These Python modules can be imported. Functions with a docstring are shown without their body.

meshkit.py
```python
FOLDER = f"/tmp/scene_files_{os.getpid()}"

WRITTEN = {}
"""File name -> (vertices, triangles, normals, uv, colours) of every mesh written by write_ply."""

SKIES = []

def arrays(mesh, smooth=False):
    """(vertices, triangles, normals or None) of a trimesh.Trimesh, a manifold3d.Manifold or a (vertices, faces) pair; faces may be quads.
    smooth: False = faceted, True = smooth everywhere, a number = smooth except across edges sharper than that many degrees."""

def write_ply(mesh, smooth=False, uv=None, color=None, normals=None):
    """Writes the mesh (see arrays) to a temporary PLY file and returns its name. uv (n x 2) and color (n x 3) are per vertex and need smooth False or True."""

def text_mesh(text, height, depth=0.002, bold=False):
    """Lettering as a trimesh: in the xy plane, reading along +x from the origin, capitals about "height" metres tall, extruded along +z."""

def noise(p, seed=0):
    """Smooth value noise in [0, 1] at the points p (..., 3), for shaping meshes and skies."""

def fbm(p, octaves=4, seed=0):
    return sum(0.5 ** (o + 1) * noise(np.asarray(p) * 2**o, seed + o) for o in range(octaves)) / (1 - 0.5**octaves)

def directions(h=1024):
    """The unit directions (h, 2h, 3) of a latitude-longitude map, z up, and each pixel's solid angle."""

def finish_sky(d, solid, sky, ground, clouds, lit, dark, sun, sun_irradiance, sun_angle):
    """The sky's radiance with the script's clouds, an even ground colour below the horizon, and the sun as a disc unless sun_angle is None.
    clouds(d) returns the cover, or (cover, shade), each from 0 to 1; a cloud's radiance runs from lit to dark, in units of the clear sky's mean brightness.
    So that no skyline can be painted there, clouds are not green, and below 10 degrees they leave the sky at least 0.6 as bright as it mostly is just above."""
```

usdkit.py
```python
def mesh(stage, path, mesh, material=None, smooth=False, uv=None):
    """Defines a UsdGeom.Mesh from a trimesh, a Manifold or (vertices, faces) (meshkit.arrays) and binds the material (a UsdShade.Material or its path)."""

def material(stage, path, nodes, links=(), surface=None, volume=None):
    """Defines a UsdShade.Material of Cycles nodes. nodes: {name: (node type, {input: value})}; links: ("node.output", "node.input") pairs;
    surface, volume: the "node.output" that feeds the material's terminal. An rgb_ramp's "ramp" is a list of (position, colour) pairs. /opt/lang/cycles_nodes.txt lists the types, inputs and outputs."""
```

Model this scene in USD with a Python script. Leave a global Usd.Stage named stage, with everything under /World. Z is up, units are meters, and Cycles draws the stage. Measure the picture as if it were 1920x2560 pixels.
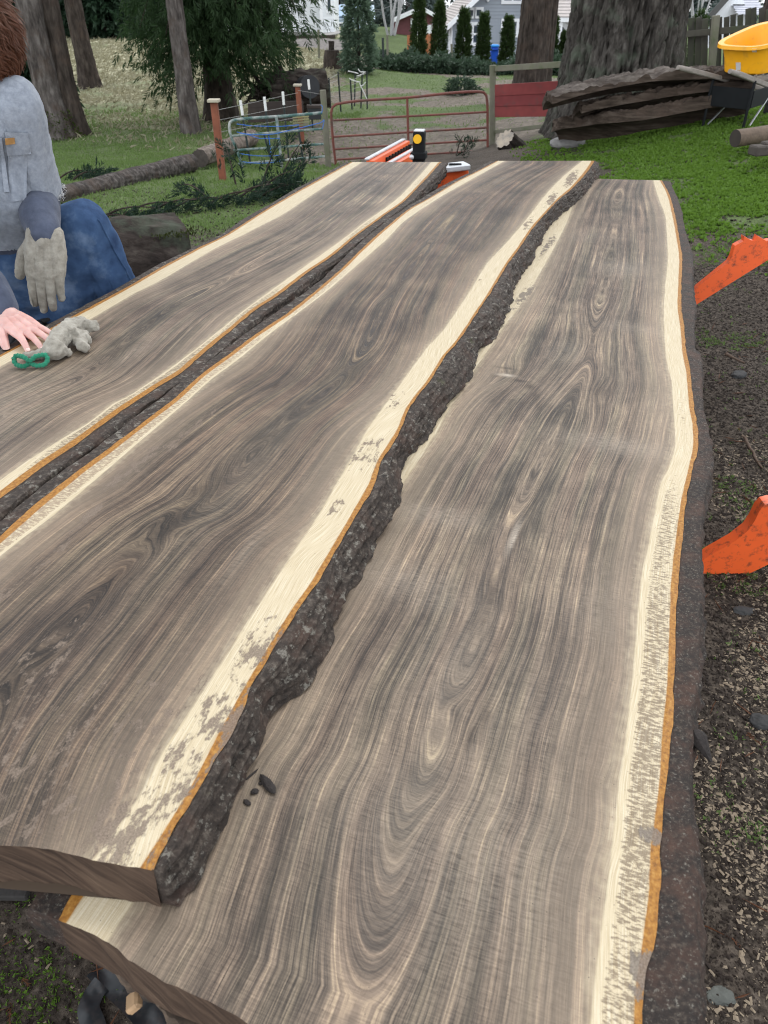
import math, random
import numpy as np, trimesh, usdkit, meshkit
import manifold3d as m3
from scipy.interpolate import PchipInterpolator, RBFInterpolator, RegularGridInterpolator
from scipy.spatial import cKDTree
from pxr import Usd, UsdGeom, UsdLux, UsdShade, Sdf, Gf, Vt

stage = Usd.Stage.CreateInMemory()
UsdGeom.SetStageUpAxis(stage, UsdGeom.Tokens.z)
UsdGeom.SetStageMetersPerUnit(stage, 1.0)
UsdGeom.Xform.Define(stage, '/World')
UsdGeom.Scope.Define(stage, '/World/Looks')
rng = np.random.default_rng(7)

# ---------------------------------------------------------------- camera, sky, sun, exposure
PITCH = math.radians(34.0)
EYE = np.array([0.0, 0.0, 1.6])
FOC = 1923.0                       # focal length in pixels of a 1920 x 2560 picture
cam = UsdGeom.Camera.Define(stage, '/World/camera')
cam.CreateHorizontalApertureAttr(36.0)
cam.CreateVerticalApertureAttr(48.0)
cam.CreateFocalLengthAttr(36.0 * FOC / 1920.0)
cam.CreateClippingRangeAttr(Gf.Vec2f(0.05, 2000.0))
cam.CreateFStopAttr(13.0)
cam.CreateFocusDistanceAttr(1.9)
cam.AddTranslateOp().Set(Gf.Vec3d(*EYE))
cam.AddRotateXOp().Set(90.0 - math.degrees(PITCH))
cam.CreateExposureAttr(0.84)

SUN_EL, SUN_ROT = math.radians(52.0), math.radians(28.0)
sun = UsdLux.DistantLight.Define(stage, '/World/sun')
sun.CreateIntensityAttr(0.3)
sun.CreateAngleAttr(25.0)
sun.CreateNormalizeAttr(True)
sun.CreateColorAttr(Gf.Vec3f(1.0, 0.98, 0.95))
sun.AddRotateZOp().Set(-math.degrees(SUN_ROT))
sun.AddRotateXOp().Set(-(90.0 - math.degrees(SUN_EL)))
dome = UsdLux.DomeLight.Define(stage, '/World/sky')
dome.GetPrim().SetCustomDataByKey('kind', 'structure')
sky_mat = usdkit.material(stage, '/World/Looks/sky_material', {
    'co': ('texture_coordinate', {}),
    'sky': ('sky_texture', {'sky_type': 'single_scattering', 'sun_disc': False, 'sun_elevation': SUN_EL, 'sun_rotation': SUN_ROT, 'air_density': 1.0, 'aerosol_density': 2.0}),
    'nz': ('noise_texture', {'scale': 2.2, 'detail': 5.0, 'roughness': 0.55}),
    'rm': ('rgb_ramp', {'ramp': [(0.3, (6.2, 6.6, 7.1)), (0.7, (8.4, 8.6, 8.9))]}),
    'mx': ('mix', {'fac': 0.88}),
    'bg': ('background_shader', {'strength': 0.115})},
    [('co.generated', 'nz.vector'), ('nz.fac', 'rm.fac'), ('sky.color', 'mx.color1'), ('rm.color', 'mx.color2'), ('mx.color', 'bg.color')],
    surface='bg.background')
UsdShade.MaterialBindingAPI.Apply(dome.GetPrim()).Bind(sky_mat)

# ---------------------------------------------------------------- helpers
CP, SP = math.cos(PITCH), math.sin(PITCH)
def ray(px, py):
    x, v = (np.asarray(px, float) - 960.0) / FOC, (1280.0 - np.asarray(py, float)) / FOC
    return np.stack([x, CP + v * SP, -SP + v * CP], -1)
def on_z(px, py, z):
    d = ray(px, py)
    return EYE + d * ((z - EYE[2]) / d[..., 2])[..., None]
def at_y(px, py, y):
    d = ray(px, py)
    return EYE + d * (y / d[..., 1])[..., None]
def metres(px, y, py):
    """the size in metres of px pixels for a thing at forward distance y near row py"""
    return px * (y / float(ray(960, py)[1])) / FOC

used_names = {}
def numbered(path):
    n = used_names.get(path, -1) + 1
    used_names[path] = n
    return path if n == 0 else '%s_%03d' % (path, n)
def tag(prim, label=None, cat=None, group=None, kind=None):
    for k, v in (('label', label), ('category', cat), ('group', group), ('kind', kind)):
        if v:
            prim.SetCustomDataByKey(k, v)
    return prim
def path_of(parent):
    return '/World' if parent is None else (parent if isinstance(parent, str) else str(parent.GetPath()))
def obj(name, mesh, material, parent=None, smooth=35, label=None, cat=None, group=None, kind=None, uv=None):
    m = usdkit.mesh(stage, numbered(path_of(parent) + '/' + name), mesh, material, smooth=smooth, uv=uv)
    return tag(m.GetPrim(), label, cat, group, kind)
def thing(name, label, cat, loc=(0, 0, 0), rz=0.0, group=None):
    x = UsdGeom.Xform.Define(stage, numbered('/World/' + name))
    x.AddTranslateOp().Set(Gf.Vec3d(*map(float, loc)))
    if rz:
        x.AddRotateZOp().Set(float(math.degrees(rz)))
    return tag(x.GetPrim(), label, cat, group)
def copy_of(src, name, label, loc, rz=0.0, scale=1.0, group=None):
    x = UsdGeom.Xform.Define(stage, numbered('/World/' + name))
    x.GetPrim().GetReferences().AddInternalReference(src.GetPath())
    x.GetPrim().SetInstanceable(True)
    x.ClearXformOpOrder()
    x.AddTranslateOp(opSuffix='place').Set(Gf.Vec3d(*map(float, loc)))
    x.AddRotateZOp(opSuffix='place').Set(float(math.degrees(rz)))
    if np.ndim(scale) or scale != 1.0:
        s = (scale,) * 3 if np.ndim(scale) == 0 else scale
        x.AddScaleOp(opSuffix='place').Set(Gf.Vec3f(*map(float, s)))
    return tag(x.GetPrim(), label, src.GetCustomDataByKey('category'), group or src.GetCustomDataByKey('group'))
def primvar(prim, name, values):
    values = np.asarray(values, np.float32)
    api = UsdGeom.PrimvarsAPI(prim)
    if values.ndim == 2:
        api.CreatePrimvar(name, Sdf.ValueTypeNames.Color3fArray, 'vertex').Set(Vt.Vec3fArray.FromNumpy(values))
    else:
        api.CreatePrimvar(name, Sdf.ValueTypeNames.FloatArray, 'vertex').Set(Vt.FloatArray.FromNumpy(values))

class Bag:
    """collects triangles that make one mesh"""
    def __init__(s): s.v, s.f, s.n = [], [], 0
    def add(s, v, f):
        v, f = np.asarray(v, float), np.asarray(f, int)
        if f.shape[1] == 4:
            f = np.vstack([f[:, [0, 1, 2]], f[:, [0, 2, 3]]])
        s.v.append(v); s.f.append(f + s.n); s.n += len(v)
        return s
    def mesh(s, m, mat=None):
        v = np.asarray(m.vertices)
        if mat is not None:
            v = trimesh.transform_points(v, mat)
        return s.add(v, m.faces)
    def box(s, c, size, rz=0.0, bev=0.0):
        return s.mesh(box(c, size, rz, bev))
    def tube(s, pts, r, n=8, cap=True):
        return s.add(*tube(pts, r, n, cap))
    def out(s): return np.vstack(s.v), np.vstack(s.f)

def hull_box(size, bev):
    a, b, c = [x / 2.0 for x in size]
    e = min(bev, a * .98, b * .98, c * .98)
    pts = []
    for i in (-1, 1):
        for j in (-1, 1):
            for k in (-1, 1):
                pts += [(i * a, j * (b - e), k * (c - e)), (i * (a - e), j * b, k * (c - e)), (i * (a - e), j * (b - e), k * c)]
    return trimesh.convex.convex_hull(np.array(pts))
def box(c, size, rz=0.0, bev=0.0):
    m = hull_box(size, bev) if bev else trimesh.creation.box(size)
    m.apply_transform(trimesh.transformations.rotation_matrix(rz, (0, 0, 1)))
    m.apply_translation(c)
    return m
def beam(p, q, w, h, bev=0.003, up=(0, 0, 1)):
    """a rectangular bar from p to q, w across, h in the 'up' direction"""
    p, q = np.asarray(p, float), np.asarray(q, float)
    d = q - p; L = np.linalg.norm(d); d /= L
    s = np.cross(d, up); s /= np.linalg.norm(s); u = np.cross(s, d)
    m = hull_box((L, w, h), bev) if bev else trimesh.creation.box((L, w, h))
    M = np.eye(4); M[:3, 0], M[:3, 1], M[:3, 2], M[:3, 3] = d, s, u, (p + q) / 2
    m.apply_transform(M)
    return m
def frames(P):
    T = np.gradient(P, axis=0); T /= np.linalg.norm(T, axis=1)[:, None] + 1e-12
    U = np.zeros_like(T); ref = np.array([0, 0, 1.0]) if abs(T[0, 2]) < .9 else np.array([1.0, 0, 0])
    u = np.cross(T[0], ref)
    for i in range(len(T)):
        u = u - T[i] * (u @ T[i]); u /= np.linalg.norm(u) + 1e-12; U[i] = u
    return T, U, np.cross(T, U)
def tube(pts, r, n=8, cap=True):
    P = np.asarray(pts, float); k = len(P); r = np.broadcast_to(np.asarray(r, float), (k,))
    T, U, W = frames(P)
    a = np.arange(n) * 2 * np.pi / n
    V = (P[:, None] + r[:, None, None] * (np.cos(a)[None, :, None] * U[:, None] + np.sin(a)[None, :, None] * W[:, None])).reshape(-1, 3)
    i, j = np.meshgrid(np.arange(k - 1), np.arange(n), indexing='ij'); j2 = (j + 1) % n
    F = np.stack([i * n + j, (i + 1) * n + j, (i + 1) * n + j2, i * n + j2], -1).reshape(-1, 4)[:, ::-1]
    F = np.vstack([F[:, [0, 1, 2]], F[:, [0, 2, 3]]])
    if cap:
        V = np.vstack([V, P[0], P[-1]]); c0 = k * n; jj = np.arange(n); j3 = (jj + 1) % n
        F = np.vstack([F, np.stack([np.full(n, c0), jj, j3], 1)[:, ::-1][:, [0, 1, 2]], np.stack([np.full(n, c0 + 1), (k - 1) * n + jj, (k - 1) * n + j3], 1)])
        F[-2 * n:-n] = F[-2 * n:-n][:, ::-1]
    return V, F
def spline(pts, n):
    P = np.asarray(pts, float)
    t = np.r_[0, np.cumsum(np.linalg.norm(np.diff(P, axis=0), axis=1))]
    return PchipInterpolator(t, P)(np.linspace(0, t[-1], n))
def grid_faces(rows, cols):
    i, j = np.meshgrid(np.arange(rows - 1), np.arange(cols - 1), indexing='ij')
    return np.stack([i * cols + j, i * cols + j + 1, (i + 1) * cols + j + 1, (i + 1) * cols + j], -1).reshape(-1, 4)
def nz(p, scale, seed=0, octaves=4):
    """noise about zero, -1..1"""
    return meshkit.fbm(np.asarray(p, float) * scale + 137.0, octaves, seed) * 2 - 1
def mat(name, nodes, links, surface='p.BSDF'):
    return usdkit.material(stage, '/World/Looks/' + name, nodes, links, surface=surface)
def plain(name, col, rough=.6, var=.12, scale=6.0, metal=0.0, bump=0.0, bscale=60.0, spec=.4, dirt=None, dirt_amount=.5, dirt_scale=3.0, coat=0.0):
    """a colour with soft variation, optional dirt patches and fine relief"""
    c = np.array(col, float)
    nodes = {'g': ('geometry', {}), 'n': ('noise_texture', {'scale': scale, 'detail': 5.0, 'roughness': .6}),
             'r': ('rgb_ramp', {'ramp': [(.25, tuple(c * (1 - var))), (.75, tuple(np.minimum(c * (1 + var), 1)))]}),
             'p': ('principled_bsdf', {'roughness': rough, 'metallic': metal, 'specular_ior_level': spec, 'coat_weight': coat})}
    links = [('g.position', 'n.vector'), ('n.fac', 'r.fac')]
    src = 'r.color'
    if dirt is not None:
        nodes['dn'] = ('noise_texture', {'scale': dirt_scale, 'detail': 7.0, 'roughness': .68})
        nodes['dr'] = ('rgb_ramp', {'ramp': [(1 - dirt_amount - .08, (0, 0, 0)), (1 - dirt_amount + .12, (1, 1, 1))]})
        nodes['dm'] = ('mix', {'color2': tuple(dirt)})
        links += [('g.position', 'dn.vector'), ('dn.fac', 'dr.fac'), ('dr.color', 'dm.fac'), (src, 'dm.color1')]
        src = 'dm.color'
    if bump:
        nodes['bn'] = ('noise_texture', {'scale': bscale, 'detail': 4.0, 'roughness': .6})
        nodes['b'] = ('bump', {'strength': 1.0, 'distance': bump})
        links += [('g.position', 'bn.vector'), ('bn.fac', 'b.height'), ('b.normal', 'p.normal')]
    links.append((src, 'p.base_color'))
    return mat(name, nodes, links)
# ---------------------------------------------------------------- the three walnut slabs
Z2, Z3, THICK = 0.82, 0.755, 0.064

def wood_material(name, dust_tone, sap_dirt, lilac, tone=(1, 1, 1)):
    """heartwood in growth rings, cream sapwood, ochre inner bark: 'wood' carries ring, zone, dust; 'marks' carries dark, pale, dirt"""
    nodes = {
        'wa': ('attribute', {'attribute': 'wood'}), 'ws': ('separate_xyz', {}),
        'ma': ('attribute', {'attribute': 'marks'}), 'ms': ('separate_xyz', {}),
        'uv': ('attribute', {'attribute': 'along'}), 'us': ('separate_xyz', {}),
        # growth rings: bands across 'ring', slowly changing along the grain
        'rc': ('math', {'math_type': 'multiply', 'value2': 40.0}), 'rl': ('math', {'math_type': 'multiply', 'value2': .8}),
        'v1': ('combine_xyz', {}), 'n1': ('noise_texture', {'scale': 1.0, 'detail': 2.0, 'roughness': .55}),
        'rf': ('math', {'math_type': 'multiply', 'value2': 200.0}), 'v2': ('combine_xyz', {}), 'rl2': ('math', {'math_type': 'multiply', 'value2': 2.3}),
        'n2': ('noise_texture', {'scale': 1.0, 'detail': 3.0, 'roughness': .6}),
        'rg': ('math', {'math_type': 'multiply', 'value2': 800.0}), 'rl3': ('math', {'math_type': 'multiply', 'value2': 13.0}), 'v3': ('combine_xyz', {}),
        'n3': ('noise_texture', {'scale': 1.0, 'detail': 3.0, 'roughness': .65}),
        'a1': ('math', {'math_type': 'multiply', 'value2': .46}), 'a2': ('math', {'math_type': 'multiply_add', 'value2': .58}), 'a3': ('math', {'math_type': 'multiply_add', 'value2': .52}),
        # mixed figure: broad patches
        'nb': ('noise_texture', {'scale': 5.0, 'detail': 4.0, 'roughness': .6}), 'a4': ('math', {'math_type': 'multiply_add', 'value2': .30}),
        'off': ('math', {'math_type': 'multiply_add', 'value2': 1.6, 'value3': -1.02}),
        'ramp': ('rgb_ramp', {'ramp': [(.13, (.020, .0165, .0145)), (.30, (.050, .041, .035)), (.42, (.102, .084, .069)), (.52, (.158, .130, .105)), (.62, (.220, .182, .144)), (.74, (.335, .28, .21)), (.88, (.48, .41, .30))]}), 'tn': ('mix', {'mix_type': 'multiply', 'fac': 1.0, 'color2': tone}),
        'hr': ('rgb_ramp', {'ramp': [(.36, (.91, .96, .93)), (.5, (1, 1, 1)), (.64, lilac)]}),
        'nh': ('noise_texture', {'scale': 1.0, 'detail': 3.0}), 'hv': ('combine_xyz', {}), 'h1': ('math', {'math_type': 'multiply', 'value2': 20.0}), 'h2': ('math', {'math_type': 'multiply', 'value2': 1.3}),
        'hm': ('mix', {'mix_type': 'multiply', 'fac': 1.0}),
        # saw marks across the board
        'sw': ('wave_texture', {'scale': 1.0, 'distortion': .6, 'detail': 2.0, 'detail_scale': 1.0}), 'sv': ('combine_xyz', {}), 's1': ('math', {'math_type': 'multiply', 'value2': 52.0}), 's2': ('math', {'math_type': 'multiply', 'value2': 3.0}),
        'sn': ('noise_texture', {'scale': 1.0, 'detail': 3.0, 'roughness': .6}), 'snv': ('combine_xyz', {}), 'sn1': ('math', {'math_type': 'multiply', 'value2': 520.0}), 'sn2': ('math', {'math_type': 'multiply', 'value2': 42.0}),
        'snr': ('rgb_ramp', {'ramp': [(.30, (.62, .62, .63)), (.5, (1, 1, 1)), (.70, (1.42, 1.42, 1.42))]}), 'snm': ('mix', {'mix_type': 'multiply', 'fac': .6}), 'po': ('noise_texture', {'scale': 1.0, 'detail': 2.0, 'roughness': .6}), 'pov': ('combine_xyz', {}), 'po1': ('math', {'math_type': 'multiply', 'value2': 75.0}), 'po2': ('math', {'math_type': 'multiply', 'value2': 780.0}), 'por': ('rgb_ramp', {'ramp': [(.30, (.45, .43, .41)), (.42, (1, 1, 1)), (.62, (1, 1, 1)), (.74, (1.3, 1.27, 1.2))]}), 'pom': ('mix', {'mix_type': 'multiply', 'fac': .55}),
        # knots dark, dried patches pale
        'dk': ('mix', {'mix_type': 'multiply', 'color2': (.30, .28, .28)}),
        'pl': ('mix', {'color2': (.37, .315, .25)}), 'plf': ('math', {'math_type': 'multiply'}), 'pln': ('rgb_ramp', {'ramp': [(.30, (0.1, 0.1, 0.1)), (.60, (1, 1, 1))]}),
        # sapwood and cambium
        'sap': ('rgb_ramp', {'ramp': [(.25, (.34, .26, .15)), (.5, (.51, .425, .285)), (.72, (.64, .57, .43))]}),
        'sdn': ('noise_texture', {'scale': 1.0, 'detail': 6.0, 'roughness': .72}), 'sdv': ('combine_xyz', {}), 'sd1': ('math', {'math_type': 'multiply', 'value2': 250.0}), 'sd2': ('math', {'math_type': 'multiply', 'value2': 75.0}),
        'sda': ('math', {'math_type': 'add'}), 'sdr': ('rgb_ramp', {'ramp': [(.935, (0, 0, 0)), (1.03, (.95, .95, .95))]}), 'sdm': ('mix', {'color2': sap_dirt}),
        'och': ('rgb_ramp', {'ramp': [(.25, (.13, .048, .009)), (.5, (.30, .130, .020)), (.8, (.46, .25, .06))]}), 'on': ('noise_texture', {'scale': 160.0, 'detail': 4.0, 'roughness': .6}),
        # zone boundaries, slightly ragged
        'zn': ('noise_texture', {'scale': 70.0, 'detail': 3.0}), 'zj': ('math', {'math_type': 'multiply_add', 'value2': .07, 'value3': -.035}), 'za': ('math', {'math_type': 'add'}),
        'zd': ('math', {'math_type': 'subtract', 'value2': 2.5}), 'zabs': ('math', {'math_type': 'absolute'}),
        'zs': ('map_range', {'from_min': .47, 'from_max': .56, 'clamp': True}), 'zo': ('map_range', {'from_min': 1.47, 'from_max': 1.54, 'clamp': True}),
        'zw': ('map_range', {'from_min': .30, 'from_max': .47, 'clamp': True}),
        'm1': ('mix', {}), 'm2': ('mix', {}), 'edge': ('mix', {'color2': (.36, .28, .2)}), 'edgef': ('math', {'math_type': 'multiply', 'value2': .38}),
        # wet sawdust crust
        'dmp': ('mapping', {'scale': (30.0, 62.0, 1.0)}), 'dn': ('noise_texture', {'scale': 1.0, 'detail': 7.0, 'roughness': .72}), 'da': ('math', {'math_type': 'add'}), 'dr': ('map_range', {'from_min': .965, 'from_max': 1.03, 'to_max': .88, 'clamp': True}),
        'dc': ('noise_texture', {'scale': 420.0, 'detail': 3.0}), 'dcr': ('rgb_ramp', {'ramp': [(.3, tuple(np.array(dust_tone) * .68)), (.7, tuple(np.array(dust_tone) * 1.35))]}), 'dm': ('mix', {}),
        # flecks
        'fl': ('voronoi_texture', {'scale': 105.0, 'feature': 'f1'}), 'flr': ('math', {'math_type': 'less_than', 'value2': .065}), 'flc': ('mix', {'color2': (.03, .026, .024)}), 'flk': ('math', {'math_type': 'multiply', 'value2': .85}),
        # relief
        'bs': ('math', {'math_type': 'multiply_add', 'value2': .5}), 'bd': ('math', {'math_type': 'multiply_add', 'value2': 1.1}), 'bd2': ('math', {'math_type': 'multiply'}),
        'bump': ('bump', {'strength': .75, 'distance': .0011}),
        'rr': ('map_range', {'from_min': .3, 'from_max': .7, 'to_min': .42, 'to_max': .62, 'clamp': True}), 'rd': ('mix_float', {'b': .9}),
        'p': ('principled_bsdf', {'specular_ior_level': .27}),
    }
    L = [('wa.vector', 'ws.vector'), ('ma.vector', 'ms.vector'), ('uv.vector', 'us.vector'),
         ('ws.x', 'rc.value1'), ('us.x', 'rl.value1'), ('rc.value', 'v1.x'), ('rl.value', 'v1.y'), ('v1.vector', 'n1.vector'),
         ('ws.x', 'rf.value1'), ('us.x', 'rl2.value1'), ('rf.value', 'v2.x'), ('rl2.value', 'v2.y'), ('v2.vector', 'n2.vector'),
         ('ws.x', 'rg.value1'), ('us.x', 'rl3.value1'), ('rg.value', 'v3.x'), ('rl3.value', 'v3.y'), ('v3.vector', 'n3.vector'),
         ('n1.fac', 'a1.value1'), ('n2.fac', 'a2.value1'), ('a1.value', 'a2.value3'), ('n3.fac', 'a3.value1'), ('a2.value', 'a3.value3'),
         ('uv.vector', 'nb.vector'), ('nb.fac', 'a4.value1'), ('a3.value', 'a4.value3'), ('a4.value', 'off.value1'), ('off.value', 'ramp.fac'),
         ('ws.x', 'h1.value1'), ('us.x', 'h2.value1'), ('h1.value', 'hv.x'), ('h2.value', 'hv.y'), ('hv.vector', 'nh.vector'), ('nh.fac', 'hr.fac'), ('ramp.color', 'tn.color1'), ('tn.color', 'hm.color1'), ('hr.color', 'hm.color2'),
         ('us.x', 's1.value1'), ('us.y', 's2.value1'), ('s1.value', 'sv.x'), ('s2.value', 'sv.y'), ('sv.vector', 'sw.vector'),
         ('us.x', 'sn1.value1'), ('us.y', 'sn2.value1'), ('sn1.value', 'snv.x'), ('sn2.value', 'snv.y'), ('snv.vector', 'sn.vector'), ('sn.fac', 'snr.fac'), ('us.x', 'po1.value1'), ('us.y', 'po2.value1'), ('po1.value', 'pov.x'), ('po2.value', 'pov.y'), ('pov.vector', 'po.vector'), ('po.fac', 'por.fac'), ('hm.color', 'pom.color1'), ('por.color', 'pom.color2'), ('pom.color', 'snm.color1'), ('snr.color', 'snm.color2'),
         ('ms.x', 'dk.fac'), ('snm.color', 'dk.color1'),
         ('sn.fac', 'pln.fac'), ('pln.color', 'plf.value1'), ('ms.y', 'plf.value2'), ('plf.value', 'pl.fac'), ('dk.color', 'pl.color1'),
         ('n3.fac', 'sap.fac'), ('us.x', 'sd1.value1'), ('us.y', 'sd2.value1'), ('sd1.value', 'sdv.x'), ('sd2.value', 'sdv.y'), ('sdv.vector', 'sdn.vector'),
         ('sdn.fac', 'sda.value1'), ('ms.z', 'sda.value2'), ('sda.value', 'sdr.fac'), ('sdr.color', 'sdm.fac'), ('sap.color', 'sdm.color1'),
         ('on.fac', 'och.fac'), ('uv.vector', 'on.vector'),
         ('uv.vector', 'zn.vector'), ('zn.fac', 'zj.value1'), ('ws.y', 'za.value1'), ('zj.value', 'za.value2'), ('za.value', 'zd.value1'), ('zd.value', 'zabs.value1'),
         ('zabs.value', 'zs.value'), ('zabs.value', 'zo.value'), ('zabs.value', 'zw.value'), ('zw.result', 'edgef.value1'), ('edgef.value', 'edge.fac'), ('pl.color', 'edge.color1'),
         ('zs.result', 'm1.fac'), ('edge.color', 'm1.color1'), ('sdm.color', 'm1.color2'), ('zo.result', 'm2.fac'), ('m1.color', 'm2.color1'), ('och.color', 'm2.color2'),
         ('uv.vector', 'dmp.vector'), ('dmp.vector', 'dn.vector'), ('dn.fac', 'da.value1'), ('ws.z', 'da.value2'), ('da.value', 'dr.value'), ('uv.vector', 'dc.vector'), ('dc.fac', 'dcr.fac'),
         ('dr.result', 'dm.fac'), ('m2.color', 'dm.color1'), ('dcr.color', 'dm.color2'),
         ('uv.vector', 'fl.vector'), ('fl.distance', 'flr.value1'), ('flr.value', 'flk.value1'), ('flk.value', 'flc.fac'), ('dm.color', 'flc.color1'), ('flc.color', 'p.base_color'),
         ('sn.fac', 'bs.value1'), ('n3.fac', 'bs.value3'), ('dr.result', 'bd2.value1'), ('dc.fac', 'bd2.value2'), ('bd2.value', 'bd.value1'), ('bs.value', 'bd.value3'), ('bd.value', 'bump.height'), ('bump.normal', 'p.normal'),
         ('n2.fac', 'rr.value'), ('rr.result', 'rd.a'), ('dr.result', 'rd.fac'), ('rd.result', 'p.roughness')]
    return mat(name, nodes, L)

def end_grain_material():
    nodes = {'g': ('geometry', {}), 'm': ('mapping', {'mapping_type': 'texture', 'rotation': (0.0, -.9, 0), 'scale': (.012, .05, .30)}), 'n': ('noise_texture', {'scale': 1.6, 'detail': 6.0, 'roughness': .62}),
             'm2': ('mapping', {'mapping_type': 'texture', 'rotation': (0.0, -.9, 0), 'scale': (.0028, .02, .12)}), 'n2': ('noise_texture', {'scale': 1.0, 'detail': 4.0, 'roughness': .6}),
             'nb': ('noise_texture', {'scale': 14.0, 'detail': 4.0}), 'ad': ('math', {'math_type': 'multiply_add', 'value2': .45}), 'a2': ('math', {'math_type': 'multiply_add', 'value2': .35}),
             'r': ('rgb_ramp', {'ramp': [(.24, (.018, .011, .008)), (.5, (.060, .038, .026)), (.70, (.095, .062, .042)), (.9, (.16, .108, .072))]}), 'o': ('math', {'math_type': 'subtract', 'value2': .36}),
             'b': ('bump', {'strength': .9, 'distance': .0016}), 'p': ('principled_bsdf', {'roughness': .8, 'specular_ior_level': .2})}
    L = [('g.position', 'm.vector'), ('m.vector', 'n.vector'), ('g.position', 'm2.vector'), ('m2.vector', 'n2.vector'), ('g.position', 'nb.vector'), ('n2.fac', 'ad.value1'), ('n.fac', 'ad.value3'),
         ('nb.fac', 'a2.value1'), ('ad.value', 'a2.value3'), ('a2.value', 'o.value1'), ('o.value', 'r.fac'), ('r.color', 'p.base_color'), ('ad.value', 'b.height'), ('b.normal', 'p.normal')]
    return mat('end_grain', nodes, L)

def bark_material(name, dark=(.014, .011, .010), mid=(.05, .042, .036), light=(.15, .135, .115), lichen=.42, moss=.3, red=.3, scale=1.0, ls=55.0):
    nodes = {'g': ('geometry', {}), 'n': ('noise_texture', {'scale': 95.0 * scale, 'detail': 7.0, 'roughness': .76}),
             'r': ('rgb_ramp', {'ramp': [(.28, dark), (.52, mid), (.78, light)]}),
             'nr': ('noise_texture', {'scale': 16.0 * scale, 'detail': 5.0, 'roughness': .65}), 'rr': ('rgb_ramp', {'ramp': [(1 - red - .1, (0, 0, 0)), (1 - red + .14, (.75, .75, .75))]}), 'mr': ('mix', {'color2': (.070, .036, .024)}),
             'nl': ('noise_texture', {'scale': ls * scale, 'detail': 7.0, 'roughness': .78}), 'lr': ('rgb_ramp', {'ramp': [(1 - lichen, (0, 0, 0)), (1 - lichen + .05, (.85, .85, .85))]}), 'ml': ('mix', {'color2': (.20, .185, .155)}),
             'nm': ('noise_texture', {'scale': 9.0 * scale, 'detail': 8.0, 'roughness': .7}), 'mrp': ('rgb_ramp', {'ramp': [(1 - moss, (0, 0, 0)), (1 - moss + .1, (.8, .8, .8))]}), 'mm': ('mix', {'color2': (.055, .070, .018)}),
             'b': ('bump', {'strength': 1.0, 'distance': .004 / scale}), 'p': ('principled_bsdf', {'roughness': .78, 'specular_ior_level': .35})}
    L = [('g.position', 'n.vector'), ('n.fac', 'r.fac'), ('g.position', 'nr.vector'), ('nr.fac', 'rr.fac'), ('rr.color', 'mr.fac'), ('r.color', 'mr.color1'),
         ('g.position', 'nl.vector'), ('nl.fac', 'lr.fac'), ('lr.color', 'ml.fac'), ('mr.color', 'ml.color1'), ('g.position', 'nm.vector'), ('nm.fac', 'mrp.fac'), ('mrp.color', 'mm.fac'), ('ml.color', 'mm.color1'),
         ('mm.color', 'p.base_color'), ('n.fac', 'b.height'), ('b.normal', 'p.normal')]
    return mat(name, nodes, L)

END_GRAIN = end_grain_material()
BARK_EDGE = bark_material('walnut_bark', dark=(.008, .006, .005), mid=(.042, .031, .024), light=(.185, .155, .125), lichen=.44, moss=.35, red=.40, scale=.85)
BARK_SAWN = bark_material('sawn_bark', dark=(.007, .0055, .005), mid=(.024, .017, .0135), light=(.13, .105, .08), lichen=.42, moss=.18, red=.46, scale=1.7, ls=120.0)

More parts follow.
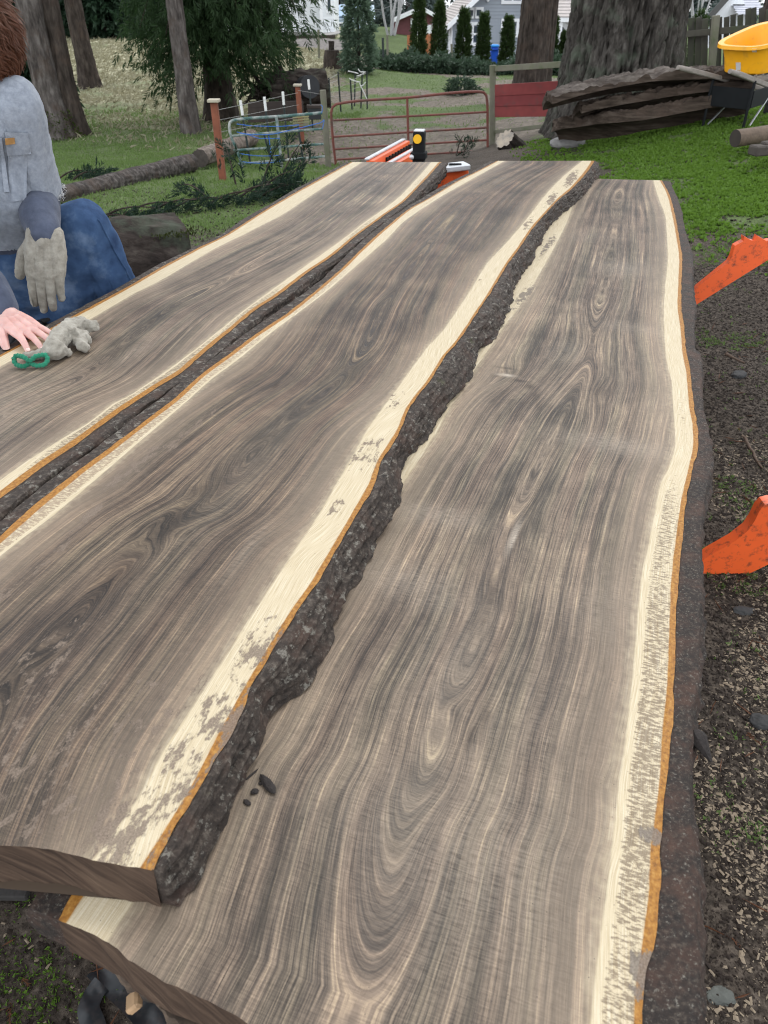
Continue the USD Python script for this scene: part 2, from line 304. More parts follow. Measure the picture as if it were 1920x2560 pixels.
class Slab:
    def __init__(s, z, curves, near, far, label, material, bark_left, bark_right, ribs, features, dust=(), dirt=(), pale=(), dark=(), seed=0, end_wave=.0):
        s.z = z
        w = {k: on_z(*np.array(v, float).T, z)[:, :2] for k, v in curves.items()}
        c = (np.array(w['outR']).mean(0) + np.array(w['outL']).mean(0)) / 2
        ends = [on_z(*np.mean(near, 0), z)[:2], on_z(*np.mean(far, 0), z)[:2]]
        s.a = ends[1] - ends[0]; s.a /= np.linalg.norm(s.a); s.b = np.array([s.a[1], -s.a[0]]); s.o = ends[0]
        def curve(p):
            q = np.stack([(p - s.o) @ s.a, (p - s.o) @ s.b], 1); q = q[np.argsort(q[:, 0])]
            q = q[np.r_[True, np.diff(q[:, 0]) > .004]]
            f = PchipInterpolator(q[:, 0], q[:, 1]); lo, hi = q[0, 0], q[-1, 0]
            k = np.polyfit(q[:, 0], q[:, 1], 1)[0] * .8
            return lambda t: f(np.clip(t, lo, hi)) + np.minimum(t - lo, 0) * k + np.maximum(t - hi, 0) * k
        s.c = {k: curve(p) for k, p in w.items()}
        def line(pts):
            p = on_z(*np.array(pts, float).T, z)[:, :2]
            q = np.stack([(p - s.o) @ s.b, (p - s.o) @ s.a], 1); q = q[np.argsort(q[:, 0])]
            sl = np.polyfit(q[:, 0], q[:, 1], 1)[0]
            f = lambda v: np.interp(v, q[:, 0], q[:, 1]) + np.minimum(v - q[0, 0], 0) * sl + np.maximum(v - q[-1, 0], 0) * sl
            return f
        s.near, s.far = line(near), line(far)
        s.root = thing('walnut_board', label, 'wood slab')
        s.seed = seed
        s.build(material, bark_left, bark_right, ribs, features, dust, dirt, pale, dark, end_wave)
    def local(s, px, py):
        p = on_z(np.asarray(px, float), np.asarray(py, float), s.z)[..., :2] - s.o
        return p @ s.a, p @ s.b
    def world(s, t, v, z):
        return np.stack([s.o[0] + t * s.a[0] + v * s.b[0], s.o[1] + t * s.a[1] + v * s.b[1], np.broadcast_to(z, np.shape(t))], -1)
    def build(s, material, bark_left, bark_right, ribs, features, dust, dirt, pale, dark, end_wave):
        L = s.far(0.0) - s.near(0.0)
        rows = int(L / .0065)
        zones = [(0, 1, 4), (1, 2, 14), (2, 3, 80), (3, 4, 14), (4, 5, 4)]
        q = np.concatenate([np.linspace(a, b, n, endpoint=False) for a, b, n in zones] + [[5.0]])
        tau = np.linspace(0, 1, rows)
        names = ['outL', 'inL', 'sapL', 'sapR', 'inR', 'outR']
        T = np.repeat((s.near(0.0) + L * tau)[:, None], len(q), 1)
        for _ in range(4):
            rag = lambda t, k: .0022 * nz(np.stack([t * 30, t * 0 + k, t * 0], -1), 1.0, s.seed, 3)
            stack = np.stack([s.c[n](T) + (rag(T, 10 * i) if i in (0, 5) else .5 * rag(T * .5, 10 * i)) for i, n in enumerate(names)], -1)
            V = np.zeros_like(T)
            for j, qq in enumerate(q):
                i = min(int(qq), 4); V[:, j] = stack[:, j, i] * (1 - (qq - i)) + stack[:, j, i + 1] * (qq - i)
            near, far = s.near(V), s.far(V)
            near = near + .0015 * nz(np.stack([V * 60, V * 0, V * 0], -1), 1.0, 3, 2) + (.0035 * nz(np.stack([V * 9, V * 0, V * 0], -1), 1.0, 5, 2) if end_wave else 0)
            T = near + (far - near) * tau[:, None]
        s.T, s.V, s.q = T, V, q
        # growth rings
        sl, sr = s.c['sapL'](T), s.c['sapR'](T)
        wid = sr - sl
        x = (V - sl) / wid
        P = np.array([s.local(a, b) for a, b, _ in ribs]); dep = np.array([d for *_, d in ribs])
        o = np.argsort(P[:, 0]); P, dep = P[o], dep[o]
        tc = PchipInterpolator(P[:, 0], P[:, 1]); dc = PchipInterpolator(P[:, 0], dep)
        Tc = np.clip(T, P[0, 0], P[-1, 0])
        xc = (tc(Tc) - sl) / wid; d = dc(Tc)
        warp = .0055 * nz(np.stack([T * 1.8, V * 6, T * 0], -1), 1.0, s.seed + 1, 3) + .0022 * nz(np.stack([T * 9, V * 22, T * 0], -1), 1.0, s.seed + 2, 2)
        lat = (x - xc) * .55 + warp * 1.0
        lat = np.where(lat > 0, lat * 1.13, lat * .97)
        ring = np.sqrt(lat ** 2 + (d * .52) ** 2 + .00008)
        dk, pl, dirty, du = (np.zeros_like(T) for _ in range(4))
        for px, py, st, sv, amp, darkness, skew in features:
            t0, v0 = s.local(px, py); dt, dv = T - t0, V - v0
            dv = dv - skew * dt
            ang = np.sqrt((dt / st) ** 2 + (dv / sv) ** 2) + 1e-6
            wob = 1 + .16 * nz(np.stack([dt / st, dv / sv, dt * 0], -1), 1.6, s.seed + 9, 3)
            ring += (.66 if s.seed == 3 else .46) * amp * np.exp(-(ang * wob) ** 1.5)
            dk = np.maximum(dk, darkness * np.exp(-(ang * wob * 1.5) ** 2))
        def blobs(items, into, p=2):
            for px, py, st, sv, k in items:
                t0, v0 = s.local(px, py)
                np.maximum(into, k * np.exp(-(((T - t0) / st) ** 2 + ((V - v0) / sv) ** 2) ** (p / 2)), out=into)
        blobs(dust, du, 3); blobs(dirt, dirty, 3); blobs([(a, b_, c_, d_, k_ * .42 if k_ < 1 else k_) for a, b_, c_, d_, k_ in pale], pl); blobs(dark, dk)
        Q = np.broadcast_to(q, T.shape); dirty *= np.where(Q > 2.5, np.clip((Q - 3.02) / .30, 0, 1), np.clip((1.98 - Q) / .3, 0, 1)); dirty -= .10 * ((Q > 2.9) & (Q < 3.12) | (Q < 2.1) & (Q > 1.88))
        top = s.world(T, V, s.z)
        # gentle ripples left by the blade
        top[..., 2] += .0006 * nz(np.stack([T * 4, V * 3, T * 0], -1), 1.0, s.seed + 4, 2)
        n = T.size
        cols = len(q)
        bot = s.world(T, V, s.z - THICK)
        edge = np.concatenate([np.arange(cols), np.arange(1, rows) * cols + cols - 1, (rows - 1) * cols + np.arange(cols - 2, -1, -1), np.arange(rows - 2, 0, -1) * cols])
        verts = np.vstack([top.reshape(-1, 3)])
        fac = grid_faces(rows, cols)
        # underside and long sides (the ends are sawn faces of their own)
        bl = bot.reshape(-1, 3)[[0, cols - 1, (rows - 1) * cols, rows * cols - 1]]
        side_rows = np.arange(0, rows, 6)
        side_rows[-1] = rows - 1
        extra, ef = [], []
        base = n
        for col in (0, cols - 1):
            tp = top[side_rows, col]; bt = bot[side_rows, col]; k = len(side_rows)
            extra += [tp, bt]
            i = np.arange(k - 1)
            quad = np.stack([base + i, base + i + 1, base + k + i + 1, base + k + i], -1)
            ef.append(quad if col == 0 else quad[:, ::-1]); base += 2 * k
        k = len(side_rows)
        i = np.arange(k - 1)
        ef.append(np.stack([n + k + i, n + k + i + 1, n + 3 * k + i + 1, n + 3 * k + i], -1))
        allv = np.vstack([verts] + extra)
        allf = np.vstack([fac] + ef)
        body = obj('board', (allv, allf), material, s.root, smooth=True)
        pad = lambda a: np.r_[a.ravel(), np.zeros(len(allv) - n)]
        primvar(body, 'wood', np.stack([pad(ring), np.r_[np.broadcast_to(q, T.shape).ravel(), np.full(len(allv) - n, 2.5)], pad(du)], 1))
        primvar(body, 'marks', np.stack([pad(dk), pad(pl), pad(dirty)], 1))
        along = np.zeros((len(allv), 3)); along[:n, 0], along[:n, 1], along[:n, 2] = T.ravel(), V.ravel(), s.seed * 3.1
        primvar(body, 'along', along)
        # sawn ends
        for row, sign in ((0, -1), (rows - 1, 1)):
            m = 260
            vv = np.linspace(V[row, 0], V[row, -1], m)
            tt = np.interp(vv, V[row], T[row])
            zz = np.linspace(0, 1, 15)
            TT, ZZ = np.repeat(tt[:, None], 15, 1), np.repeat(zz[None], m, 0)
            VV = np.repeat(vv[:, None], 15, 1)
            saw = nz(np.stack([VV * 42 - ZZ * 2.0, ZZ * .4, VV * 0], -1), 1.0, s.seed, 3)
            TT = TT + sign * (.0035 * saw * np.minimum(1, 8 * np.minimum(ZZ, 1)) + .012 * ZZ ** 2 * .3)
            zc = s.z - ZZ * (THICK - .0005 + .004 * nz(np.stack([VV * 14, VV * 0, VV * 0], -1), 1.0, 8, 2))
            e = s.world(TT, VV, zc)
            e[:, 0] = s.world(tt, vv, s.z + .0006 * nz(np.stack([tt * 4, vv * 3, tt * 0], -1), 1.0, s.seed + 4, 2))
            ff = grid_faces(m, 15)
            obj('sawn_end', (e.reshape(-1, 3), ff if sign > 0 else ff[:, ::-1]), END_GRAIN, s.root, smooth=True)
        for name, par in (('L', bark_left), ('R', bark_right)):
            if par:
                s.bark(name, **par)
    def bark(s, side, outer=None, width=.05, flat=.15, bulge=.012, amp=.006, drop=THICK, mat=None, pts=44, lower=None, steep=1.0):
        sgn = -1 if side == 'L' else 1
        col = 0 if side == 'L' else -1
        rows = int((s.far(0) - s.near(0)) / .0046)
        inn_t, inn_v = s.T[:, col], s.V[:, col]
        tau = np.linspace(0, 1, rows)
        t = np.interp(tau, np.linspace(0, 1, len(inn_t)), inn_t); v = np.interp(tau, np.linspace(0, 1, len(inn_v)), inn_v)
        if outer is not None:
            p = on_z(*np.array(outer, float).T, s.z - (drop if lower else 0.0))[:, :2] - s.o
            qq = np.stack([p @ s.a, p @ s.b], 1); qq = qq[np.argsort(qq[:, 0])]
            qq = qq[np.r_[True, np.diff(qq[:, 0]) > .004]]
            wv = np.abs(PchipInterpolator(qq[:, 0], qq[:, 1])(np.clip(t, qq[0, 0], qq[-1, 0])) - v)
            wv = np.maximum(wv - (.007 if lower else 0), .012)
        else:
            wv = width * (1 + .35 * nz(np.stack([t * 3, t * 0 + 7 * sgn, t * 0], -1), 1.0, s.seed + 20, 3))
        u = np.linspace(0, 1, pts)
        U = np.repeat(u[None], rows, 0)
        # profile: flat sawn top, then rounding down and back under
        f = flat
        k = np.clip((U - f) / (1 - f), 0, 1)
        ang = k * np.pi / 2
        if lower:      # slopes outward down to the lower board
            off = np.where(U < f, U / f * f * .6, f * .6 + (1 - f * .6) * (np.sin(ang) * .55 + k * .45))
            dz = np.where(U < f, 0, -(drop) * (k * .5 + (1 - np.cos(ang)) * .5) ** steep)
        else:          # bark wall: out, then down, then in
            off = np.where(U < f, U / f * .8, .8 + .2 * np.sin(k * np.pi * .75) / np.sin(np.pi * .5) - .25 * np.maximum(k - .6, 0))
            dz = np.where(U < f, 0, -drop * k ** 1.1)
        O = wv[:, None] * off
        T = np.repeat(t[:, None], pts, 1); Vv = v[:, None] + sgn * O
        X = s.world(T, Vv, s.z + dz)
        q3 = np.stack([T * 8, np.cumsum(np.r_[0, np.linalg.norm(np.diff(np.stack([off[0] * np.mean(wv), dz[0]], 1), axis=0), axis=1)])[None] * np.ones_like(T) * 62, T * 0 + s.seed], -1)
        ridg = 1 - np.abs(nz(q3 * np.array([1.3, 1.2, 1]), 1.0, s.seed + 31, 4)) * 2.2
        rough = nz(q3 * np.array([4.0, 2.6, 1]), 1.0, s.seed + 33, 5)
        lump = nz(np.stack([T * 5, Vv * 9, T * 0], -1), 1.0, s.seed + 35, 2)
        flake = np.round(2.6 * nz(q3 * np.array([1.6, 1.5, 1]), 1.0, s.seed + 37, 3)) / 2.6
        disp = amp * (ridg * .9 + rough * 1.2 + flake * .8) + bulge * lump
        fade = np.clip(np.where(U < f, U / max(f, 1e-3) * .34, .34 + k * 3), 0, 1)
        out = np.zeros_like(X); out[..., :2] = sgn * s.b * (.35 + .65 * k[..., None]); out[..., 2] = .25 * (1 - k) + .1
        X = X + out * (disp * fade)[..., None]
        X[..., 2] = np.minimum(X[..., 2], s.z - .0012 + .010 * np.clip(fade - .3, 0, 1) * (0 if not lower else 1))
        X[:, 0, 2] = s.z - .0025; X[:, 0, :2] -= sgn * s.b * .002
        X[:, :, :2] += s.a * (.004 * nz(X * np.array([40, 40, 40.]), 1.0, 3, 2))[..., None] * np.where((tau < .01) | (tau > .99), 1, 0)[:, None, None]
        F = grid_faces(rows, pts)
        Vt_, Ft = X.reshape(-1, 3), (F if side == 'R' else F[:, ::-1])[:, ::-1]
        b = Bag().add(Vt_, Ft)
        for row, flip in ((0, False), (rows - 1, True)):     # sawn through at both ends
            ring_ = X[row]; base = s.world(np.full(pts, t[row]), np.full(pts, v[row]) - sgn * .002, np.maximum(ring_[:, 2], s.z - drop))
            fs = np.stack([np.arange(pts - 1), np.arange(1, pts), pts + np.arange(1, pts), pts + np.arange(pts - 1)], 1)
            b.add(np.vstack([ring_, base]), fs if (flip == (side == 'R')) else fs[:, ::-1])
        obj('bark_edge', b.out(), mat or BARK_EDGE, s.root, smooth=True)

# curves traced along each board, far end to near end
S2 = dict(
    outR=[(1486, 402), (1434.5, 467), (1400, 496), (1359, 539), (1325, 580), (1301, 617), (1267, 664), (1229, 727), (1191, 785), (1151, 846), (1110, 895), (1076, 950), (1029, 1011), (995, 1087), (962, 1139), (926, 1231), (856, 1347), (799, 1446), (741, 1532), (686, 1618), (631, 1710), (613, 1768), (573, 1843), (524, 1924), (480, 1999), (440, 2063), (414, 2115), (385, 2176)],
    inR=[(1478, 402), (1428, 467), (1394, 496), (1354, 539), (1319, 580), (1295, 617), (1261, 664), (1223, 727), (1185, 785), (1144, 846), (1103, 895), (1068, 950), (1021, 1011), (985, 1087), (951, 1139), (916, 1220), (842, 1347), (783, 1446), (724, 1532), (670, 1618), (602, 1733), (521, 1883), (463, 1993), (405, 2086), (353, 2166)],
    sapR=[(1455, 402), (1365, 484), (1307, 559), (1261, 611), (1209, 669), (1174, 727), (1116, 814), (1064, 872), (1000, 959), (920, 1069), (891, 1121), (833, 1220), (793, 1289), (700, 1428), (590, 1596), (552, 1656), (480, 1768), (417, 1860), (336, 2005), (278, 2086), (228, 2152)],
    outL=[(1240, 403), (1191, 429), (1139, 455), (1076, 493), (1012, 530), (960, 572), (903, 623), (856.5, 669), (799, 718.5), (723, 779), (636.6, 837), (567, 889), (503, 935.5), (440, 993), (347, 1064), (278, 1116), (191, 1179), (110, 1243), (35, 1307), (0, 1341)],
    inL=[(1244, 403), (1196, 429), (1144, 455), (1081, 493), (1017, 531), (965, 574), (909, 625), (863, 671), (806, 721), (730, 782), (644, 841), (575, 893), (511, 940), (449, 998), (357, 1069), (289, 1122), (203, 1186), (123, 1251), (49, 1316), (0, 1360)],
    sapL=[(1262, 402), (1209, 432), (1093, 498), (1006, 558), (960, 605), (903, 654), (845, 705), (770, 764), (683, 828), (590, 903), (521, 955), (457, 1013), (382, 1077), (312.5, 1136), (243, 1196), (150, 1276), (58, 1346), (0, 1390)])
S2_BARK = [(1512, 409), (1458, 490), (1423, 522), (1365, 580), (1330, 652), (1292, 712), (1272, 780), (1249, 832), (1195, 889), (1180, 941), (1134, 1002), (1064, 1104), (1006, 1179), (1000, 1250), (970, 1322), (926, 1382), (868, 1503), (816, 1637), (781, 1704), (668, 1802), (616, 1947), (556, 2080), (503, 2184), (436, 2262)]
S1 = dict(
    outR=[(1100, 408), (1058, 455), (1018, 496), (960, 539), (885, 594), (833, 637.5), (770, 681), (694, 739), (625, 785), (579, 825.6), (521, 872), (463, 924), (405, 961), (324, 1014), (278, 1046), (191, 1110), (104, 1168), (35, 1220), (0, 1246)],
    inR=[(1094, 408), (1052, 455), (1012, 496), (953, 539), (878, 594), (826, 636), (762, 679), (685, 737), (616, 783), (570, 822), (511, 868), (452, 920), (394, 956), (312, 1008), (266, 1040), (178, 1103), (91, 1160), (22, 1211), (0, 1228)],
    sapR=[(1078, 405), (1042, 446), (1004, 486), (953, 527), (926, 545), (839, 611), (764, 664), (694, 714), (613, 773), (550, 824), (492, 870), (405, 934), (324, 988), (278, 1012), (231, 1049), (133, 1110), (0, 1200)],
    outL=[(876, 406), (806, 444), (731, 485), (644, 537), (575, 581), (487, 624), (400, 670), (319, 717), (244, 757), (140, 812), (0, 888)],
    inL=[(880, 406), (811, 445), (736, 486), (649, 538), (580, 582), (493, 626), (406, 672), (326, 719), (252, 759), (149, 814), (0, 893)],
    sapL=[(905, 406), (827.5, 456), (723, 527), (625, 579), (521, 631), (405, 700), (324, 741), (231, 796), (120, 855), (0, 917)])
S3 = dict(
    outR=[(1654, 451), (1675, 490), (1686, 530), (1698, 594), (1706, 652), (1704, 704), (1703, 762), (1711, 820), (1715, 872), (1727, 935), (1735, 1016), (1743, 1060), (1745, 1116), (1733, 1168), (1719, 1231), (1707, 1324), (1698, 1434), (1692, 1521), (1688, 1600), (1686, 1704), (1680, 1820), (1669, 1912), (1660, 2005), (1652, 2109), (1650, 2189), (1637, 2351), (1617, 2430), (1605, 2530)],
    inR=[(1649, 451), (1669, 490), (1679, 530), (1691, 594), (1698, 652), (1696, 704), (1694, 762), (1701, 820), (1705, 872), (1716, 935), (1723, 1016), (1731, 1060), (1733, 1116), (1722, 1168), (1708, 1231), (1692, 1324), (1678, 1451), (1674, 1538), (1671, 1625), (1667, 1716), (1657, 1831), (1649, 1947), (1637, 2051), (1628, 2121), (1620, 2236), (1605, 2362), (1591, 2461), (1588, 2530)],
    sapR=[(1633, 451), (1646, 496), (1663, 542), (1667, 594), (1669, 652), (1663, 704), (1659, 762), (1660, 843), (1666, 901), (1678, 959), (1681, 1017), (1684, 1050), (1686, 1116), (1671, 1168), (1651, 1208), (1634, 1289), (1620, 1359), (1602, 1440), (1594, 1521), (1586, 1625), (1576, 1716), (1562, 1831), (1547, 1947), (1533, 2063), (1515, 2210), (1498, 2334), (1481, 2467), (1472, 2553)],
    sapL=[(1443, 490), (1429, 526), (1417, 559), (1365, 658), (1307, 756), (1255, 826), (1195, 915), (1125, 1022), (1085, 1095), (1005, 1215), (339, 2255), (272, 2357)],
    inL=[(1400, 490), (1390, 526), (1374, 559), (1318, 658), (1252, 756), (1196, 830), (1140, 915), (1060, 1022), (1010, 1095), (925, 1215), (217, 2228), (162, 2311)],
    outL=[(1394, 490), (1383, 526), (1367, 559), (1310, 658), (1243, 756), (1187, 830), (1130, 915), (1050, 1022), (1000, 1095), (914, 1215), (188, 2221), (142, 2306)])
S3_BARK = [(1678, 455), (1706, 519), (1718, 582), (1736, 640), (1736, 704), (1741, 756), (1744, 872), (1760, 884), (1759, 959), (1762, 1016), (1779, 1087), (1783, 1185), (1768, 1260), (1762, 1370), (1761, 1521), (1757, 1631), (1755, 1687), (1737, 1802), (1738, 1947), (1747, 2063), (1761, 2207), (1759, 2334), (1775, 2449), (1759, 2555)]

WOOD_A = wood_material('walnut_wood', (.17, .142, .118), (.075, .043, .025), (1.03, .985, .985), (.93, .85, .765))
WOOD_B = wood_material('walnut_wood_dusty', (.175, .135, .105), (.19, .125, .085), (1.05, .985, .98), (.71, .615, .53))
# ribs: where the heart of the board runs (pixel) and how deep the pith lies; features: knots (pixel, along, across, lift, dark, lean)
slab_left = Slab(Z2 - .002, S1, [(-420, 1320), (-120, 1500)], [(876, 405), (1100, 405)],
    'narrow-looking walnut slab on the far left under the bare hand and the crumpled glove', WOOD_A, dict(width=.03, flat=.25, amp=.005), dict(width=.035, flat=.3, amp=.006),
    [(-200, 1180, .05), (0, 1040, .04), (231, 924, .05), (405, 785, .03), (579, 692, .08), (800, 570, .05), (1000, 412, .07)],
    [(405, 790, .14, .05, .06, .35, 0), (579, 692, .10, .03, .035, .2, 0), (231, 924, .05, .018, .035, .8, 0), (330, 866, .12, .05, .05, .4, .2), (120, 815, .1, .04, .04, .2, 0), (0, 1000, .12, .05, .05, .2, 0)],
    pale=[(20, 1000, .28, .12, .5), (350, 870, .12, .03, .5)], dark=[(660, 603, .05, .004, .9), (700, 608, .03, .003, .9), (725, 648, .06, .003, .8)],
    dirt=[(250, 1045, .6, .05, .50), (430, 925, .5, .05, .50), (620, 785, .5, .05, .49), (900, 575, .5, .05, .46), (1050, 455, .4, .05, .42)], seed=1)
slab_middle = Slab(Z2, S2, [(-330, 2115), (0, 2115), (93, 2117), (231, 2150), (356, 2170), (385, 2176)], [(1240, 402), (1500, 402)],
    'middle walnut slab dusted with sawdust, lying over the edge of the right slab', WOOD_B, dict(width=.035, flat=.3, amp=.006), dict(outer=S2_BARK, flat=.10, amp=.0085, bulge=.004, lower=True, steep=1.5),
    [(-200, 2100, .05), (0, 1760, .06), (278, 1457, .02), (400, 1336, .06), (521, 1250, .03), (700, 1070, .09), (870, 935, .04), (977, 740, .03), (1150, 520, .07), (1330, 410, .07)],
    [(278, 1457, .13, .05, .085, .75, 0), (440, 1300, .12, .04, .07, .95, .1), (525, 1225, .12, .05, .08, .8, 0), (890, 925, .13, .05, .07, .45, 0), (700, 960, .12, .04, .04, .3, 0), (977, 722, .10, .03, .04, .3, 0), (70, 1690, .12, .04, .05, .5, 0), (620, 850, .1, .04, .03, .3, 0)],
    dust=[(60, 2060, .42, .55, .45), (330, 1830, .30, .20, .43), (120, 1660, .2, .08, .45), (10, 1480, .08, .04, .50), (150, 1370, .16, .022, .46), (330, 1170, .22, .035, .53), (470, 1080, .22, .03, .50), (220, 1290, .10, .02, .54), (640, 1740, .12, .025, .60), (600, 1790, .16, .02, .57), (700, 1610, .08, .02, .52), (540, 1905, .05, .02, .55), (1200, 700, .02, .01, .5),
          (560, 1760, .22, .04, .49), (430, 1950, .2, .05, .49), (300, 2110, .09, .06, .54), (650, 1610, .10, .05, .50), (920, 1130, .12, .05, .49), (840, 1270, .06, .02, .47), (985, 1005, .12, .03, .48), (1428, 447, .35, .04, .58), (1378, 500, .3, .035, .54), (1320, 560, .2, .03, .50), (1260, 610, .1, .01, .46)],
    dirt=[(100, 1280, .5, .06, .50), (330, 1100, .5, .06, .50), (560, 915, .5, .05, .48), (800, 730, .5, .05, .46), (1050, 530, .5, .05, .46)], pale=[(860, 1100, .3, .06, .3), (620, 1370, .1, .02, .5), (600, 1200, .3, .05, .25)],
    dark=[(1209, 617, .05, .004, .95), (1150, 621, .04, .003, .85), (690, 963, .03, .008, .9), (1020, 1000, .12, .03, .0), (985, 658, .03, .004, .8)], seed=2)
slab_right = Slab(Z3, S3, [(93, 2288), (162, 2312), (272, 2357), (321, 2400), (579, 2530), (625, 2557), (1100, 2790)], [(1492, 447), (1655, 451)],
    'wide walnut slab on the right with a speckled cream edge and dark bark', WOOD_A, dict(width=.045, flat=.75, amp=.004, mat=BARK_SAWN), dict(outer=S3_BARK, flat=.72, amp=.0085, bulge=.006, mat=BARK_SAWN),
    [(900, 2500, .17), (960, 2250, .13), (1018, 2028, .10), (1058, 1947, .085), (1122, 1756, .055), (1191, 1596, .035), (1245, 1430, .015), (1310, 1250, .03), (1400, 1060, .02), (1452, 950, .015), (1480, 830, .05), (1515, 700, .07), (1535, 590, .085), (1548, 480, .09)],
    [(1445, 850, .30, .11, .075, .12, 0), (1272, 940, .10, .035, .050, .3, .1), (1492, 982, .10, .03, .045, .6, 0), (1460, 905, .14, .07, .03, .2, 0), (1284, 1341, .12, .022, .03, .55, 0), (1220, 1490, .12, .03, .02, .7, 0), (1548, 490, .20, .04, -.05, .1, 0), (1505, 1965, .03, .02, .012, .5, 0), (1215, 1797, .035, .012, .01, .75, 0), (1177, 1849, .03, .009, .01, .8, 0), (1130, 1765, .05, .03, .015, .3, 0)],
    pale=[(1266, 938, .0080, .020, 1.7), (1284, 1341, .050, .0045, 1.5), (1560, 670, .10, .10, 0.800), (1590, 820, .05, .12, .5), (1560, 1115, .045, .14, 0.850), (1080, 1285, .035, .10, .75), (1010, 1450, .05, .12, .65), (1100, 1500, .04, .08, .5), (1200, 2150, .16, .14, .55), (1040, 2050, .10, .12, .45), (1330, 1800, .2, .08, .3), (1130, 1650, .15, .06, .4), (1500, 1530, .10, .08, .35), (1470, 590, .10, .08, .4), (1420, 880, .10, .06, .4)],
    dark=[(1262, 920, .006, .035, 1.), (1300, 952, .007, .02, 1.), (1240, 940, .008, .01, .9), (1325, 966, .02, .010, .9), (1340, 985, .03, .004, .8), (1345, 1010, .03, .004, .7), (1400, 1090, .1, .01, .45), (1290, 1350, .09, .010, .4)],
    dirt=[(1690, 1060, .35, .06, 0.380), (1650, 1330, .35, .06, 0.470), (1625, 1600, .35, .07, 0.490), (1600, 1850, .30, .08, 0.500), (1580, 2100, .25, .09, 0.490), (1560, 2330, .2, .09, 0.430), (1540, 2480, .14, .1, 0.470), (1700, 800, .5, .04, .30), (1370, 620, .35, .03, .47), (1310, 740, .3, .03, .46)],
    dust=[(1372, 610, .25, .03, .54), (1310, 740, .25, .03, .53), (1640, 2090, .020, .03, .62), (1620, 2420, .03, .03, .6), (1680, 2380, .03, .03, .5), (1590, 2480, .02, .02, .5), (1510, 1690, .05, .05, .42)], seed=3, end_wave=1)
# ---------------------------------------------------------------- ground
spots = [(300, 640, 5.8), (400, 560, 7.2), (600, 480, 9.0), (150, 560, 7.2), (0, 480, 9.0), (817, 414, 14.5), (1020, 396, 14.4), (1228, 374, 14.2), (560, 455, 10.6), (170, 345, 17), (20, 345, 17), (490, 335, 17), (560, 300, 20),
         (250, 222, 27), (0, 230, 26), (400, 105, 42), (200, 103, 42), (0, 100, 42), (800, 138, 36), (700, 118, 39), (1100, 186, 34), (1300, 192, 33), (1000, 262, 24), (1250, 300, 19), (1540, 312, 11.8), (1700, 295, 11.0), (1800, 300, 10.0), (1900, 335, 9.0),
         (1600, 430, 8.5), (1420, 395, 9.8), (1750, 480, 7.2), (1900, 610, 5.5), (1850, 900, 3.5), (1900, 250, 12.5), (1900, 180, 16), (1700, 195, 17), (640, 84, 54), (1080, 98, 58)]
gp = [at_y(a, b, c) for a, b, c in spots]
gp += [np.array([x, y, 0.0]) for x in (-2.5, -1, 0.5, 2.0) for y in (-2, .5, 2.2, 3.8)]
gp += [np.array([x, y, z]) for x, y, z in ((3, 50, -1.9), (12, 46, -1.9), (22, 46, -1.5), (8, 60, -1.9), (0, 100, -1.5), (-40, 100, .5), (40, 100, -1), (-70, 40, .5), (60, 40, -1), (-30, 15, -.6), (30, 15, 1.4), (10, 8, .8), (12, 2, .6), (-12, 4, -.2), (-14, -3, 0), (12, -3, .3), (-30, 60, .1), (-8, 75, -.2), (12, 90, -1.5), (20, 20, .8))]
gp = np.array(gp)
_rbf = RBFInterpolator(gp[:, :2], gp[:, 2], kernel='linear', smoothing=.02)
_gx, _gy = np.linspace(-75, 75, 201), np.linspace(-4, 130, 201)
_gz = _rbf(np.stack(np.meshgrid(_gx, _gy, indexing='ij'), -1).reshape(-1, 2)).reshape(201, 201)
_ri = RegularGridInterpolator((_gx, _gy), _gz, bounds_error=False, fill_value=None)
def base_height(x, y):
    return _ri(np.stack([np.clip(x, -75, 75), np.clip(y, -4, 130)], -1))
def height(x, y):
    x, y = np.asarray(x, float), np.asarray(y, float)
    p = np.stack([x, y, x * 0], -1)
    near = np.clip((9 - y) / 6, 0, 1)
    far = np.clip((y - 6) / 8, 0, 1)
    left = np.clip((-x) / 2, 0, 1)
    return base_height(x, y) + near * .012 * nz(p, 9.0, 2, 4) + .05 * far * nz(p, .9, 3, 4) + far * (.035 + .05 * np.clip((y - 22) / 10, 0, 1) * left) * nz(p, 3.2, 4, 3)
def G(px, py):
    """where the line of sight through a pixel meets the ground"""
    d = ray(px, py); t = np.linspace(.6, 140, 6000)
    p = EYE + d * t[:, None]
    below = p[:, 2] < height(p[:, 0], p[:, 1])
    i = int(np.argmax(below)) if below.any() else len(t) - 1
    return p[i]
def on_ground(x, y): return np.array([x, y, float(height(np.array([x]), np.array([y]))[0])])

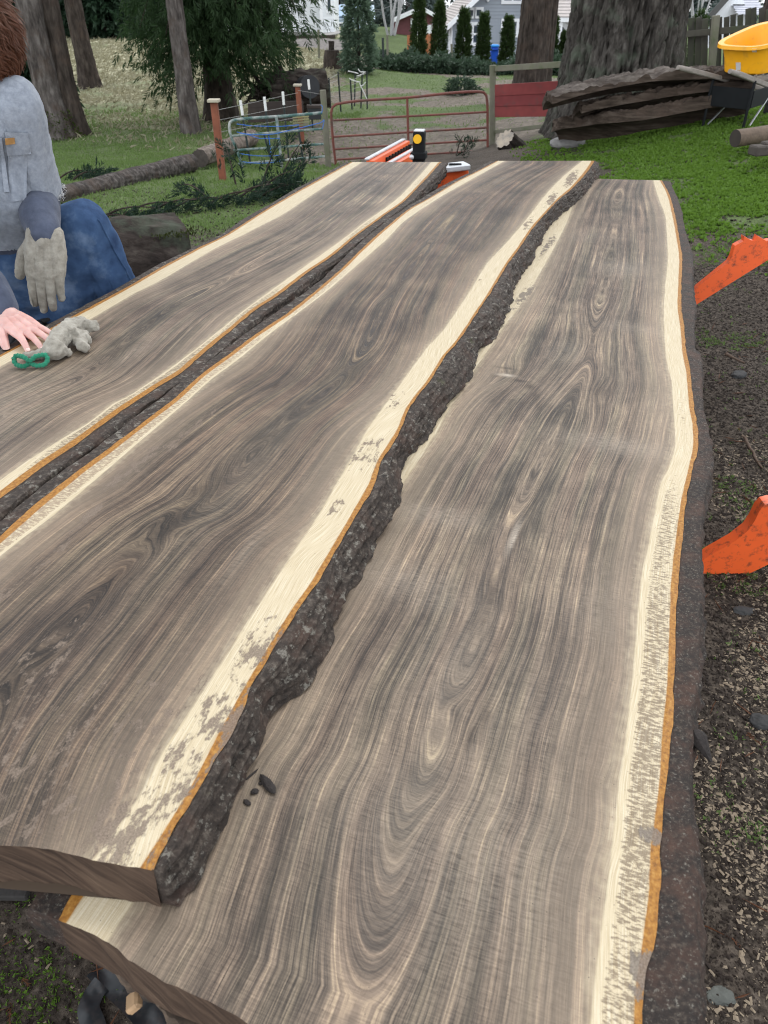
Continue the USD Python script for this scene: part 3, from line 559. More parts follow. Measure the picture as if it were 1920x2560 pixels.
def smoothstep(a, b, x):
    t = np.clip((x - a) / (b - a), 0, 1); return t * t * (3 - 2 * t)
def covers(x, y):
    """how lush, how strawy, how bare the ground is"""
    p = np.stack([x, y, x * 0], -1)
    n1, n2 = nz(p, .55, 11, 4), nz(p, 1.6, 12, 4)
    left = smoothstep(.4, -1.2, x + .03 * y)
    fenced = smoothstep(13.8, 15.2, y) * smoothstep(-2.6, -1.2, x) * smoothstep(40, 36, y)        # pasture behind the gate
    lush = left * smoothstep(5.2, 7.5, y + n1) * (1 - fenced) * (.72 + .28 * smoothstep(-.25, .15, n1 + .5 * n2))
    lush = np.maximum(lush, smoothstep(1.7, 3.0, x + .55 * n1) * smoothstep(4.4, 6.6, y + 1.1 * n1 + .5 * n2) * smoothstep(15.5, 13.5, y) * (.62 + .38 * smoothstep(-.3, .1, n2)))
    straw = left * smoothstep(15, 29, y + 5 * n1) * (1 - fenced) * (.35 + .65 * smoothstep(-.25, .25, n2 + .5 * n1))
    patch = fenced * (.06 + .74 * smoothstep(-.05, .25, n1 + .02 * (y - 24)))
    lush = np.maximum(lush * (1 - .75 * straw), patch)
    lush = np.maximum(lush, smoothstep(42, 52, y) * .9)
    bare = 1 - np.maximum(lush, straw)
    near_patch = smoothstep(.12, .35, n2) * smoothstep(1.0, 1.6, np.abs(x)) * smoothstep(6, 2, y) * .5
    return np.maximum(lush, near_patch), straw, fenced
ys = np.concatenate([np.arange(-2.5, 6, .03), np.geomspace(6, 130, 330)])
us = np.linspace(-1, 1, 340)
GY, GU = np.meshgrid(ys, us, indexing='ij')
GX = GU * (2.2 + np.maximum(GY, 0) * .62)
GX[:, 0] -= 60; GX[:, -1] += 60
GZ = height(GX, GY)
lush, straw, fenced = covers(GX, GY)
gm = {'g': ('geometry', {}), 'a': ('attribute', {'attribute': 'cover'}), 's': ('separate_xyz', {}),
      'n': ('noise_texture', {'scale': 9.0, 'detail': 8.0, 'roughness': .68}), 'nf': ('noise_texture', {'scale': 55.0, 'detail': 5.0, 'roughness': .65}), 'nw': ('noise_texture', {'scale': 1.3, 'detail': 5.0}),
      'soil': ('rgb_ramp', {'ramp': [(.28, (.018, .014, .011)), (.48, (.055, .043, .034)), (.62, (.10, .08, .064)), (.8, (.18, .15, .12))]}),
      'mud': ('rgb_ramp', {'ramp': [(.3, (.055, .046, .038)), (.5, (.13, .108, .087)), (.7, (.21, .178, .145))]}),
      'green': ('rgb_ramp', {'ramp': [(.28, (.030, .036, .015)), (.48, (.070, .100, .033)), (.62, (.105, .150, .048)), (.8, (.15, .19, .075))]}),
      'dry': ('rgb_ramp', {'ramp': [(.28, (.17, .18, .095)), (.5, (.40, .38, .26)), (.72, (.60, .56, .44))]}),
      'm0': ('mix', {}), 'm1': ('mix', {}), 'm2': ('mix', {}), 'ga': ('math', {'math_type': 'multiply_add', 'value2': 1.1, 'value3': -.55}), 'gb': ('math', {'math_type': 'add', 'use_clamp': True}), 'gr': ('map_range', {'from_min': .35, 'from_max': .65, 'clamp': True}),
      'wm': ('mix', {'mix_type': 'multiply', 'fac': .5}), 'wr': ('rgb_ramp', {'ramp': [(.3, (.7, .72, .7)), (.7, (1.2, 1.2, 1.15))]}),
      'b': ('bump', {'strength': .9, 'distance': .012}), 'p': ('principled_bsdf', {'roughness': .88, 'specular_ior_level': .2})}
gl = [('g.position', 'n.vector'), ('g.position', 'nf.vector'), ('g.position', 'nw.vector'), ('a.vector', 's.vector'), ('nf.fac', 'soil.fac'), ('n.fac', 'mud.fac'), ('nf.fac', 'green.fac'), ('n.fac', 'dry.fac'),
      ('s.z', 'm0.fac'), ('soil.color', 'm0.color1'), ('mud.color', 'm0.color2'), ('n.fac', 'ga.value1'), ('ga.value', 'gb.value1'), ('s.x', 'gb.value2'), ('gb.value', 'gr.value'), ('gr.result', 'm1.fac'), ('m0.color', 'm1.color1'), ('green.color', 'm1.color2'),
      ('s.y', 'm2.fac'), ('m1.color', 'm2.color1'), ('dry.color', 'm2.color2'), ('nw.fac', 'wr.fac'), ('m2.color', 'wm.color1'), ('wr.color', 'wm.color2'), ('wm.color', 'p.base_color'), ('nf.fac', 'b.height'), ('b.normal', 'p.normal')]
GROUND = mat('ground_cover', gm, gl)
ground = obj('ground', (np.stack([GX, GY, GZ], -1).reshape(-1, 3), grid_faces(*GX.shape)), GROUND, smooth=True, kind='structure')
primvar(ground, 'cover', np.stack([lush, straw, fenced], -1).reshape(-1, 3))

# ---------------------------------------------------------------- foliage
def leaf_mat(name, lo, hi, trans=.35, rough=.6):
    nodes = {'i': ('geometry', {}), 'r': ('rgb_ramp', {'ramp': [(0.0, lo), (1.0, hi)]}), 'p': ('principled_bsdf', {'roughness': rough, 'specular_ior_level': .3}), 't': ('translucent_bsdf', {}), 'm': ('mix_closure', {'fac': trans})}
    return mat(name, nodes, [('i.random_per_island', 'r.fac'), ('r.color', 'p.base_color'), ('r.color', 't.color'), ('p.BSDF', 'm.closure1'), ('t.BSDF', 'm.closure2')], surface='m.closure')
def unit(v): return v / (np.linalg.norm(v, axis=-1, keepdims=True) + 1e-12)
def blades(P, D, L, W, r, bend=.0):
    """slim leaves: base P, direction D, length L, width W; each a kite of two triangles"""
    P, D = np.asarray(P, float), unit(np.asarray(D, float)); n = len(P)
    L, W = np.broadcast_to(L, n)[:, None], np.broadcast_to(W, n)[:, None]
    s = unit(np.cross(D, r.normal(size=(n, 3)))); up = np.cross(s, D)
    mid = P + D * L * .45 + up * L * bend
    V = np.stack([P, mid + s * W / 2, P + D * L - up * L * bend * .5, mid - s * W / 2], 1).reshape(-1, 3)
    k = np.arange(n)[:, None] * 4
    return V, np.vstack([k + [0, 1, 2], k + [0, 2, 3]])
def sprays(P, D, size, r, leaflets=7, droop=.35, width=.16):
    """flat fronds: leaflets set along a short twig, both ways"""
    P, D = np.asarray(P, float), unit(np.asarray(D, float)); n = len(P); size = np.broadcast_to(size, n)
    s = unit(np.cross(D, r.normal(size=(n, 3))))
    outp, outd, outl = [], [], []
    for k in range(leaflets):
        f = k / leaflets
        side = -1 if k % 2 else 1
        outp.append(P + D * (size * f * .8)[:, None] + np.array([0, 0, -1.0]) * (droop * size * f * f)[:, None])
        dd = D * (.55 + .3 * r.random((n, 1))) + s * side * (.75 - .45 * f) + np.array([0, 0, -droop]) + r.normal(size=(n, 3)) * .12
        outd.append(dd); outl.append(size * (.62 - .28 * f))
    outp, outd, outl = np.concatenate(outp), np.concatenate(outd), np.concatenate(outl)
    return blades(outp, outd, outl, outl * width * 2.2, r, .06)
CEDAR = leaf_mat('cedar_foliage', (.032, .064, .022), (.13, .19, .065), .42)
DARKFIR = leaf_mat('fir_foliage', (.022, .048, .024), (.075, .125, .060), .35)
ARBOR = leaf_mat('arborvitae_foliage', (.035, .062, .016), (.11, .15, .045), .3)
YOUNG = leaf_mat('young_conifer_foliage', (.10, .15, .10), (.20, .27, .18), .45)
IVY = leaf_mat('ivy_foliage', (.045, .075, .045), (.12, .16, .10), .25)
GRASS = leaf_mat('grass_blades', (.13, .195, .060), (.33, .39, .17), .4)
MOSSL = leaf_mat('moss_leaves', (.11, .20, .026), (.33, .45, .10), .42)
STRAW = leaf_mat('dry_grass', (.33, .31, .21), (.66, .62, .48), .4)
CUT = leaf_mat('cut_fir_foliage', (.012, .030, .016), (.04, .075, .035), .25)

def bark_tree_mat(name, lo, mid, hi, moss=0.0, scale=1.0, redd=(.075, .052, .040), along=(11.0, 11.0, 3.6)):
    nodes = {'g': ('geometry', {}), 'm': ('mapping', {'scale': tuple(x * scale for x in along)}), 'n': ('noise_texture', {'scale': 1.0, 'detail': 7.0, 'roughness': .66}),
             'r': ('rgb_ramp', {'ramp': [(.28, lo), (.5, mid), (.74, hi)]}), 'n2': ('noise_texture', {'scale': 3.0 * scale, 'detail': 6.0, 'roughness': .65}), 'r2': ('rgb_ramp', {'ramp': [(.52, (0, 0, 0)), (.66, (.6, .6, .6))]}), 'mx': ('mix', {'color2': (.085, .105, .075) if moss else redd}),
             'b': ('bump', {'strength': 1.0, 'distance': .02 / scale}), 'p': ('principled_bsdf', {'roughness': .9, 'specular_ior_level': .15})}
    return mat(name, nodes, [('g.position', 'm.vector'), ('m.vector', 'n.vector'), ('n.fac', 'r.fac'), ('g.position', 'n2.vector'), ('n2.fac', 'r2.fac'), ('r2.color', 'mx.fac'), ('r.color', 'mx.color1'), ('mx.color', 'p.base_color'), ('n.fac', 'b.height'), ('b.normal', 'p.normal')])
FIRBARK = bark_tree_mat('fir_bark', (.022, .018, .016), (.090, .077, .070), (.20, .178, .163))
CEDARBARK = bark_tree_mat('cedar_bark', (.014, .011, .009), (.046, .036, .030), (.095, .077, .065))
BIGBARK = bark_tree_mat('old_fir_bark', (.012, .010, .009), (.050, .044, .038), (.115, .105, .093), moss=1, along=(16.0, 16.0, 6.0))
PALEBARK = bark_tree_mat('pale_bark', (.22, .21, .20), (.35, .34, .33), (.48, .47, .46))
ROTTEN = bark_tree_mat('fallen_log_bark', (.012, .010, .0095), (.060, .052, .048), (.17, .155, .145), along=(14, 14, 14))
DARKLOG = bark_tree_mat('dark_log_bark', (.010, .008, .007), (.036, .028, .024), (.095, .080, .068), moss=1, along=(3.0, 13.0, 13.0))
MOSSPATCH = plain('moss_patch', (.06, .085, .018), .95, .5, 30, bump=.01, bscale=90)

def trunk_mesh(base, top, r0, r1, seed=1, segs=48, rings=70, flare=.5, furrow=.06, lobes=.12, twist=0, freq=1.0, flare_h=.5):
    base, top = np.asarray(base, float), np.asarray(top, float)
    H = np.linalg.norm(top - base)
    t = np.linspace(0, 1, rings) ** 1.25
    a = np.linspace(0, 2 * np.pi, segs, endpoint=False)
    T, A = np.meshgrid(t, a, indexing='ij')
    r = r0 + (r1 - r0) * T
    fl = np.exp(-T * H / flare_h)
    q = np.stack([np.cos(A), np.sin(A), T * 0], -1)
    root = .5 + .5 * nz(q * 1.6, 1.0, seed, 2)
    r = r * (1 + flare * fl * (.45 + 1.3 * root) + lobes * nz(q * 1.1 + np.array([0, 0, 1.]) * T[..., None] * 1.5, 1.0, seed + 1, 2))
    f = nz(np.stack([np.cos(A) * 5.5 * freq * max(r0, .2) / .4, np.sin(A) * 5.5 * freq * max(r0, .2) / .4, T * H * 1.15 * freq], -1), 1.0, seed + 2, 4)
    g = nz(np.stack([np.cos(A) * 16 * freq, np.sin(A) * 16 * freq, T * H * 4 * freq], -1), 1.0, seed + 3, 3)
    r = r + r0 * furrow * ((1 - np.abs(f) * 2.6) * 1.1 + g * 1.2)
    c = base + (top - base) * T[..., None]
    V = np.stack([c[..., 0] + r * np.cos(A), c[..., 1] + r * np.sin(A), c[..., 2]], -1)
    F = np.stack([np.stack([np.arange(segs) + i * segs, (np.arange(segs) + 1) % segs + i * segs, (np.arange(segs) + 1) % segs + (i + 1) * segs, np.arange(segs) + (i + 1) * segs], 1) for i in range(rings - 1)]).reshape(-1, 4)
    return V.reshape(-1, 3), F
def fir(name, label, px_base, py_base, y, width_px, h, group=None, second=None, bark=FIRBARK, seed=1, lean=(0, 0), crown=True, flare=.55, foliage=DARKFIR, **kw):
    b = at_y(px_base, py_base, y); b = on_ground(b[0], b[1]); r = metres(width_px, y, py_base) / 2
    b[2] -= .06
    root = thing(name, label, 'tree', b, group=group)
    rt = np.random.default_rng(seed + 50)
    obj('trunk', trunk_mesh((0, 0, 0), (lean[0], lean[1], h), r, r * .55, seed, flare=flare, rings=210, segs=96, **kw), bark, root, smooth=True)
    if second:
        dx, dy, k = second
        obj('trunk', trunk_mesh((dx, dy, 0), (dx + lean[0], dy + lean[1], h), r * k, r * k * .55, seed + 5, flare=flare, rings=210, segs=96, **kw), CEDARBARK, root, smooth=True)
    if crown:      # the crown begins above what the picture shows
        P, D = [], []
        for k in range(16):
            z = h * (.62 + .38 * k / 16); L = 2.6 * (1 - .8 * k / 16) * (.7 + .5 * rt.random()); a = rt.random() * 6.283
            s = np.linspace(.25, 1, 9)[:, None]
            d = np.array([math.cos(a), math.sin(a), -.15])
            P.append(np.array([lean[0], lean[1], 0]) * z / h + np.array([0, 0, z]) + d * L * s + np.array([0, 0, -.5]) * s ** 2); D.append(np.repeat(d[None], 9, 0) + rt.normal(size=(9, 3)) * .5)
        obj('crown', sprays(np.vstack(P), np.vstack(D), .8, rt, 6), foliage, root, smooth=False)
    return root
TREES = 'bare-trunked firs on the lawn'
fir('fir_tree', 'thick twin-trunked fir with mossy base, nearest to the person on the left', 143, 342, 17, 58, 18, second=(.34, .12, .72), seed=3, furrow=.085, flare=.85, flare_h=.4)
fir('fir_tree', 'slimmer dark fir behind and right of the twin-trunked fir', 228, 222, 27, 38, 20, seed=5, lean=(-.6, 0), bark=CEDARBARK, furrow=.09)
fir('fir_tree', 'single straight grey-brown trunk standing left in front of the drooping cedar', 478, 338, 17.2, 38, 18, seed=8, flare=.35, lobes=.06, furrow=.075)
_t = stage.GetPrimAtPath('/World/fir_tree'); r_ = np.random.default_rng(3); n = 1500; a_ = r_.random(n) * 6.283; zz = r_.random(n) ** 1.8 * .55
obj('moss', blades(np.stack([np.cos(a_) * (.31 + .32 * np.exp(-zz * 4)) + .05, np.sin(a_) * (.31 + .32 * np.exp(-zz * 4)), zz], -1), np.stack([np.cos(a_), np.sin(a_), a_ * 0 + .6], -1) + r_.normal(size=(n, 3)) * .4, .05, .03, r_), leaf_mat('trunk_moss', (.05, .075, .012), (.14, .18, .035), .3), _t, smooth=False, kind='stuff')

# big old fir and its dark neighbour
bt = at_y(1530, 312, 11.9); bt = on_ground(bt[0], bt[1]); bt[2] -= .08
big = thing('old_fir_tree', 'huge old fir trunk with deeply furrowed lichened bark behind the bark pile', 'tree', bt)
def big_trunk():
    V, F = trunk_mesh((0, 0, 0), (.05, .1, 14), .70, .52, 21, segs=300, rings=420, flare=.30, furrow=.0, lobes=.05, flare_h=.55)
    a = np.arctan2(V[:, 1], V[:, 0]); rr = np.hypot(V[:, 0], V[:, 1])
    wob = .35 * nz(np.stack([np.cos(a) * 2, np.sin(a) * 2, V[:, 2] * 1.1], -1), 1.0, 5, 3)
    q = np.stack([np.cos(a + wob * .25) * 7.5, np.sin(a + wob * .25) * 7.5, V[:, 2] * .95], -1)
    n1 = nz(q, 1.0, 31, 3); plates = np.clip(np.abs(n1) * 7.0, 0, 1) ** .7
    n2 = nz(q * np.array([1.2, 1.2, 3.4]), 1.0, 33, 3); cross = np.clip(np.abs(n2) * 5, 0, 1) ** .6
    n3 = nz(q * 3.2, 1.0, 34, 4)
    d = .125 * np.minimum(plates, .62 + .38 * cross) + .030 * n3 - .06
    V[:, 0] += np.cos(a) * d; V[:, 1] += np.sin(a) * d
    return V, F
obj('trunk', big_trunk(), BIGBARK, big, smooth=True)
def high_crown(root, h, n, reach, seed, foliage, size=.8):
    rt = np.random.default_rng(seed); P, D = [], []
    for k in range(n):
        z = h * (.62 + .38 * k / n); L = reach * (1 - .75 * k / n) * (.7 + .5 * rt.random()); a = rt.random() * 6.283
        s = np.linspace(.25, 1, 9)[:, None]; d = np.array([math.cos(a), math.sin(a), -.12])
        P.append(np.array([0, 0, z]) + d * L * s); D.append(np.repeat(d[None], 9, 0) + rt.normal(size=(9, 3)) * .5)
    obj('crown', sprays(np.vstack(P), np.vstack(D), size, rt, 6), foliage, root, smooth=False)
high_crown(big, 14, 18, 3.0, 77, DARKFIR)
fir('fir_tree', 'dark fir trunk behind the red boards, left of the huge old fir', 1322, 236, 24, 72, 17, seed=12, bark=CEDARBARK, flare=.25, lobes=.05, second=(.42, .5, .55), furrow=.07)
fir('fir_tree', 'dark trunk rising behind the picket fence at the right edge', 1915, 160, 19, 70, 15, seed=15, bark=CEDARBARK, flare=.2, lobes=.05)

# drooping cedar
cb = at_y(556, 297, 20); cb = on_ground(cb[0], cb[1]); cb[2] -= .05
cedar = thing('cedar_tree', 'large dark green cedar with drooping boughs above the cattle gate', 'tree', cb)
obj('trunk', trunk_mesh((0, 0, 0), (0, 0, 16), .29, .17, 41, flare=.5, rings=90, furrow=.07), CEDARBARK, cedar, smooth=True)
rc = np.random.default_rng(5)
P, D, S, twigs = [], [], [], Bag()
def bough(tip, z0, sag, n, seed, hang=.55, root=(0, 0)):
    r_ = np.random.default_rng(seed)
    tip = np.array(tip, float); st = np.array([root[0], root[1], z0])
    m = (st + tip) / 2 + np.array([0, 0, sag])
    s = np.linspace(0, 1, 14)[:, None]
    C = (1 - s) ** 2 * st + 2 * s * (1 - s) * m + s ** 2 * tip
    twigs.tube(C, np.linspace(.035, .006, 14), 5, cap=False)
    for _ in range(n):
        k = r_.random() ** .7; c = (1 - k) ** 2 * st + 2 * k * (1 - k) * m + k ** 2 * tip
        w = .36 * (1 - .3 * k); o = r_.normal(size=3) * np.array([w, w, .12])
        drop = r_.random() ** 1.2 * hang * (.5 + .9 * k)
        P.append(c + o + np.array([0, 0, -drop])); D.append(unit((tip - st) * [1, 1, .3]) * .8 + np.array([0, 0, -.62]) + r_.normal(size=3) * .42); S.append(.17 + .17 * r_.random())
def cedar_tip(px, py, y): return at_y(px, py, y) - cb
for i, (px, py, y, z0, hang) in enumerate([(372, 205, 19.0, 3.1, .8), (350, 130, 19.6, 3.6, .9), (415, 150, 18.4, 3.3, .9), (440, 240, 19.0, 2.5, .55), (395, 60, 18.6, 4.3, 1.0), (330, 70, 20, 4.6, .9), (600, 225, 18.6, 2.6, .5), (640, 205, 19.2, 2.9, .6), (690, 150, 19.0, 3.4, .9), (735, 75, 19.0, 4.1, .9), (770, 25, 19.4, 4.8, .8),
                                           (655, 95, 18.2, 3.8, 1.0), (600, 110, 18.0, 3.6, 1.0), (560, 160, 18.2, 3.1, .7), (700, 90, 20.6, 4.0, 1.0), (500, 80, 18.2, 4.2, 1.0), (455, 100, 20.8, 4.0, .9), (640, 30, 18, 4.9, 1.0), (540, 30, 18.2, 4.8, 1.0), (450, 20, 18.6, 5.0, 1.0), (720, 170, 20.4, 3.2, .6), (590, 60, 21.6, 4.6, 1.0), (670, 180, 18.4, 3.0, .55), (505, 170, 19.2, 3.0, .5)]):
    bough(cedar_tip(px, py - 62, y), z0 + .55, .5, 230, 100 + i, hang * .85)
for k in range(34):
    a = rc.random() * 6.283; z = 5.2 + 10.5 * k / 34; L = 2.6 * (1 - .8 * k / 34)
    bough((math.cos(a) * L, math.sin(a) * L, z - .9), z, .4, 34, 300 + k, .8)
obj('bough', twigs.out(), CEDARBARK, cedar, smooth=True)
obj('crown', sprays(np.array(P), np.array(D), np.array(S), rc, 10, .2, .10), CEDAR, cedar, smooth=False)

def shrub(name, label, cat, px, py_base, py_top, y, width_px, material, n, shape='cone', size=.35, seed=1, droop=.2, group=None, depth=1.0, leaf=6, thin=.17, trunk=True, up=.0):
    r = np.random.default_rng(seed)
    b = at_y(px, py_base, y); b = on_ground(b[0], b[1]); top = at_y(px, py_top, y)[2]
    H = top - b[2]; W = metres(width_px, y, py_base) / 2
    root = thing(name, label, cat, b, group=group)
    k = r.random(n); a = r.random(n) * 6.283; rad = np.sqrt(r.random(n)) * .45 + .55
    if shape == 'cone': prof = np.clip((1 - k) ** .75, .03, 1) * np.clip(k * 12, .45, 1)
    elif shape == 'flame': prof = np.clip(1 - k ** 2.2, .02, 1) ** .8 * np.clip(.55 + k * 3, 0, 1)
    else: prof = np.sqrt(np.clip(1 - (2 * k - .75) ** 2 / 1.6, .05, 1))
    lump = 1 + .28 * nz(np.stack([np.cos(a) * 1.5, np.sin(a) * 1.5, k * H * 1.2], -1), 1.0, seed, 3) * (2 if shape in ('cone', 'round') else .6)
    R = W * prof * rad * lump
    Pp = np.stack([R * np.cos(a), R * np.sin(a) * depth, k * H * .97], -1)
    Dd = np.stack([np.cos(a), np.sin(a), np.full(n, up) - droop + 0 * k], -1) + r.normal(size=(n, 3)) * .35
    obj('crown', sprays(Pp, Dd, size * (.7 + .6 * r.random(n)), r, leaf, droop, thin), material, root, smooth=False)
    if trunk:
        obj('trunk', trunk_mesh((0, 0, -.05), (0, 0, H * .92), max(.035, W * .10), .012, seed, segs=14, rings=14, flare=.3), CEDARBARK, root, smooth=True)
    return root
# far hedge of dark conifers along the top left
for i, (px, pt, w, yy) in enumerate([(-60, -160, 200, 40), (40, -260, 200, 44), (185, -130, 150, 46), (268, -200, 150, 45), (345, -170, 150, 47), (420, -260, 170, 48), (95, -60, 120, 49)]):
    shrub('dark_conifer', ['broad dark conifer at the far left edge behind the person', 'tall dark conifer behind the twin-trunked fir', 'dark conifer between the two left fir trunks', 'dark bushy conifer right of the slimmer fir trunk', 'dark conifer at the top of the straw slope', 'tall dark conifer behind the single straight trunk', 'dark conifer half hidden by the twin-trunked fir'][i], 'tree', px, 112, pt, yy, w, DARKFIR, 1500, 'cone', .75, 200 + i, .25, 'dark conifers along the top of the left slope')
shrub('low_conifer', 'low spreading dark conifer on the lawn behind the shoulder, left of the twin-trunked fir', 'tree', 55, 300, -260, 20, 210, DARKFIR, 2600, 'cone', .5, 231, .45)
shrub('young_conifer', 'young feathery green conifer by the stump in the middle distance', 'tree', 897, 172, -50, 32, 88, YOUNG, 1050, 'cone', .30, 240, .12, up=.35)
for i, (px, pb, pt, w) in enumerate([(1046, 128, -14, 27), (1096, 140, 2, 29), (1156, 152, 22, 29), (1205, 155, 33, 25), (1264, 160, 43, 26), (1376, 152, 45, 17), (1407, 158, 82, 18)]):
    shrub('arborvitae', ['leftmost narrow arborvitae beside the orange fence boards', 'narrow arborvitae at the left corner of the grey house', 'narrow arborvitae left of the large white window', 'slender arborvitae right of the large white window', 'narrow arborvitae between the blue bin and the dark trunk', 'slim arborvitae against the porch right of the dark trunk', 'short arborvitae at the left side of the huge fir'][i], 'tree', px, pb, pt, 37, w, ARBOR, 900, 'flame', .22, 260 + i, .0, 'row of arborvitae before the grey house', up=.9)
# ivy and bramble strip before the houses
r = np.random.default_rng(9); n = 3800
px = r.random(n) * 560 + 940; yy = 33.6 + r.random(n) * 2.6
pp = np.stack([(px - 960) / FOC * (yy / 1.15), yy], -1)
hz = height(pp[:, 0], pp[:, 1]); top = .36 + .28 * nz(np.stack([pp[:, 0] * .9, pp[:, 1], yy * 0], -1), 1.0, 3, 3) * 2
P = np.stack([pp[:, 0], pp[:, 1], hz + r.random(n) * np.maximum(top, .15)], -1)
ivy = obj('bramble_strip', sprays(P, r.normal(size=(n, 3)) + [0, -.4, .4], .26, r, 6, .1, .3), IVY, smooth=False, label='dark green brambles growing in a low strip before the grey house', cat='brambles', kind='stuff')
# weeds in the pasture
shrub('pasture_weed', 'dark green clump of weeds in the pasture behind the red gate', 'plant', 1152, 225, 196, 25.5, 60, IVY, 240, 'round', .2, 290, 0, trunk=False)
# bare tree and hazy far woods
def bare_tree(name, label, px, py, y, h, w_px, seed, material, stems=7, group=None, fine=3):
    r = np.random.default_rng(seed); b = at_y(px, py, y); b = on_ground(b[0], b[1]); W = metres(w_px, y, py)
    root = thing(name, label, 'tree', b, group=group)
    big_, small = Bag(), Bag()
    def grow(p, d, L, rad, lev):
        k = 5; pts = [p]
        for _ in range(k):
            d = unit(d + r.normal(size=3) * .10 + np.array([0, 0, .05])); pts.append(pts[-1] + d * L / k)
        (big_ if lev < 2 else small).tube(pts, np.linspace(rad, rad * .55, k + 1), 5 if lev < 2 else 3, cap=False)
        if lev < fine:
            for _ in range(5 if lev else 6):
                i = r.integers(2, k + 1); grow(pts[i], unit(d + r.normal(size=3) * .55 + [0, 0, .15]), L * .55, rad * .45, lev + 1)
    for s_ in range(stems):
        a = r.random() * 6.283
        grow(np.array([math.cos(a) * .25, math.sin(a) * .25, 0.]), unit(np.array([math.cos(a) * W / h * .5, math.sin(a) * W / h * .5, 1.])), h * .6, .085, 0)
    obj('trunk', big_.out(), material, root, smooth=True); obj('twigs', small.out(), material, root, smooth=True)
HAZYBARK = plain('twig_grey', (.42, .41, .42), .9, .1)
bare_tree('bare_tree', 'pale bare many-stemmed tree behind the arborvitae row', 978, 84, 62, 9, 190, 4, HAZYBARK)
bare_tree('bare_tree', 'hazy bare tree beyond the picket fence, right of the huge fir', 1690, 70, 75, 10, 180, 6, HAZYBARK)
bare_tree('bare_tree', 'hazy bare tree farther right beyond the picket fence', 1745, 66, 82, 11, 160, 7, HAZYBARK)
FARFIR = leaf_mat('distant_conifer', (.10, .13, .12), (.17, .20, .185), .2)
for i, (px, w, pt, yy) in enumerate([(760, 130, -190, 84), (850, 150, -260, 92), (940, 140, -150, 95), (1020, 150, -230, 88), (1100, 150, -260, 90), (1640, 170, -260, 100), (1730, 170, -180, 104), (1800, 170, -240, 98), (690, 130, -240, 86), (600, 150, -260, 90), (480, 150, -260, 88)]):
    shrub('distant_conifer', 'hazy distant conifer on the skyline, ' + ['right of the white house', 'tall, behind the solar roof', 'behind the pale bare tree', 'tall, above the maroon barn', 'over the grey house ridge', 'just right of the huge fir', 'above the pointed little conifer', 'behind the far right gable', 'above the white house', 'behind the white house roof', 'behind the drooping cedar'][i], 'tree', px, 75, pt, yy, w, FARFIR, 620, 'cone', 1.2, 330 + i, .2, 'hazy distant conifers')
for i, (px, pt) in enumerate([(1743, 22), (1755, 35)]):
    shrub('small_conifer', ['small pointed dark conifer peeking over the pickets', 'shorter dark conifer right behind the pointed one over the pickets'][i], 'tree', px, 75, pt, 40, 18, ARBOR, 260, 'flame', .25, 350 + i, 0, up=.6)
# ---------------------------------------------------------------- grass, moss, chips: what nobody could count
def scatter(n, y0, y1, p0, p1, r, power=1.0):
    """ground points spread over a wedge seen from the camera"""
    yy = y0 + (y1 - y0) * r.random(n) ** power
    px = p0 + (p1 - p0) * r.random(n)
    x = (px - 960) / FOC * np.hypot(yy, 1.6) * np.cos(PITCH - np.arctan2(1.6, yy))
    return x, yy
r = np.random.default_rng(21)
x, y = scatter(95000, 5.0, 22, -60, 900, r, 1.25)
lu, st, fe = covers(x, y); k = r.random(len(x)) < lu * (1 - .6 * st) * (.35 + .65 * smoothstep(-.25, .2, nz(np.stack([x, y, x * 0], -1), 1.8, 44, 3)))
x, y = x[k], y[k]; n = len(x)
tilt = r.normal(size=(n, 3)) * .45; tilt[:, 2] = 1
sz = (.018 + .030 * r.random(n)) * (.7 + .05 * y)
obj('lawn_grass', blades(np.stack([x, y, height(x, y) - .004], -1), tilt, sz, .006 + .0009 * y, r, .05), GRASS, smooth=False, kind='stuff', label='short green lawn grass on the left field', cat='grass')
x, y = scatter(90000, 15, 44, -80, 900, r, 1.0)
lu, st, fe = covers(x, y); k = r.random(len(x)) < st * .9; x, y = x[k], y[k]; n = len(x)
tilt = r.normal(size=(n, 3)) * .8 + np.array([.5, -.2, 0]); tilt[:, 2] = .55
obj('dry_grass', blades(np.stack([x, y, height(x, y) - .01], -1), tilt, .08 + .12 * r.random(n), .011 + .010 * r.random(n), r, .15), STRAW, smooth=False, kind='stuff', label='pale matted dry grass on the far left slope', cat='dry grass')
x, y = scatter(14000, 15, 36, 800, 1500, r, 1.0)
lu, st, fe = covers(x, y); k = r.random(len(x)) < .06 + .75 * lu; x, y = x[k], y[k]; n = len(x)
tilt = r.normal(size=(n, 3)) * .6; tilt[:, 2] = .8
obj('pasture_grass', blades(np.stack([x, y, height(x, y) - .005], -1), tilt, .03 + .05 * r.random(n), .016, r, .1), GRASS, smooth=False, kind='stuff', label='thin grass of the muddy pasture behind the gate', cat='grass')
# moss and clover of the right bank: little three-leaved clumps
x, y = scatter(62000, 4.6, 13.2, 1240, 2000, r, 1.1)
lu, st, fe = covers(x, y); k = r.random(len(x)) < lu * smoothstep(-.45, .05, nz(np.stack([x, y, x * 0], -1), 2.6, 45, 4)); x, y = x[k], y[k]; n = len(x)
b = Bag(); P = np.stack([x, y, height(x, y) - .002], -1); s = .016 + .026 * r.random(n)
for q in range(3):
    D = r.normal(size=(n, 3)) * .9; D[:, 2] = np.abs(D[:, 2]) * .5 + .5
    b.add(*blades(P + r.normal(size=(n, 3)) * [.008, .008, .002], D, s, s * .8, r, .12))
obj('moss', b.out(), MOSSL, smooth=False, kind='stuff', label='bright green moss and clover covering the right bank', cat='moss')
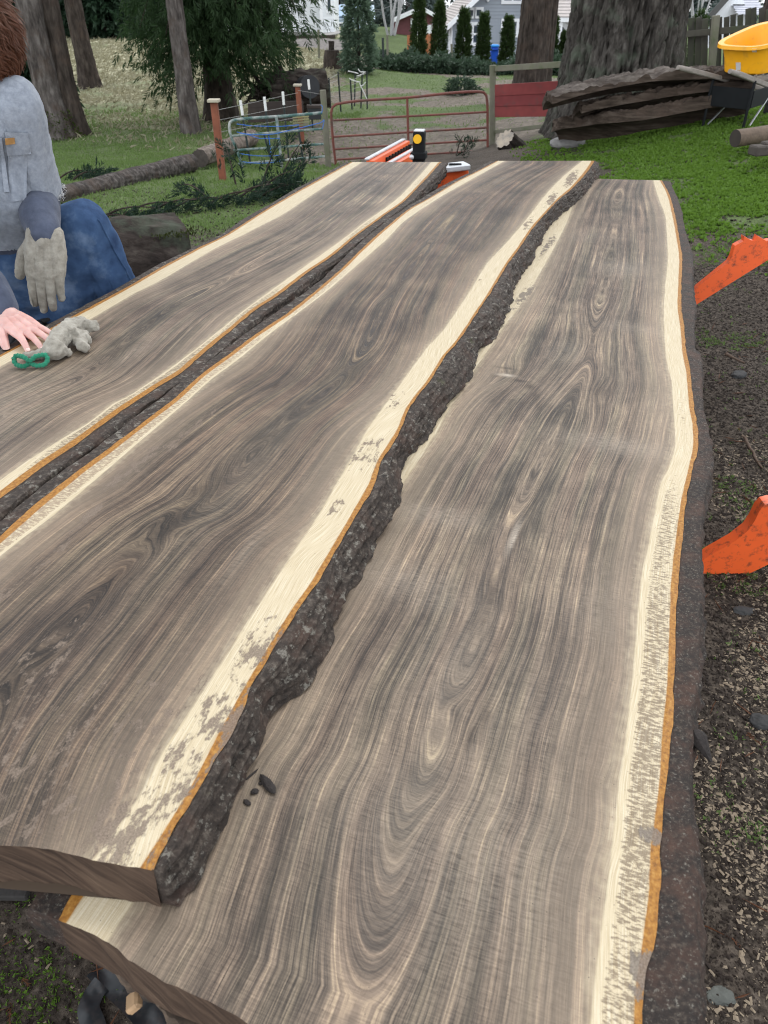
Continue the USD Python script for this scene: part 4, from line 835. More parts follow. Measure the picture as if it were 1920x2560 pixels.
# scattered sprouts on the bare soil near the boards
def sprouts(n, y0, y1, p0, p1, size):
    x, y = scatter(n, y0, y1, p0, p1, r, .9)
    dens = smoothstep(.02, .3, nz(np.stack([x, y, x * 0], -1), 3.0, 46, 4)); k = r.random(n) < dens * .8 + .05; x, y = x[k], y[k]; n = len(x)
    b = Bag(); P = np.stack([x, y, height(x, y) - .002], -1); s = size * (.6 + .8 * r.random(n))
    for q in range(4):
        D = r.normal(size=(n, 3)); D[:, 2] = np.abs(D[:, 2]) * .8 + .35
        b.add(*blades(P + r.normal(size=(n, 3)) * [.006, .006, .001], D, s, s * (.18 if q < 3 else .6), r, .15))
    return b.out()
obj('ground_weeds', sprouts(9000, 1.0, 5.6, 1640, 2050, .014), GRASS, smooth=False, kind='stuff', label='tiny green weeds in the bare soil right of the boards', cat='weeds')
obj('ground_moss', sprouts(7000, .55, 1.7, -250, 620, .010), MOSSL, smooth=False, kind='stuff', label='dark moss tufts on the shaded soil below the left board ends', cat='moss')
def chips(n, y0, y1, p0, p1, size, r, flat=.25, power=1.2, clump=0.0):
    x, y = scatter(n, y0, y1, p0, p1, r, power)
    if clump:
        k = r.random(n) < smoothstep(-.25, .3, nz(np.stack([x, y, x * 0], -1), clump, 47, 3)); x, y = x[k], y[k]; n = len(x)
    c = np.stack([x, y, height(x, y) + size * .12], -1)
    a = r.random(n) * 6.283; s = size * (.26 + 1.1 * r.random(n) ** 4)
    u = np.stack([np.cos(a), np.sin(a), r.normal(size=n) * .3], -1); w = np.stack([-np.sin(a), np.cos(a), r.normal(size=n) * .3], -1)
    asp = .3 + .6 * r.random(n)
    V = []
    for su, sw in ((-1, -.7), (1, -1), (.8, 1), (-1.1, .8)):
        V.append(c + u * (su * s / 2)[:, None] * (.7 + .6 * r.random((n, 1))) + w * (sw * s * asp / 2)[:, None] + np.array([0, 0, 1.0]) * (s * flat * .4 * r.random(n))[:, None])
    top = c + np.array([0, 0, 1.0]) * (s * flat)[:, None]
    V = np.stack(V + [top], 1).reshape(-1, 3)
    i = np.arange(n)[:, None] * 5
    return V, np.vstack([i + [0, 1, 4], i + [1, 2, 4], i + [2, 3, 4], i + [3, 0, 4]])
PALECHIP = leaf_mat('pale_wood_chips', (.24, .19, .135), (.84, .80, .73), .05, .8)
BROWNCHIP = leaf_mat('brown_litter', (.022, .015, .011), (.24, .185, .14), .05, .85)
RUSTCHIP = leaf_mat('rusty_needles', (.10, .04, .018), (.24, .11, .05), .1, .8)
obj('wood_chips', chips(30000, .55, 3.0, 1690, 2080, .0105, r, clump=2.2, power=.75), PALECHIP, smooth=False, kind='stuff', label='pale wood chips strewn over the soil on the right', cat='wood chips')
obj('wood_chips', chips(1500, .4, 1.8, -300, 640, .011, r, clump=2.0), PALECHIP, smooth=False, kind='stuff', label='pale wood chips on the dark soil at the bottom left', cat='wood chips')
b = Bag(); b.add(*chips(60000, .6, 5.2, 1600, 2120, .0115, r, power=.8)); b.add(*chips(9000, .35, 1.9, -350, 640, .012, r)); b.add(*chips(9000, 4.4, 9.5, 0, 1000, .03, r)); b.add(*chips(6000, 5, 12, 1300, 2000, .03, r, clump=1.5))
obj('leaf_litter', b.out(), BROWNCHIP, smooth=False, kind='stuff', label='brown bark crumbs and litter on the soil round the sawmill', cat='litter')
x, y = scatter(800, .5, 4.5, -200, 2100, r, .9); k = np.abs(x) > .5; x, y = x[k], y[k]; n = len(x)
D = r.normal(size=(n, 3)); D[:, 2] = np.abs(D[:, 2]) * .12
obj('fallen_needles', blades(np.stack([x, y, height(x, y) + .006], -1), D, .03 + .06 * r.random(n), .004, r, .03), RUSTCHIP, smooth=False, kind='stuff', label='rusty fallen needles on the bare soil', cat='needles')
# ---------------------------------------------------------------- the sawmill that carries the slabs
ORANGE = plain('orange_paint', (.72, .105, .022), .42, .08, 5, spec=.5, dirt=(.07, .032, .022), dirt_amount=.40, dirt_scale=34)
ORANGE2 = plain('orange_paint_clean', (.75, .12, .028), .4, .06, 5, spec=.5, dirt=(.10, .05, .03), dirt_amount=.3, dirt_scale=14)
STEEL = plain('galvanised_steel', (.55, .56, .57), .38, .12, 20, metal=.75)
BLACKSTEEL = plain('black_steel', (.009, .010, .011), .55, .2, 10, spec=.12)
YELLOWDOT = plain('yellow_reflector', (.75, .42, .015), .45, .06)
RUBBER = plain('tyre_rubber', (.022, .022, .023), .72, .25, 25, dirt=(.07, .06, .05), dirt_amount=.35, dirt_scale=12)
mill = thing('sawmill', 'orange portable sawmill under the slabs, with toothed loading arms on its right side', 'sawmill')
# bed: two long rails and cross bunks carrying the lowest board
A = slab_right.a; Bv = slab_right.b
def bed(t, v, z): return np.append(slab_right.o + t * A + v * Bv, z)
for v in (-.95, -.28):
    obj('bed_rail', beam(bed(.45, v, .50), bed(4.55, v, .50), .06, .14), ORANGE2, mill)
for t in (.55, 1.55, 2.6, 3.7):
    obj('bunk', beam(bed(t, -1.35, .602), bed(t, .17, .602), .07, .065), ORANGE2, mill)
    obj('leg', beam(bed(t, -.28, .43), bed(t, -.28, -.02), .06, .06, up=(1, 0, 0)), BLACKSTEEL, mill)
    obj('leg', beam(bed(t, -.95, .43), bed(t, -.95, -.02), .06, .06, up=(1, 0, 0)), BLACKSTEEL, mill)
def plate(pts2, origin, ux, uy, thick, bev=0):
    """a steel plate cut to an outline, standing in the plane ux, uy"""
    from shapely.geometry import Polygon
    m = trimesh.creation.extrude_polygon(Polygon(pts2), thick, engine='earcut')
    ux, uy = unit(np.array(ux, float)), unit(np.array(uy, float)); n = np.cross(ux, uy)
    M = np.eye(4); M[:3, 0], M[:3, 1], M[:3, 2], M[:3, 3] = ux, uy, n, np.array(origin) - n * thick / 2
    m.apply_transform(M)
    return m
def arm(root_px, pts_px, y, depth_dir, thick=.035):
    """loading arm: its outline is known by where it stands, in an upright plane at distance y"""
    o = at_y(*root_px, y)
    P = [at_y(a, b, y) for a, b in pts_px]
    poly = [(p[0] - o[0], p[2] - o[2]) for p in P]
    return plate(poly, o, (1, 0, 0), (0, 0, 1), thick)
# far arm: bar with a saw-tooth end; near arm: broad blade with a rounded knuckle
obj('loading_arm', arm((1740, 730), [(1560, 862), (1738, 720), (1741, 715), (1819, 652), (1826, 640), (1834, 612), (1856, 600), (1857, 588), (1875, 599), (1884, 600), (1890, 587), (1912, 600), (1920, 598), (1936, 598), (1960, 620), (1742, 756), (1600, 862)], 3.62, 0), ORANGE, mill)
obj('loading_arm', arm((1757, 1400), [(1600, 1500), (1770, 1377), (1830, 1343), (1864, 1316), (1880, 1292), (1893, 1265), (1905, 1252), (1925, 1247), (1960, 1250), (1990, 1300), (1980, 1360), (1920, 1398), (1760, 1474), (1640, 1560)], 2.02, 0, .045), ORANGE, mill, smooth=25)
obj('arm_bracket', box(bed(3.1, .10, .50), (.10, .3, .09), bev=.006), BLACKSTEEL, mill)
obj('arm_bracket', box(bed(1.5, .10, .50), (.10, .3, .09), bev=.006), BLACKSTEEL, mill)
# post with the yellow dot, the orange end beam and the lidded box
pb = at_y(1047, 400, 5.45)
def mpx(px, y, py): return metres(px, y, py)
w = mpx(29, 5.45, 365); hz0, hz1 = at_y(1047, 400, 5.45)[2] - .5, at_y(1047, 328, 5.45)[2]
obj('stop_post', box((pb[0], 5.45, (hz0 + hz1) / 2), (w, w, hz1 - hz0), -.18, .006), BLACKSTEEL, mill)
obj('post_cap', box((pb[0], 5.45, hz1 + .004), (w * .9, w * .9, .012), -.18, .004), STEEL, mill)
dot = trimesh.creation.cylinder(mpx(10.5, 5.45, 345), .006, sections=40); dot.apply_transform(trimesh.transformations.rotation_matrix(math.pi / 2, (1, 0, 0)))
dp = at_y(1044, 345, 5.45); dot.apply_transform(trimesh.transformations.rotation_matrix(-.18, (0, 0, 1))); dot.apply_translation((dp[0] - .003, 5.45 - w / 2 - .006, dp[2])); obj('reflector', dot, YELLOWDOT, mill)
cl = at_y(1047, 388, 5.45); obj('post_clamp', box((cl[0], 5.45, cl[2]), (w * 1.35, w * 1.25, .045), -.18, .006), BLACKSTEEL, mill)
kb = trimesh.creation.icosphere(2, mpx(6, 5.4, 392)); kb.apply_translation(at_y(1029, 393, 5.38)); obj('clamp_knob', kb, STEEL, mill, smooth=True)
p0, p1 = at_y(925, 408, 5.2), at_y(1016, 357, 6.1)
q0, q1 = at_y(960, 418, 5.2), at_y(1036, 374, 6.0)
obj('ramp', beam(p0 + [0, 0, -.03], p1 + [0, 0, -.03], .05, .09), ORANGE2, mill)
obj('ramp_rim', beam(p0 + [-.02, 0, .022], p1 + [-.02, 0, .022], .03, .012), STEEL, mill)
obj('ramp', beam(q0 + [0, 0, -.05], q1 + [0, 0, -.05], .09, .10), ORANGE2, mill)
obj('ramp_rim', beam(q0 + [0, 0, .006], q1 + [0, 0, .006], .03, .012), STEEL, mill)
# rack teeth along the ramp
b = Bag()
for k in np.linspace(.3, .95, 9):
    b.mesh(box(p0 * (1 - k) + p1 * k + [.035, 0, -.02], (.012, .03, .03), -.5))
obj('rack', b.out(), BLACKSTEEL, mill)
e = at_y(1128, 440, 4.75)
obj('end_box', beam(at_y(1080, 470, 4.62) + [0, 0, -.05], at_y(1166, 440, 4.72) + [0, 0, -.05], .10, .24, .006), ORANGE2, mill)
lid0, lid1 = at_y(1106, 421, 4.62), at_y(1168, 414, 4.66)
obj('box_lid', beam(lid0, lid1, .11, .030, .005), STEEL, mill)
obj('lid_hinge', box((lid0 + lid1) / 2 + [0, -.02, .018], (.07, .02, .008), 0, .002), BLACKSTEEL, mill)
# tyre at the left side
def tyre(c, axis, R, w, parent):
    prof = []
    for a in np.linspace(0, 2 * np.pi, 25)[:-1]:
        ca, sa = math.cos(a), math.sin(a)
        prof.append((R - w * .42 + w * .42 * np.sign(ca) * abs(ca) ** .55, w / 2 * np.sign(sa) * abs(sa) ** .5))
    prof = np.array(prof); n = 96
    th = np.linspace(0, 2 * np.pi, n, endpoint=False)
    V = np.stack([prof[None, :, 0] * np.cos(th)[:, None], np.repeat(prof[None, :, 1], n, 0), prof[None, :, 0] * np.sin(th)[:, None]], -1).reshape(-1, 3)
    k = len(prof); i, j = np.meshgrid(np.arange(n), np.arange(k), indexing='ij')
    F = np.stack([i * k + j, i * k + (j + 1) % k, ((i + 1) % n) * k + (j + 1) % k, ((i + 1) % n) * k + j], -1).reshape(-1, 4)
    M = trimesh.geometry.align_vectors((0, 1, 0), axis); M[:3, 3] = c
    t = trimesh.Trimesh(V, np.vstack([F[:, [0, 1, 2]], F[:, [0, 2, 3]]]), process=False); t.apply_transform(M)
    wheel = obj('wheel', t, RUBBER, parent, smooth=40)
    tr = Bag()
    for s in np.linspace(0, 2 * np.pi, 46, endpoint=False):
        for z_, sk in ((-.36, .25), (-.12, -.2), (.12, .2), (.36, -.25)):
            m = hull_box((.042, w * .17, .014), .003); m.apply_transform(trimesh.transformations.rotation_matrix(sk, (0, 0, 1)))
            m.apply_translation((0, z_ * w, R + .003)); m.apply_transform(trimesh.transformations.rotation_matrix(s + z_ * .2, (0, 1, 0))); tr.mesh(m, M)
    obj('tread', tr.out(), RUBBER, wheel)
    rim = trimesh.creation.cylinder(R * .58, w * .7, sections=40); rim.apply_transform(trimesh.transformations.rotation_matrix(math.pi / 2, (1, 0, 0))); rim.apply_transform(M); obj('rim', rim, STEEL, wheel)
tc_ = at_y(122, 800, 2.62)
tyre(tc_ + np.array([0, 0, -.31]) + [0, .05, 0], unit(np.array([.80, -.60, .0])), .34, .21, mill)
obj('axle', trimesh.creation.cylinder(.03, segment=[tc_ + [0, .05, -.31], tc_ + [.9, -.45, -.31]]), BLACKSTEEL, mill)

# ---------------------------------------------------------------- what lies under and on the slabs
sl = thing('waste_slab', 'brown bark-edged offcut under the near end of the right slab', 'wood slab')
def offcut():
    P0, P1 = on_z(268, 2417, .672), on_z(450, 2556, .672)
    d = unit(P1 - P0); perp = np.append(slab_right.a, 0)
    n, k = 90, 12
    s = np.linspace(0, 2.6, n); V = []
    L = np.linalg.norm(P1 - P0)
    for t in s:
        o = P0 + d * t * L + perp * (.002 + .010 * float(nz(np.array([[t * 4, 0, 0]]), 1.0, 3, 3)[0]))
        V.append([o, o + [0, 0, -.012], o + perp * .004 + [0, 0, -.045], o + perp * .03 + [0, 0, -.068], o + perp * .8 + [0, 0, -.068], o + perp * .8])
    V = np.array(V); V[:, 1:4] += (.006 * nz(V[:, 1:4] * np.array([1., 1, 1]), 40.0, 4, 3))[..., None]
    m = V.shape[1]; i, j = np.meshgrid(np.arange(n - 1), np.arange(m), indexing='ij')
    F = np.stack([i * m + j, i * m + (j + 1) % m, (i + 1) * m + (j + 1) % m, (i + 1) * m + j], -1).reshape(-1, 4)
    return V.reshape(-1, 3), F
offm = mat('weathered_offcut', {'g': ('geometry', {}), 'n': ('noise_texture', {'scale': 30.0, 'detail': 7.0, 'roughness': .65}), 'r': ('rgb_ramp', {'ramp': [(.3, (.02, .014, .011)), (.5, (.07, .048, .033)), (.7, (.15, .105, .07))]}), 'b': ('bump', {'distance': .003}), 'p': ('principled_bsdf', {'roughness': .8})},
           [('g.position', 'n.vector'), ('n.fac', 'r.fac'), ('r.color', 'p.base_color'), ('n.fac', 'b.height'), ('b.normal', 'p.normal')])
obj('board', offcut(), offm, sl, smooth=30)
spl = beam(on_z(322, 2515, .60), on_z(350, 2492, .615), .022, .012, .003)
obj('splinter', spl, plain('fresh_splinter', (.42, .27, .15), .7, .2, 60), smooth=20, label='short pale wood splinter sticking out below the near end of the right slab', cat='splinter')
BLACKPLASTIC = plain('black_plastic', (.012, .014, .016), .35, .2, 12, spec=.5, dirt=(.06, .05, .045), dirt_amount=.4, dirt_scale=20)
tarp = thing('plastic_strip', 'crumpled black plastic strip lying on the soil below the slab ends', 'plastic')
def strip(pxs, w, seed):
    C = np.array([G(a, b) for a, b in pxs]); C = spline(C, 40); C[:, 2] += .02
    T, U, W = frames(C); s_ = np.cross(T, [0, 0, 1.]); s_ = unit(s_)
    v = np.linspace(-1, 1, 9)
    X = C[:, None] + s_[:, None] * (v * w / 2)[None, :, None]
    X[..., 2] = height(X[..., 0].ravel(), X[..., 1].ravel()).reshape(X.shape[:2]) + .010 + .007 * nz(X, 20.0, seed, 3)
    return X.reshape(-1, 3), grid_faces(40, 9)[:, ::-1]
obj('strip', strip([(250, 2420), (300, 2475), (345, 2520), (420, 2600)], .055, 4), BLACKPLASTIC, tarp, smooth=True)
obj('strip', strip([(262, 2478), (225, 2520), (240, 2575), (260, 2640)], .040, 6), BLACKPLASTIC, tarp, smooth=True)
obj('wood_lath', beam(G(-40, 2247) + [0, 0, .02], G(78, 2249) + [0, 0, .02], .022, .018, .003), plain('grey_lath', (.030, .027, .025), .8, .25, 30, bump=.002), smooth=20, label='grey lath lying on the soil at the left edge below the middle slab', cat='lath')
RUSTFROND = leaf_mat('rusty_frond', (.11, .045, .02), (.26, .12, .05), .15)
def frond(px, py, px2, py2, seed, label, n=16, mtl=RUSTFROND, w=.22):
    r_ = np.random.default_rng(seed); a, b_ = G(px, py) + [0, 0, .012], G(px2, py2) + [0, 0, .012]; d = b_ - a; L = np.linalg.norm(d); s_ = unit(np.cross(d, [0, 0, 1.]))
    P, D, Ls = [], [], []
    for k in range(n):
        f = k / n
        for side in (-1, 1):
            P.append(a + d * f + [0, 0, .004 * r_.random()]); D.append(unit(d) * 1.0 + s_ * side * .8 + r_.normal(size=3) * [.1, .1, .08]); Ls.append(L * w * (1 - .6 * f) * (.7 + .5 * r_.random()))
    bb = Bag().add(*blades(np.array(P), np.array(D), np.array(Ls), np.array(Ls) * .22, r_, .04)); bb.tube(np.linspace(a, b_, 6), .0012, 5)
    return obj('fallen_frond', bb.out(), mtl, smooth=False, label=label, cat='frond')
frond(1826, 2352, 1868, 2405, 3, 'rusty cedar frond on the chips at the lower right')
frond(1862, 1842, 1900, 1870, 4, 'rusty frond on the chips level with the right board kink')
frond(60, 2455, 100, 2490, 5, 'rusty cedar sprig on the mossy soil at bottom left', 12)
frond(30, 2515, 28, 2580, 7, 'rusty sprig at the bottom left corner', 10)
# bark crumbs fallen on the right slab
CRUMB = plain('bark_crumb', (.022, .017, .015), .8, .4, 120, bump=.002, bscale=300)
def crumb(px, py, z, L, W, rz, seed, label, group=None):
    m = trimesh.creation.icosphere(3, 1.0); v = m.vertices * [L / 2, W / 2, W / 3]; v = v * (1 + .35 * nz(m.vertices, 2.2, seed, 3))[:, None]
    o = on_z(px, py, z); rot = trimesh.transformations.rotation_matrix(rz, (0, 0, 1))[:3, :3]
    obj('bark_crumb', trimesh.Trimesh(v @ rot.T + o + [0, 0, W / 4], m.faces, process=False), CRUMB, smooth=True, label=label, cat='bark flake', group=group)
crumb(669, 1963, Z3, .032, .012, -.9, 3, 'largest dark bark flake on the right slab beside the bark edge', 'bark flakes on the right slab')
crumb(630, 1937, Z3, .022, .003, .9, 4, 'thin upright sliver of bark nearest the bark edge', 'bark flakes on the right slab')
crumb(637, 1981, Z3, .010, .008, .3, 5, 'small round bark crumb below the largest flake', 'bark flakes on the right slab')
crumb(618, 2008, Z3, .012, .006, -.6, 6, 'small bark crumb lowest on the right slab', 'bark flakes on the right slab')
crumb(652, 1960, Z3, .006, .005, 0, 7, 'tiny bark crumb left of the largest flake', 'bark flakes on the right slab')
# sticking bark shard at the right edge of the right slab
sh = thing('bark_shard', 'dark bark splinter hanging off the right edge of the right slab', 'bark flake')
o1, o2 = on_z(1735, 1826, Z3 - .01), on_z(1778, 1905, Z3 - .03)
obj('shard', tube(np.linspace(o1, o2, 8), [.006, .011, .012, .010, .008, .006, .004, .002], 7), CRUMB, sh, smooth=20)
ROCK = plain('dark_stone', (.038, .038, .038), .85, .35, 20, bump=.004, bscale=60)
GREYROCK = plain('grey_stone', (.22, .21, .20), .8, .3, 9, bump=.01, bscale=30)
def stone(px, py, size, seed, label, material=ROCK, rz=0.0, group=None):
    g = G(px, py); m = trimesh.creation.icosphere(4, 1.0); v = m.vertices * (1 + .30 * nz(m.vertices, 1.3, seed, 2) + .10 * nz(m.vertices, 4.0, seed + 1, 3))[:, None]
    v = np.sign(v) * np.abs(v) ** .85 * np.array(size) / 2
    rot = trimesh.transformations.rotation_matrix(rz, (0, 0, 1))[:3, :3]
    obj('stone', trimesh.Trimesh(v @ rot.T + g + [0, 0, size[2] * .25], m.faces, process=False), material, smooth=True, label=label, cat='stone', group=group)
stone(1862, 1537, (.085, .05, .03), 3, 'flat dark stone on the chips just below the near orange arm', rz=-.3)
stone(1420, 367, (.42, .25, .16), 5, 'pale grey stone on the moss below the bark pile', GREYROCK)
stone(1470, 342, (.5, .3, .2), 6, 'darker mossy stone right of the pale stone at the bark pile foot', ROCK, .4)
stone(1660, 322, (.20, .10, .06), 7, 'small whitish stone on the moss in front of the bark pile', plain('whitish_stone', (.5, .48, .45), .8, .2), .3)
stone(1785, 1390, (.05, .04, .02), 8, 'small dark stone beside the root of the near orange arm')
stone(1845, 945, (.09, .06, .04), 9, 'dark stone half sunk in the soil right of the far arm', rz=.6)
stone(1900, 1810, (.06, .05, .03), 12, 'dark pebble at the right edge below the near arm')
stone(1800, 2500, (.06, .045, .025), 11, 'grey-green stone touching the right slab bark at the bottom right', plain('damp_grey_stone', (.085, .09, .08), .75, .35, 30, bump=.003, bscale=90))

# ---------------------------------------------------------------- logs
def log(name, label, p, q, r0, r1, material, seed, furrow=.07, segs=40, rings=60, cut=None, cat='log', lump=.08, group=None):
    p, q = np.asarray(p, float), np.asarray(q, float); L = np.linalg.norm(q - p); d = (q - p) / L
    root = thing(name, label, cat, p, group=group)
    V, F = trunk_mesh((0, 0, 0), (0, 0, L), r0, r1, seed, segs=segs, rings=rings, flare=0, lobes=lump, furrow=furrow)
    # even spacing along the log
    M = trimesh.geometry.align_vectors((0, 0, 1), d)[:3, :3]
    obj('bark', (V @ M.T, F), material, root, smooth=True)
    for k, end in ((0, np.zeros(3)), (rings - 1, np.array([0, 0, L]))):
        ring_ = V[k * segs:(k + 1) * segs]; ins = end + (ring_ - end) * .55
        vv = np.vstack([ring_, ins, end[None] + [0, 0, .0]]); i = np.arange(segs); j = (i + 1) % segs
        ff = np.vstack([np.stack([i, j, segs + j], 1), np.stack([i, segs + j, segs + i], 1), np.stack([segs + i, segs + j, np.full(segs, 2 * segs)], 1)])
        obj('cut_face', (vv @ M.T, ff if k else ff[:, ::-1]), cut or DARKCUT, root, smooth=False)
    return root
DARKCUT = plain('weathered_cut', (.055, .045, .038), .85, .35, 18, bump=.004, bscale=60)
PALECUT = plain('fresh_cut', (.42, .35, .27), .8, .18, 14, dirt=(.20, .18, .16), dirt_amount=.48, dirt_scale=7)
fl0, fl1 = G(150, 545), G(478, 428)
fl1b = G(610, 372)
log('fallen_log', 'long fallen log with flaking grey bark across the left lawn', fl0 + [-.5, -.1, .07], fl1 + [0, 0, .11], .085, .125, ROTTEN, 51, .10, 44, 110)
log('fallen_log', 'farther piece of fallen log behind the rusty post, paler and peeling', fl1 + [.10, .25, .13], fl1b + [.1, .4, .14], .12, .13, bark_tree_mat('peeling_log', (.05, .04, .034), (.17, .14, .12), (.30, .26, .22)), 53, .10, 44, 60)
# big dark log round behind the left slab
lr0, lr1 = at_y(448, 590, 5.0), at_y(215, 648, 4.5)
log('log_section', 'dark charred-looking log section with mossy top behind the left slab', np.array([lr0[0], lr0[1], lr0[2] - .17]), np.array([lr1[0] - .5, lr1[1], lr1[2] - .14]), .29, .27, DARKLOG, 55, .08, 60, 70)
mp = at_y(380, 565, 4.86)
bb = Bag(); r_ = np.random.default_rng(4); n = 700
P_ = np.stack([mp[0] + r_.normal(size=n) * .14, mp[1] - .02 + r_.normal(size=n) * .05, np.full(n, mp[2] - .03) - .02 * r_.random(n)], -1); Dm = r_.normal(size=(n, 3)) * .7; Dm[:, 2] = .8
obj('log_moss', blades(P_, Dm, .028, .012, r_), leaf_mat('olive_moss', (.035, .045, .01), (.11, .12, .025), .2), smooth=False, kind='stuff', label='olive moss on top of the dark log section', cat='moss')
# seat log under the person and others near the wheel
log('seat_log', 'dark log half hidden under the seated person beside the tyre', at_y(-160, 655, 2.95) + [0, .2, -.16], at_y(300, 800, 3.1) + [0, .15, -.10], .17, .17, DARKLOG, 57, .08, 40, 40)
# cut stump end by the gate post
c0, c1 = at_y(1258, 352, 12.6), at_y(1330, 352, 12.9)
log('cut_log', 'short cut log with a pale oval sawn face beside the grey gate post', at_y(1262, 346, 12.0), at_y(1262, 346, 12.0) + np.array([.46, .30, -.50]), .14, .19, DARKLOG, 59, .16, 40, 40, PALECUT, lump=.2)
# round post pieces at the right
log('round_post', 'brown round post lying on the moss below the wheelbarrow', at_y(1838, 346, 8.3), at_y(2010, 322, 8.6), .078, .078, plain('brown_post_wood', (.12, .085, .06), .8, .3, 20, bump=.006, bscale=40), 61, .02, 24, 20, plain('post_end', (.035, .027, .022), .9, .3), cat='post', lump=.01)
pl = thing('split_block', 'dark split wood block on the moss below the round post', 'wood block', (0, 0, 0))
obj('block', beam(at_y(1880, 377, 7.7), at_y(2010, 366, 7.8), .14, .085, .012), DARKCUT, pl, smooth=20)
obj('wedge', beam(at_y(1905, 368, 7.75) + [0, 0, .02], at_y(2010, 356, 7.8) + [0, 0, .02], .10, .05, .01), DARKCUT, pl, smooth=20)
def stick(px, py, px2, py2, rad, label, seed, z=.01, material=None):
    a, b_ = G(px, py) + [0, 0, z], G(px2, py2) + [0, 0, z]; C = np.linspace(a, b_, 12); r_ = np.random.default_rng(seed)
    C[:, :2] += np.cumsum(r_.normal(size=(12, 2)), 0) * np.linalg.norm(b_ - a) * .012
    obj('stick', tube(C, np.linspace(rad, rad * .5, 12), 7), material or plain('stick_%d' % seed, (.09, .06, .042), .85, .3, 40), smooth=True, label=label, cat='stick')
stick(1812, 890, 1860, 912, .010, 'reddish stick on the dark soil right of the right slab', 3)
stick(1855, 1095, 1920, 1180, .008, 'thin dark stick on the soil at the right between the two arms', 4)
stick(1590, 320, 1640, 275, .012, 'thin twig standing out of the moss before the bark pile', 5, .05)

LONGBARK = bark_tree_mat('lengthwise_bark', (.018, .013, .010), (.060, .044, .034), (.125, .098, .08), along=(2.4, 14.0, 20.0))
PALEBARKSLAB = bark_tree_mat('weathered_bark_slab', (.030, .024, .02), (.12, .10, .087), (.27, .235, .205), along=(2.4, 14.0, 16.0))
# pile of bark slabs under the huge fir
def bark_shell(label, path_px, ys, width, thick, seed, tilt, curl=.9, lightness=LONGBARK):
    C = spline(np.array([at_y(a, b, y) for (a, b), y in zip(path_px, ys)]), 130)
    T = np.gradient(C, axis=0); T = unit(T); n = 26
    up = np.array([0, 0, 1.0]); S = unit(np.cross(T, up)); U = np.cross(S, T)
    th = np.linspace(-1, 1, n)
    end = np.minimum(1, np.minimum(np.arange(130), 129 - np.arange(130)) / 9.0) ** .6
    ct, st_ = math.cos(tilt), math.sin(tilt)
    rows_o, rows_i = [], []
    for i in range(130):
        wv = width * (.8 + .2 * end[i] + .10 * float(nz(np.array([[i * .06, 0, seed]]), 1.0, seed, 2)[0]))
        a = th * curl
        lat, hgt = np.sin(a) / math.sin(curl) * wv / 2, (np.cos(a) - math.cos(curl)) * wv / 2 / math.sin(curl)
        s_, u_ = S[i] * ct + U[i] * st_, -S[i] * st_ + U[i] * ct
        rows_o.append(C[i] + lat[:, None] * s_ + hgt[:, None] * .75 * u_); rows_i.append(C[i] + lat[:, None] * s_ * .96 + (hgt * .75 - thick)[:, None] * u_)
    O, I = np.array(rows_o), np.array(rows_i)
    q = np.stack([np.repeat(np.arange(130)[:, None] * .075, n, 1), np.repeat(th[None] * 4.2, 130, 0), np.full((130, n), seed * 1.0)], -1)
    d = .05 * (1 - np.abs(nz(q, 1.0, seed, 4)) * 2.5) + .03 * nz(q * 3, 1.0, seed + 1, 3)
    O[..., 2] += d; O += (S * .5 * 1.0)[:, None] * d[..., None]
    b = Bag(); F = grid_faces(130, n)
    root = thing('bark_slab', label, 'bark slab', group=None)
    obj('outer_bark', (O.reshape(-1, 3), F), lightness, root, smooth=True)
    b.add(I.reshape(-1, 3), F[:, ::-1])
    for col in (0, n - 1):
        v = np.vstack([O[:, col], I[:, col]]); i = np.arange(129); f = np.stack([i, i + 1, 130 + i + 1, 130 + i], 1); b.add(v, f if col else f[:, ::-1])
    for row in (0, 129):
        v = np.vstack([O[row], I[row]]); i = np.arange(n - 1); f = np.stack([i, i + 1, n + i + 1, n + i], 1); b.add(v, f if row == 0 else f[:, ::-1])
    obj('inner_bark', b.out(), LONGBARK, root, smooth=True)
bark_shell('topmost long slab of weathered fir bark on the pile, palest and nearest the wheelbarrow', [(1366, 257), (1480, 226), (1610, 204), (1730, 197), (1880, 200)], [9.9, 10.0, 10.1, 10.1, 9.9], .44, .05, 71, .30, lightness=PALEBARKSLAB)
bark_shell('middle long slab of dark fir bark in the pile, with a brown inner end', [(1440, 283), (1560, 262), (1700, 240), (1880, 224)], [10.0, 10.1, 10.1, 10.0], .36, .05, 73, .45)
bark_shell('lowest dark slab of fir bark, resting on the moss', [(1390, 326), (1480, 314), (1600, 298), (1720, 277), (1870, 252)], [10.4, 10.2, 10.0, 10.0, 9.9], .40, .08, 75, .5)
duff = bark_shell

# cut fir branches lying on the left
def branch_pile(label, spots_, seed, size, n, spread, h):
    r_ = np.random.default_rng(seed); P, D = [], []; b = Bag()
    root = thing('cut_branch', label, 'branches')
    for (px, py, dx, dy, up) in spots_:
        o = G(px, py); d = np.array([dx, dy, up]); L = np.linalg.norm(d)
        C = np.linspace(o, o + d, 8) + np.array([0, 0, .03]); C[:, 2] += .05 * np.sin(np.linspace(0, np.pi, 8)); obj('stem', tube(C, np.linspace(.012, .004, 8), 5), CEDARBARK, root, smooth=True)
        k = r_.random(n) ** .8
        c = o + d * k[:, None] + r_.normal(size=(n, 3)) * spread * [1, 1, .5]; c[:, 2] = np.maximum(c[:, 2], o[2] + .02)
        P.append(c); D.append(unit(d) + r_.normal(size=(n, 3)) * .5 + [0, 0, .25])
    P, D = np.vstack(P), np.vstack(D)
    obj('foliage', sprays(P, D, size * (.7 + .6 * r_.random(len(P))), r_, 12, .05, .085), CUT, root, smooth=False)
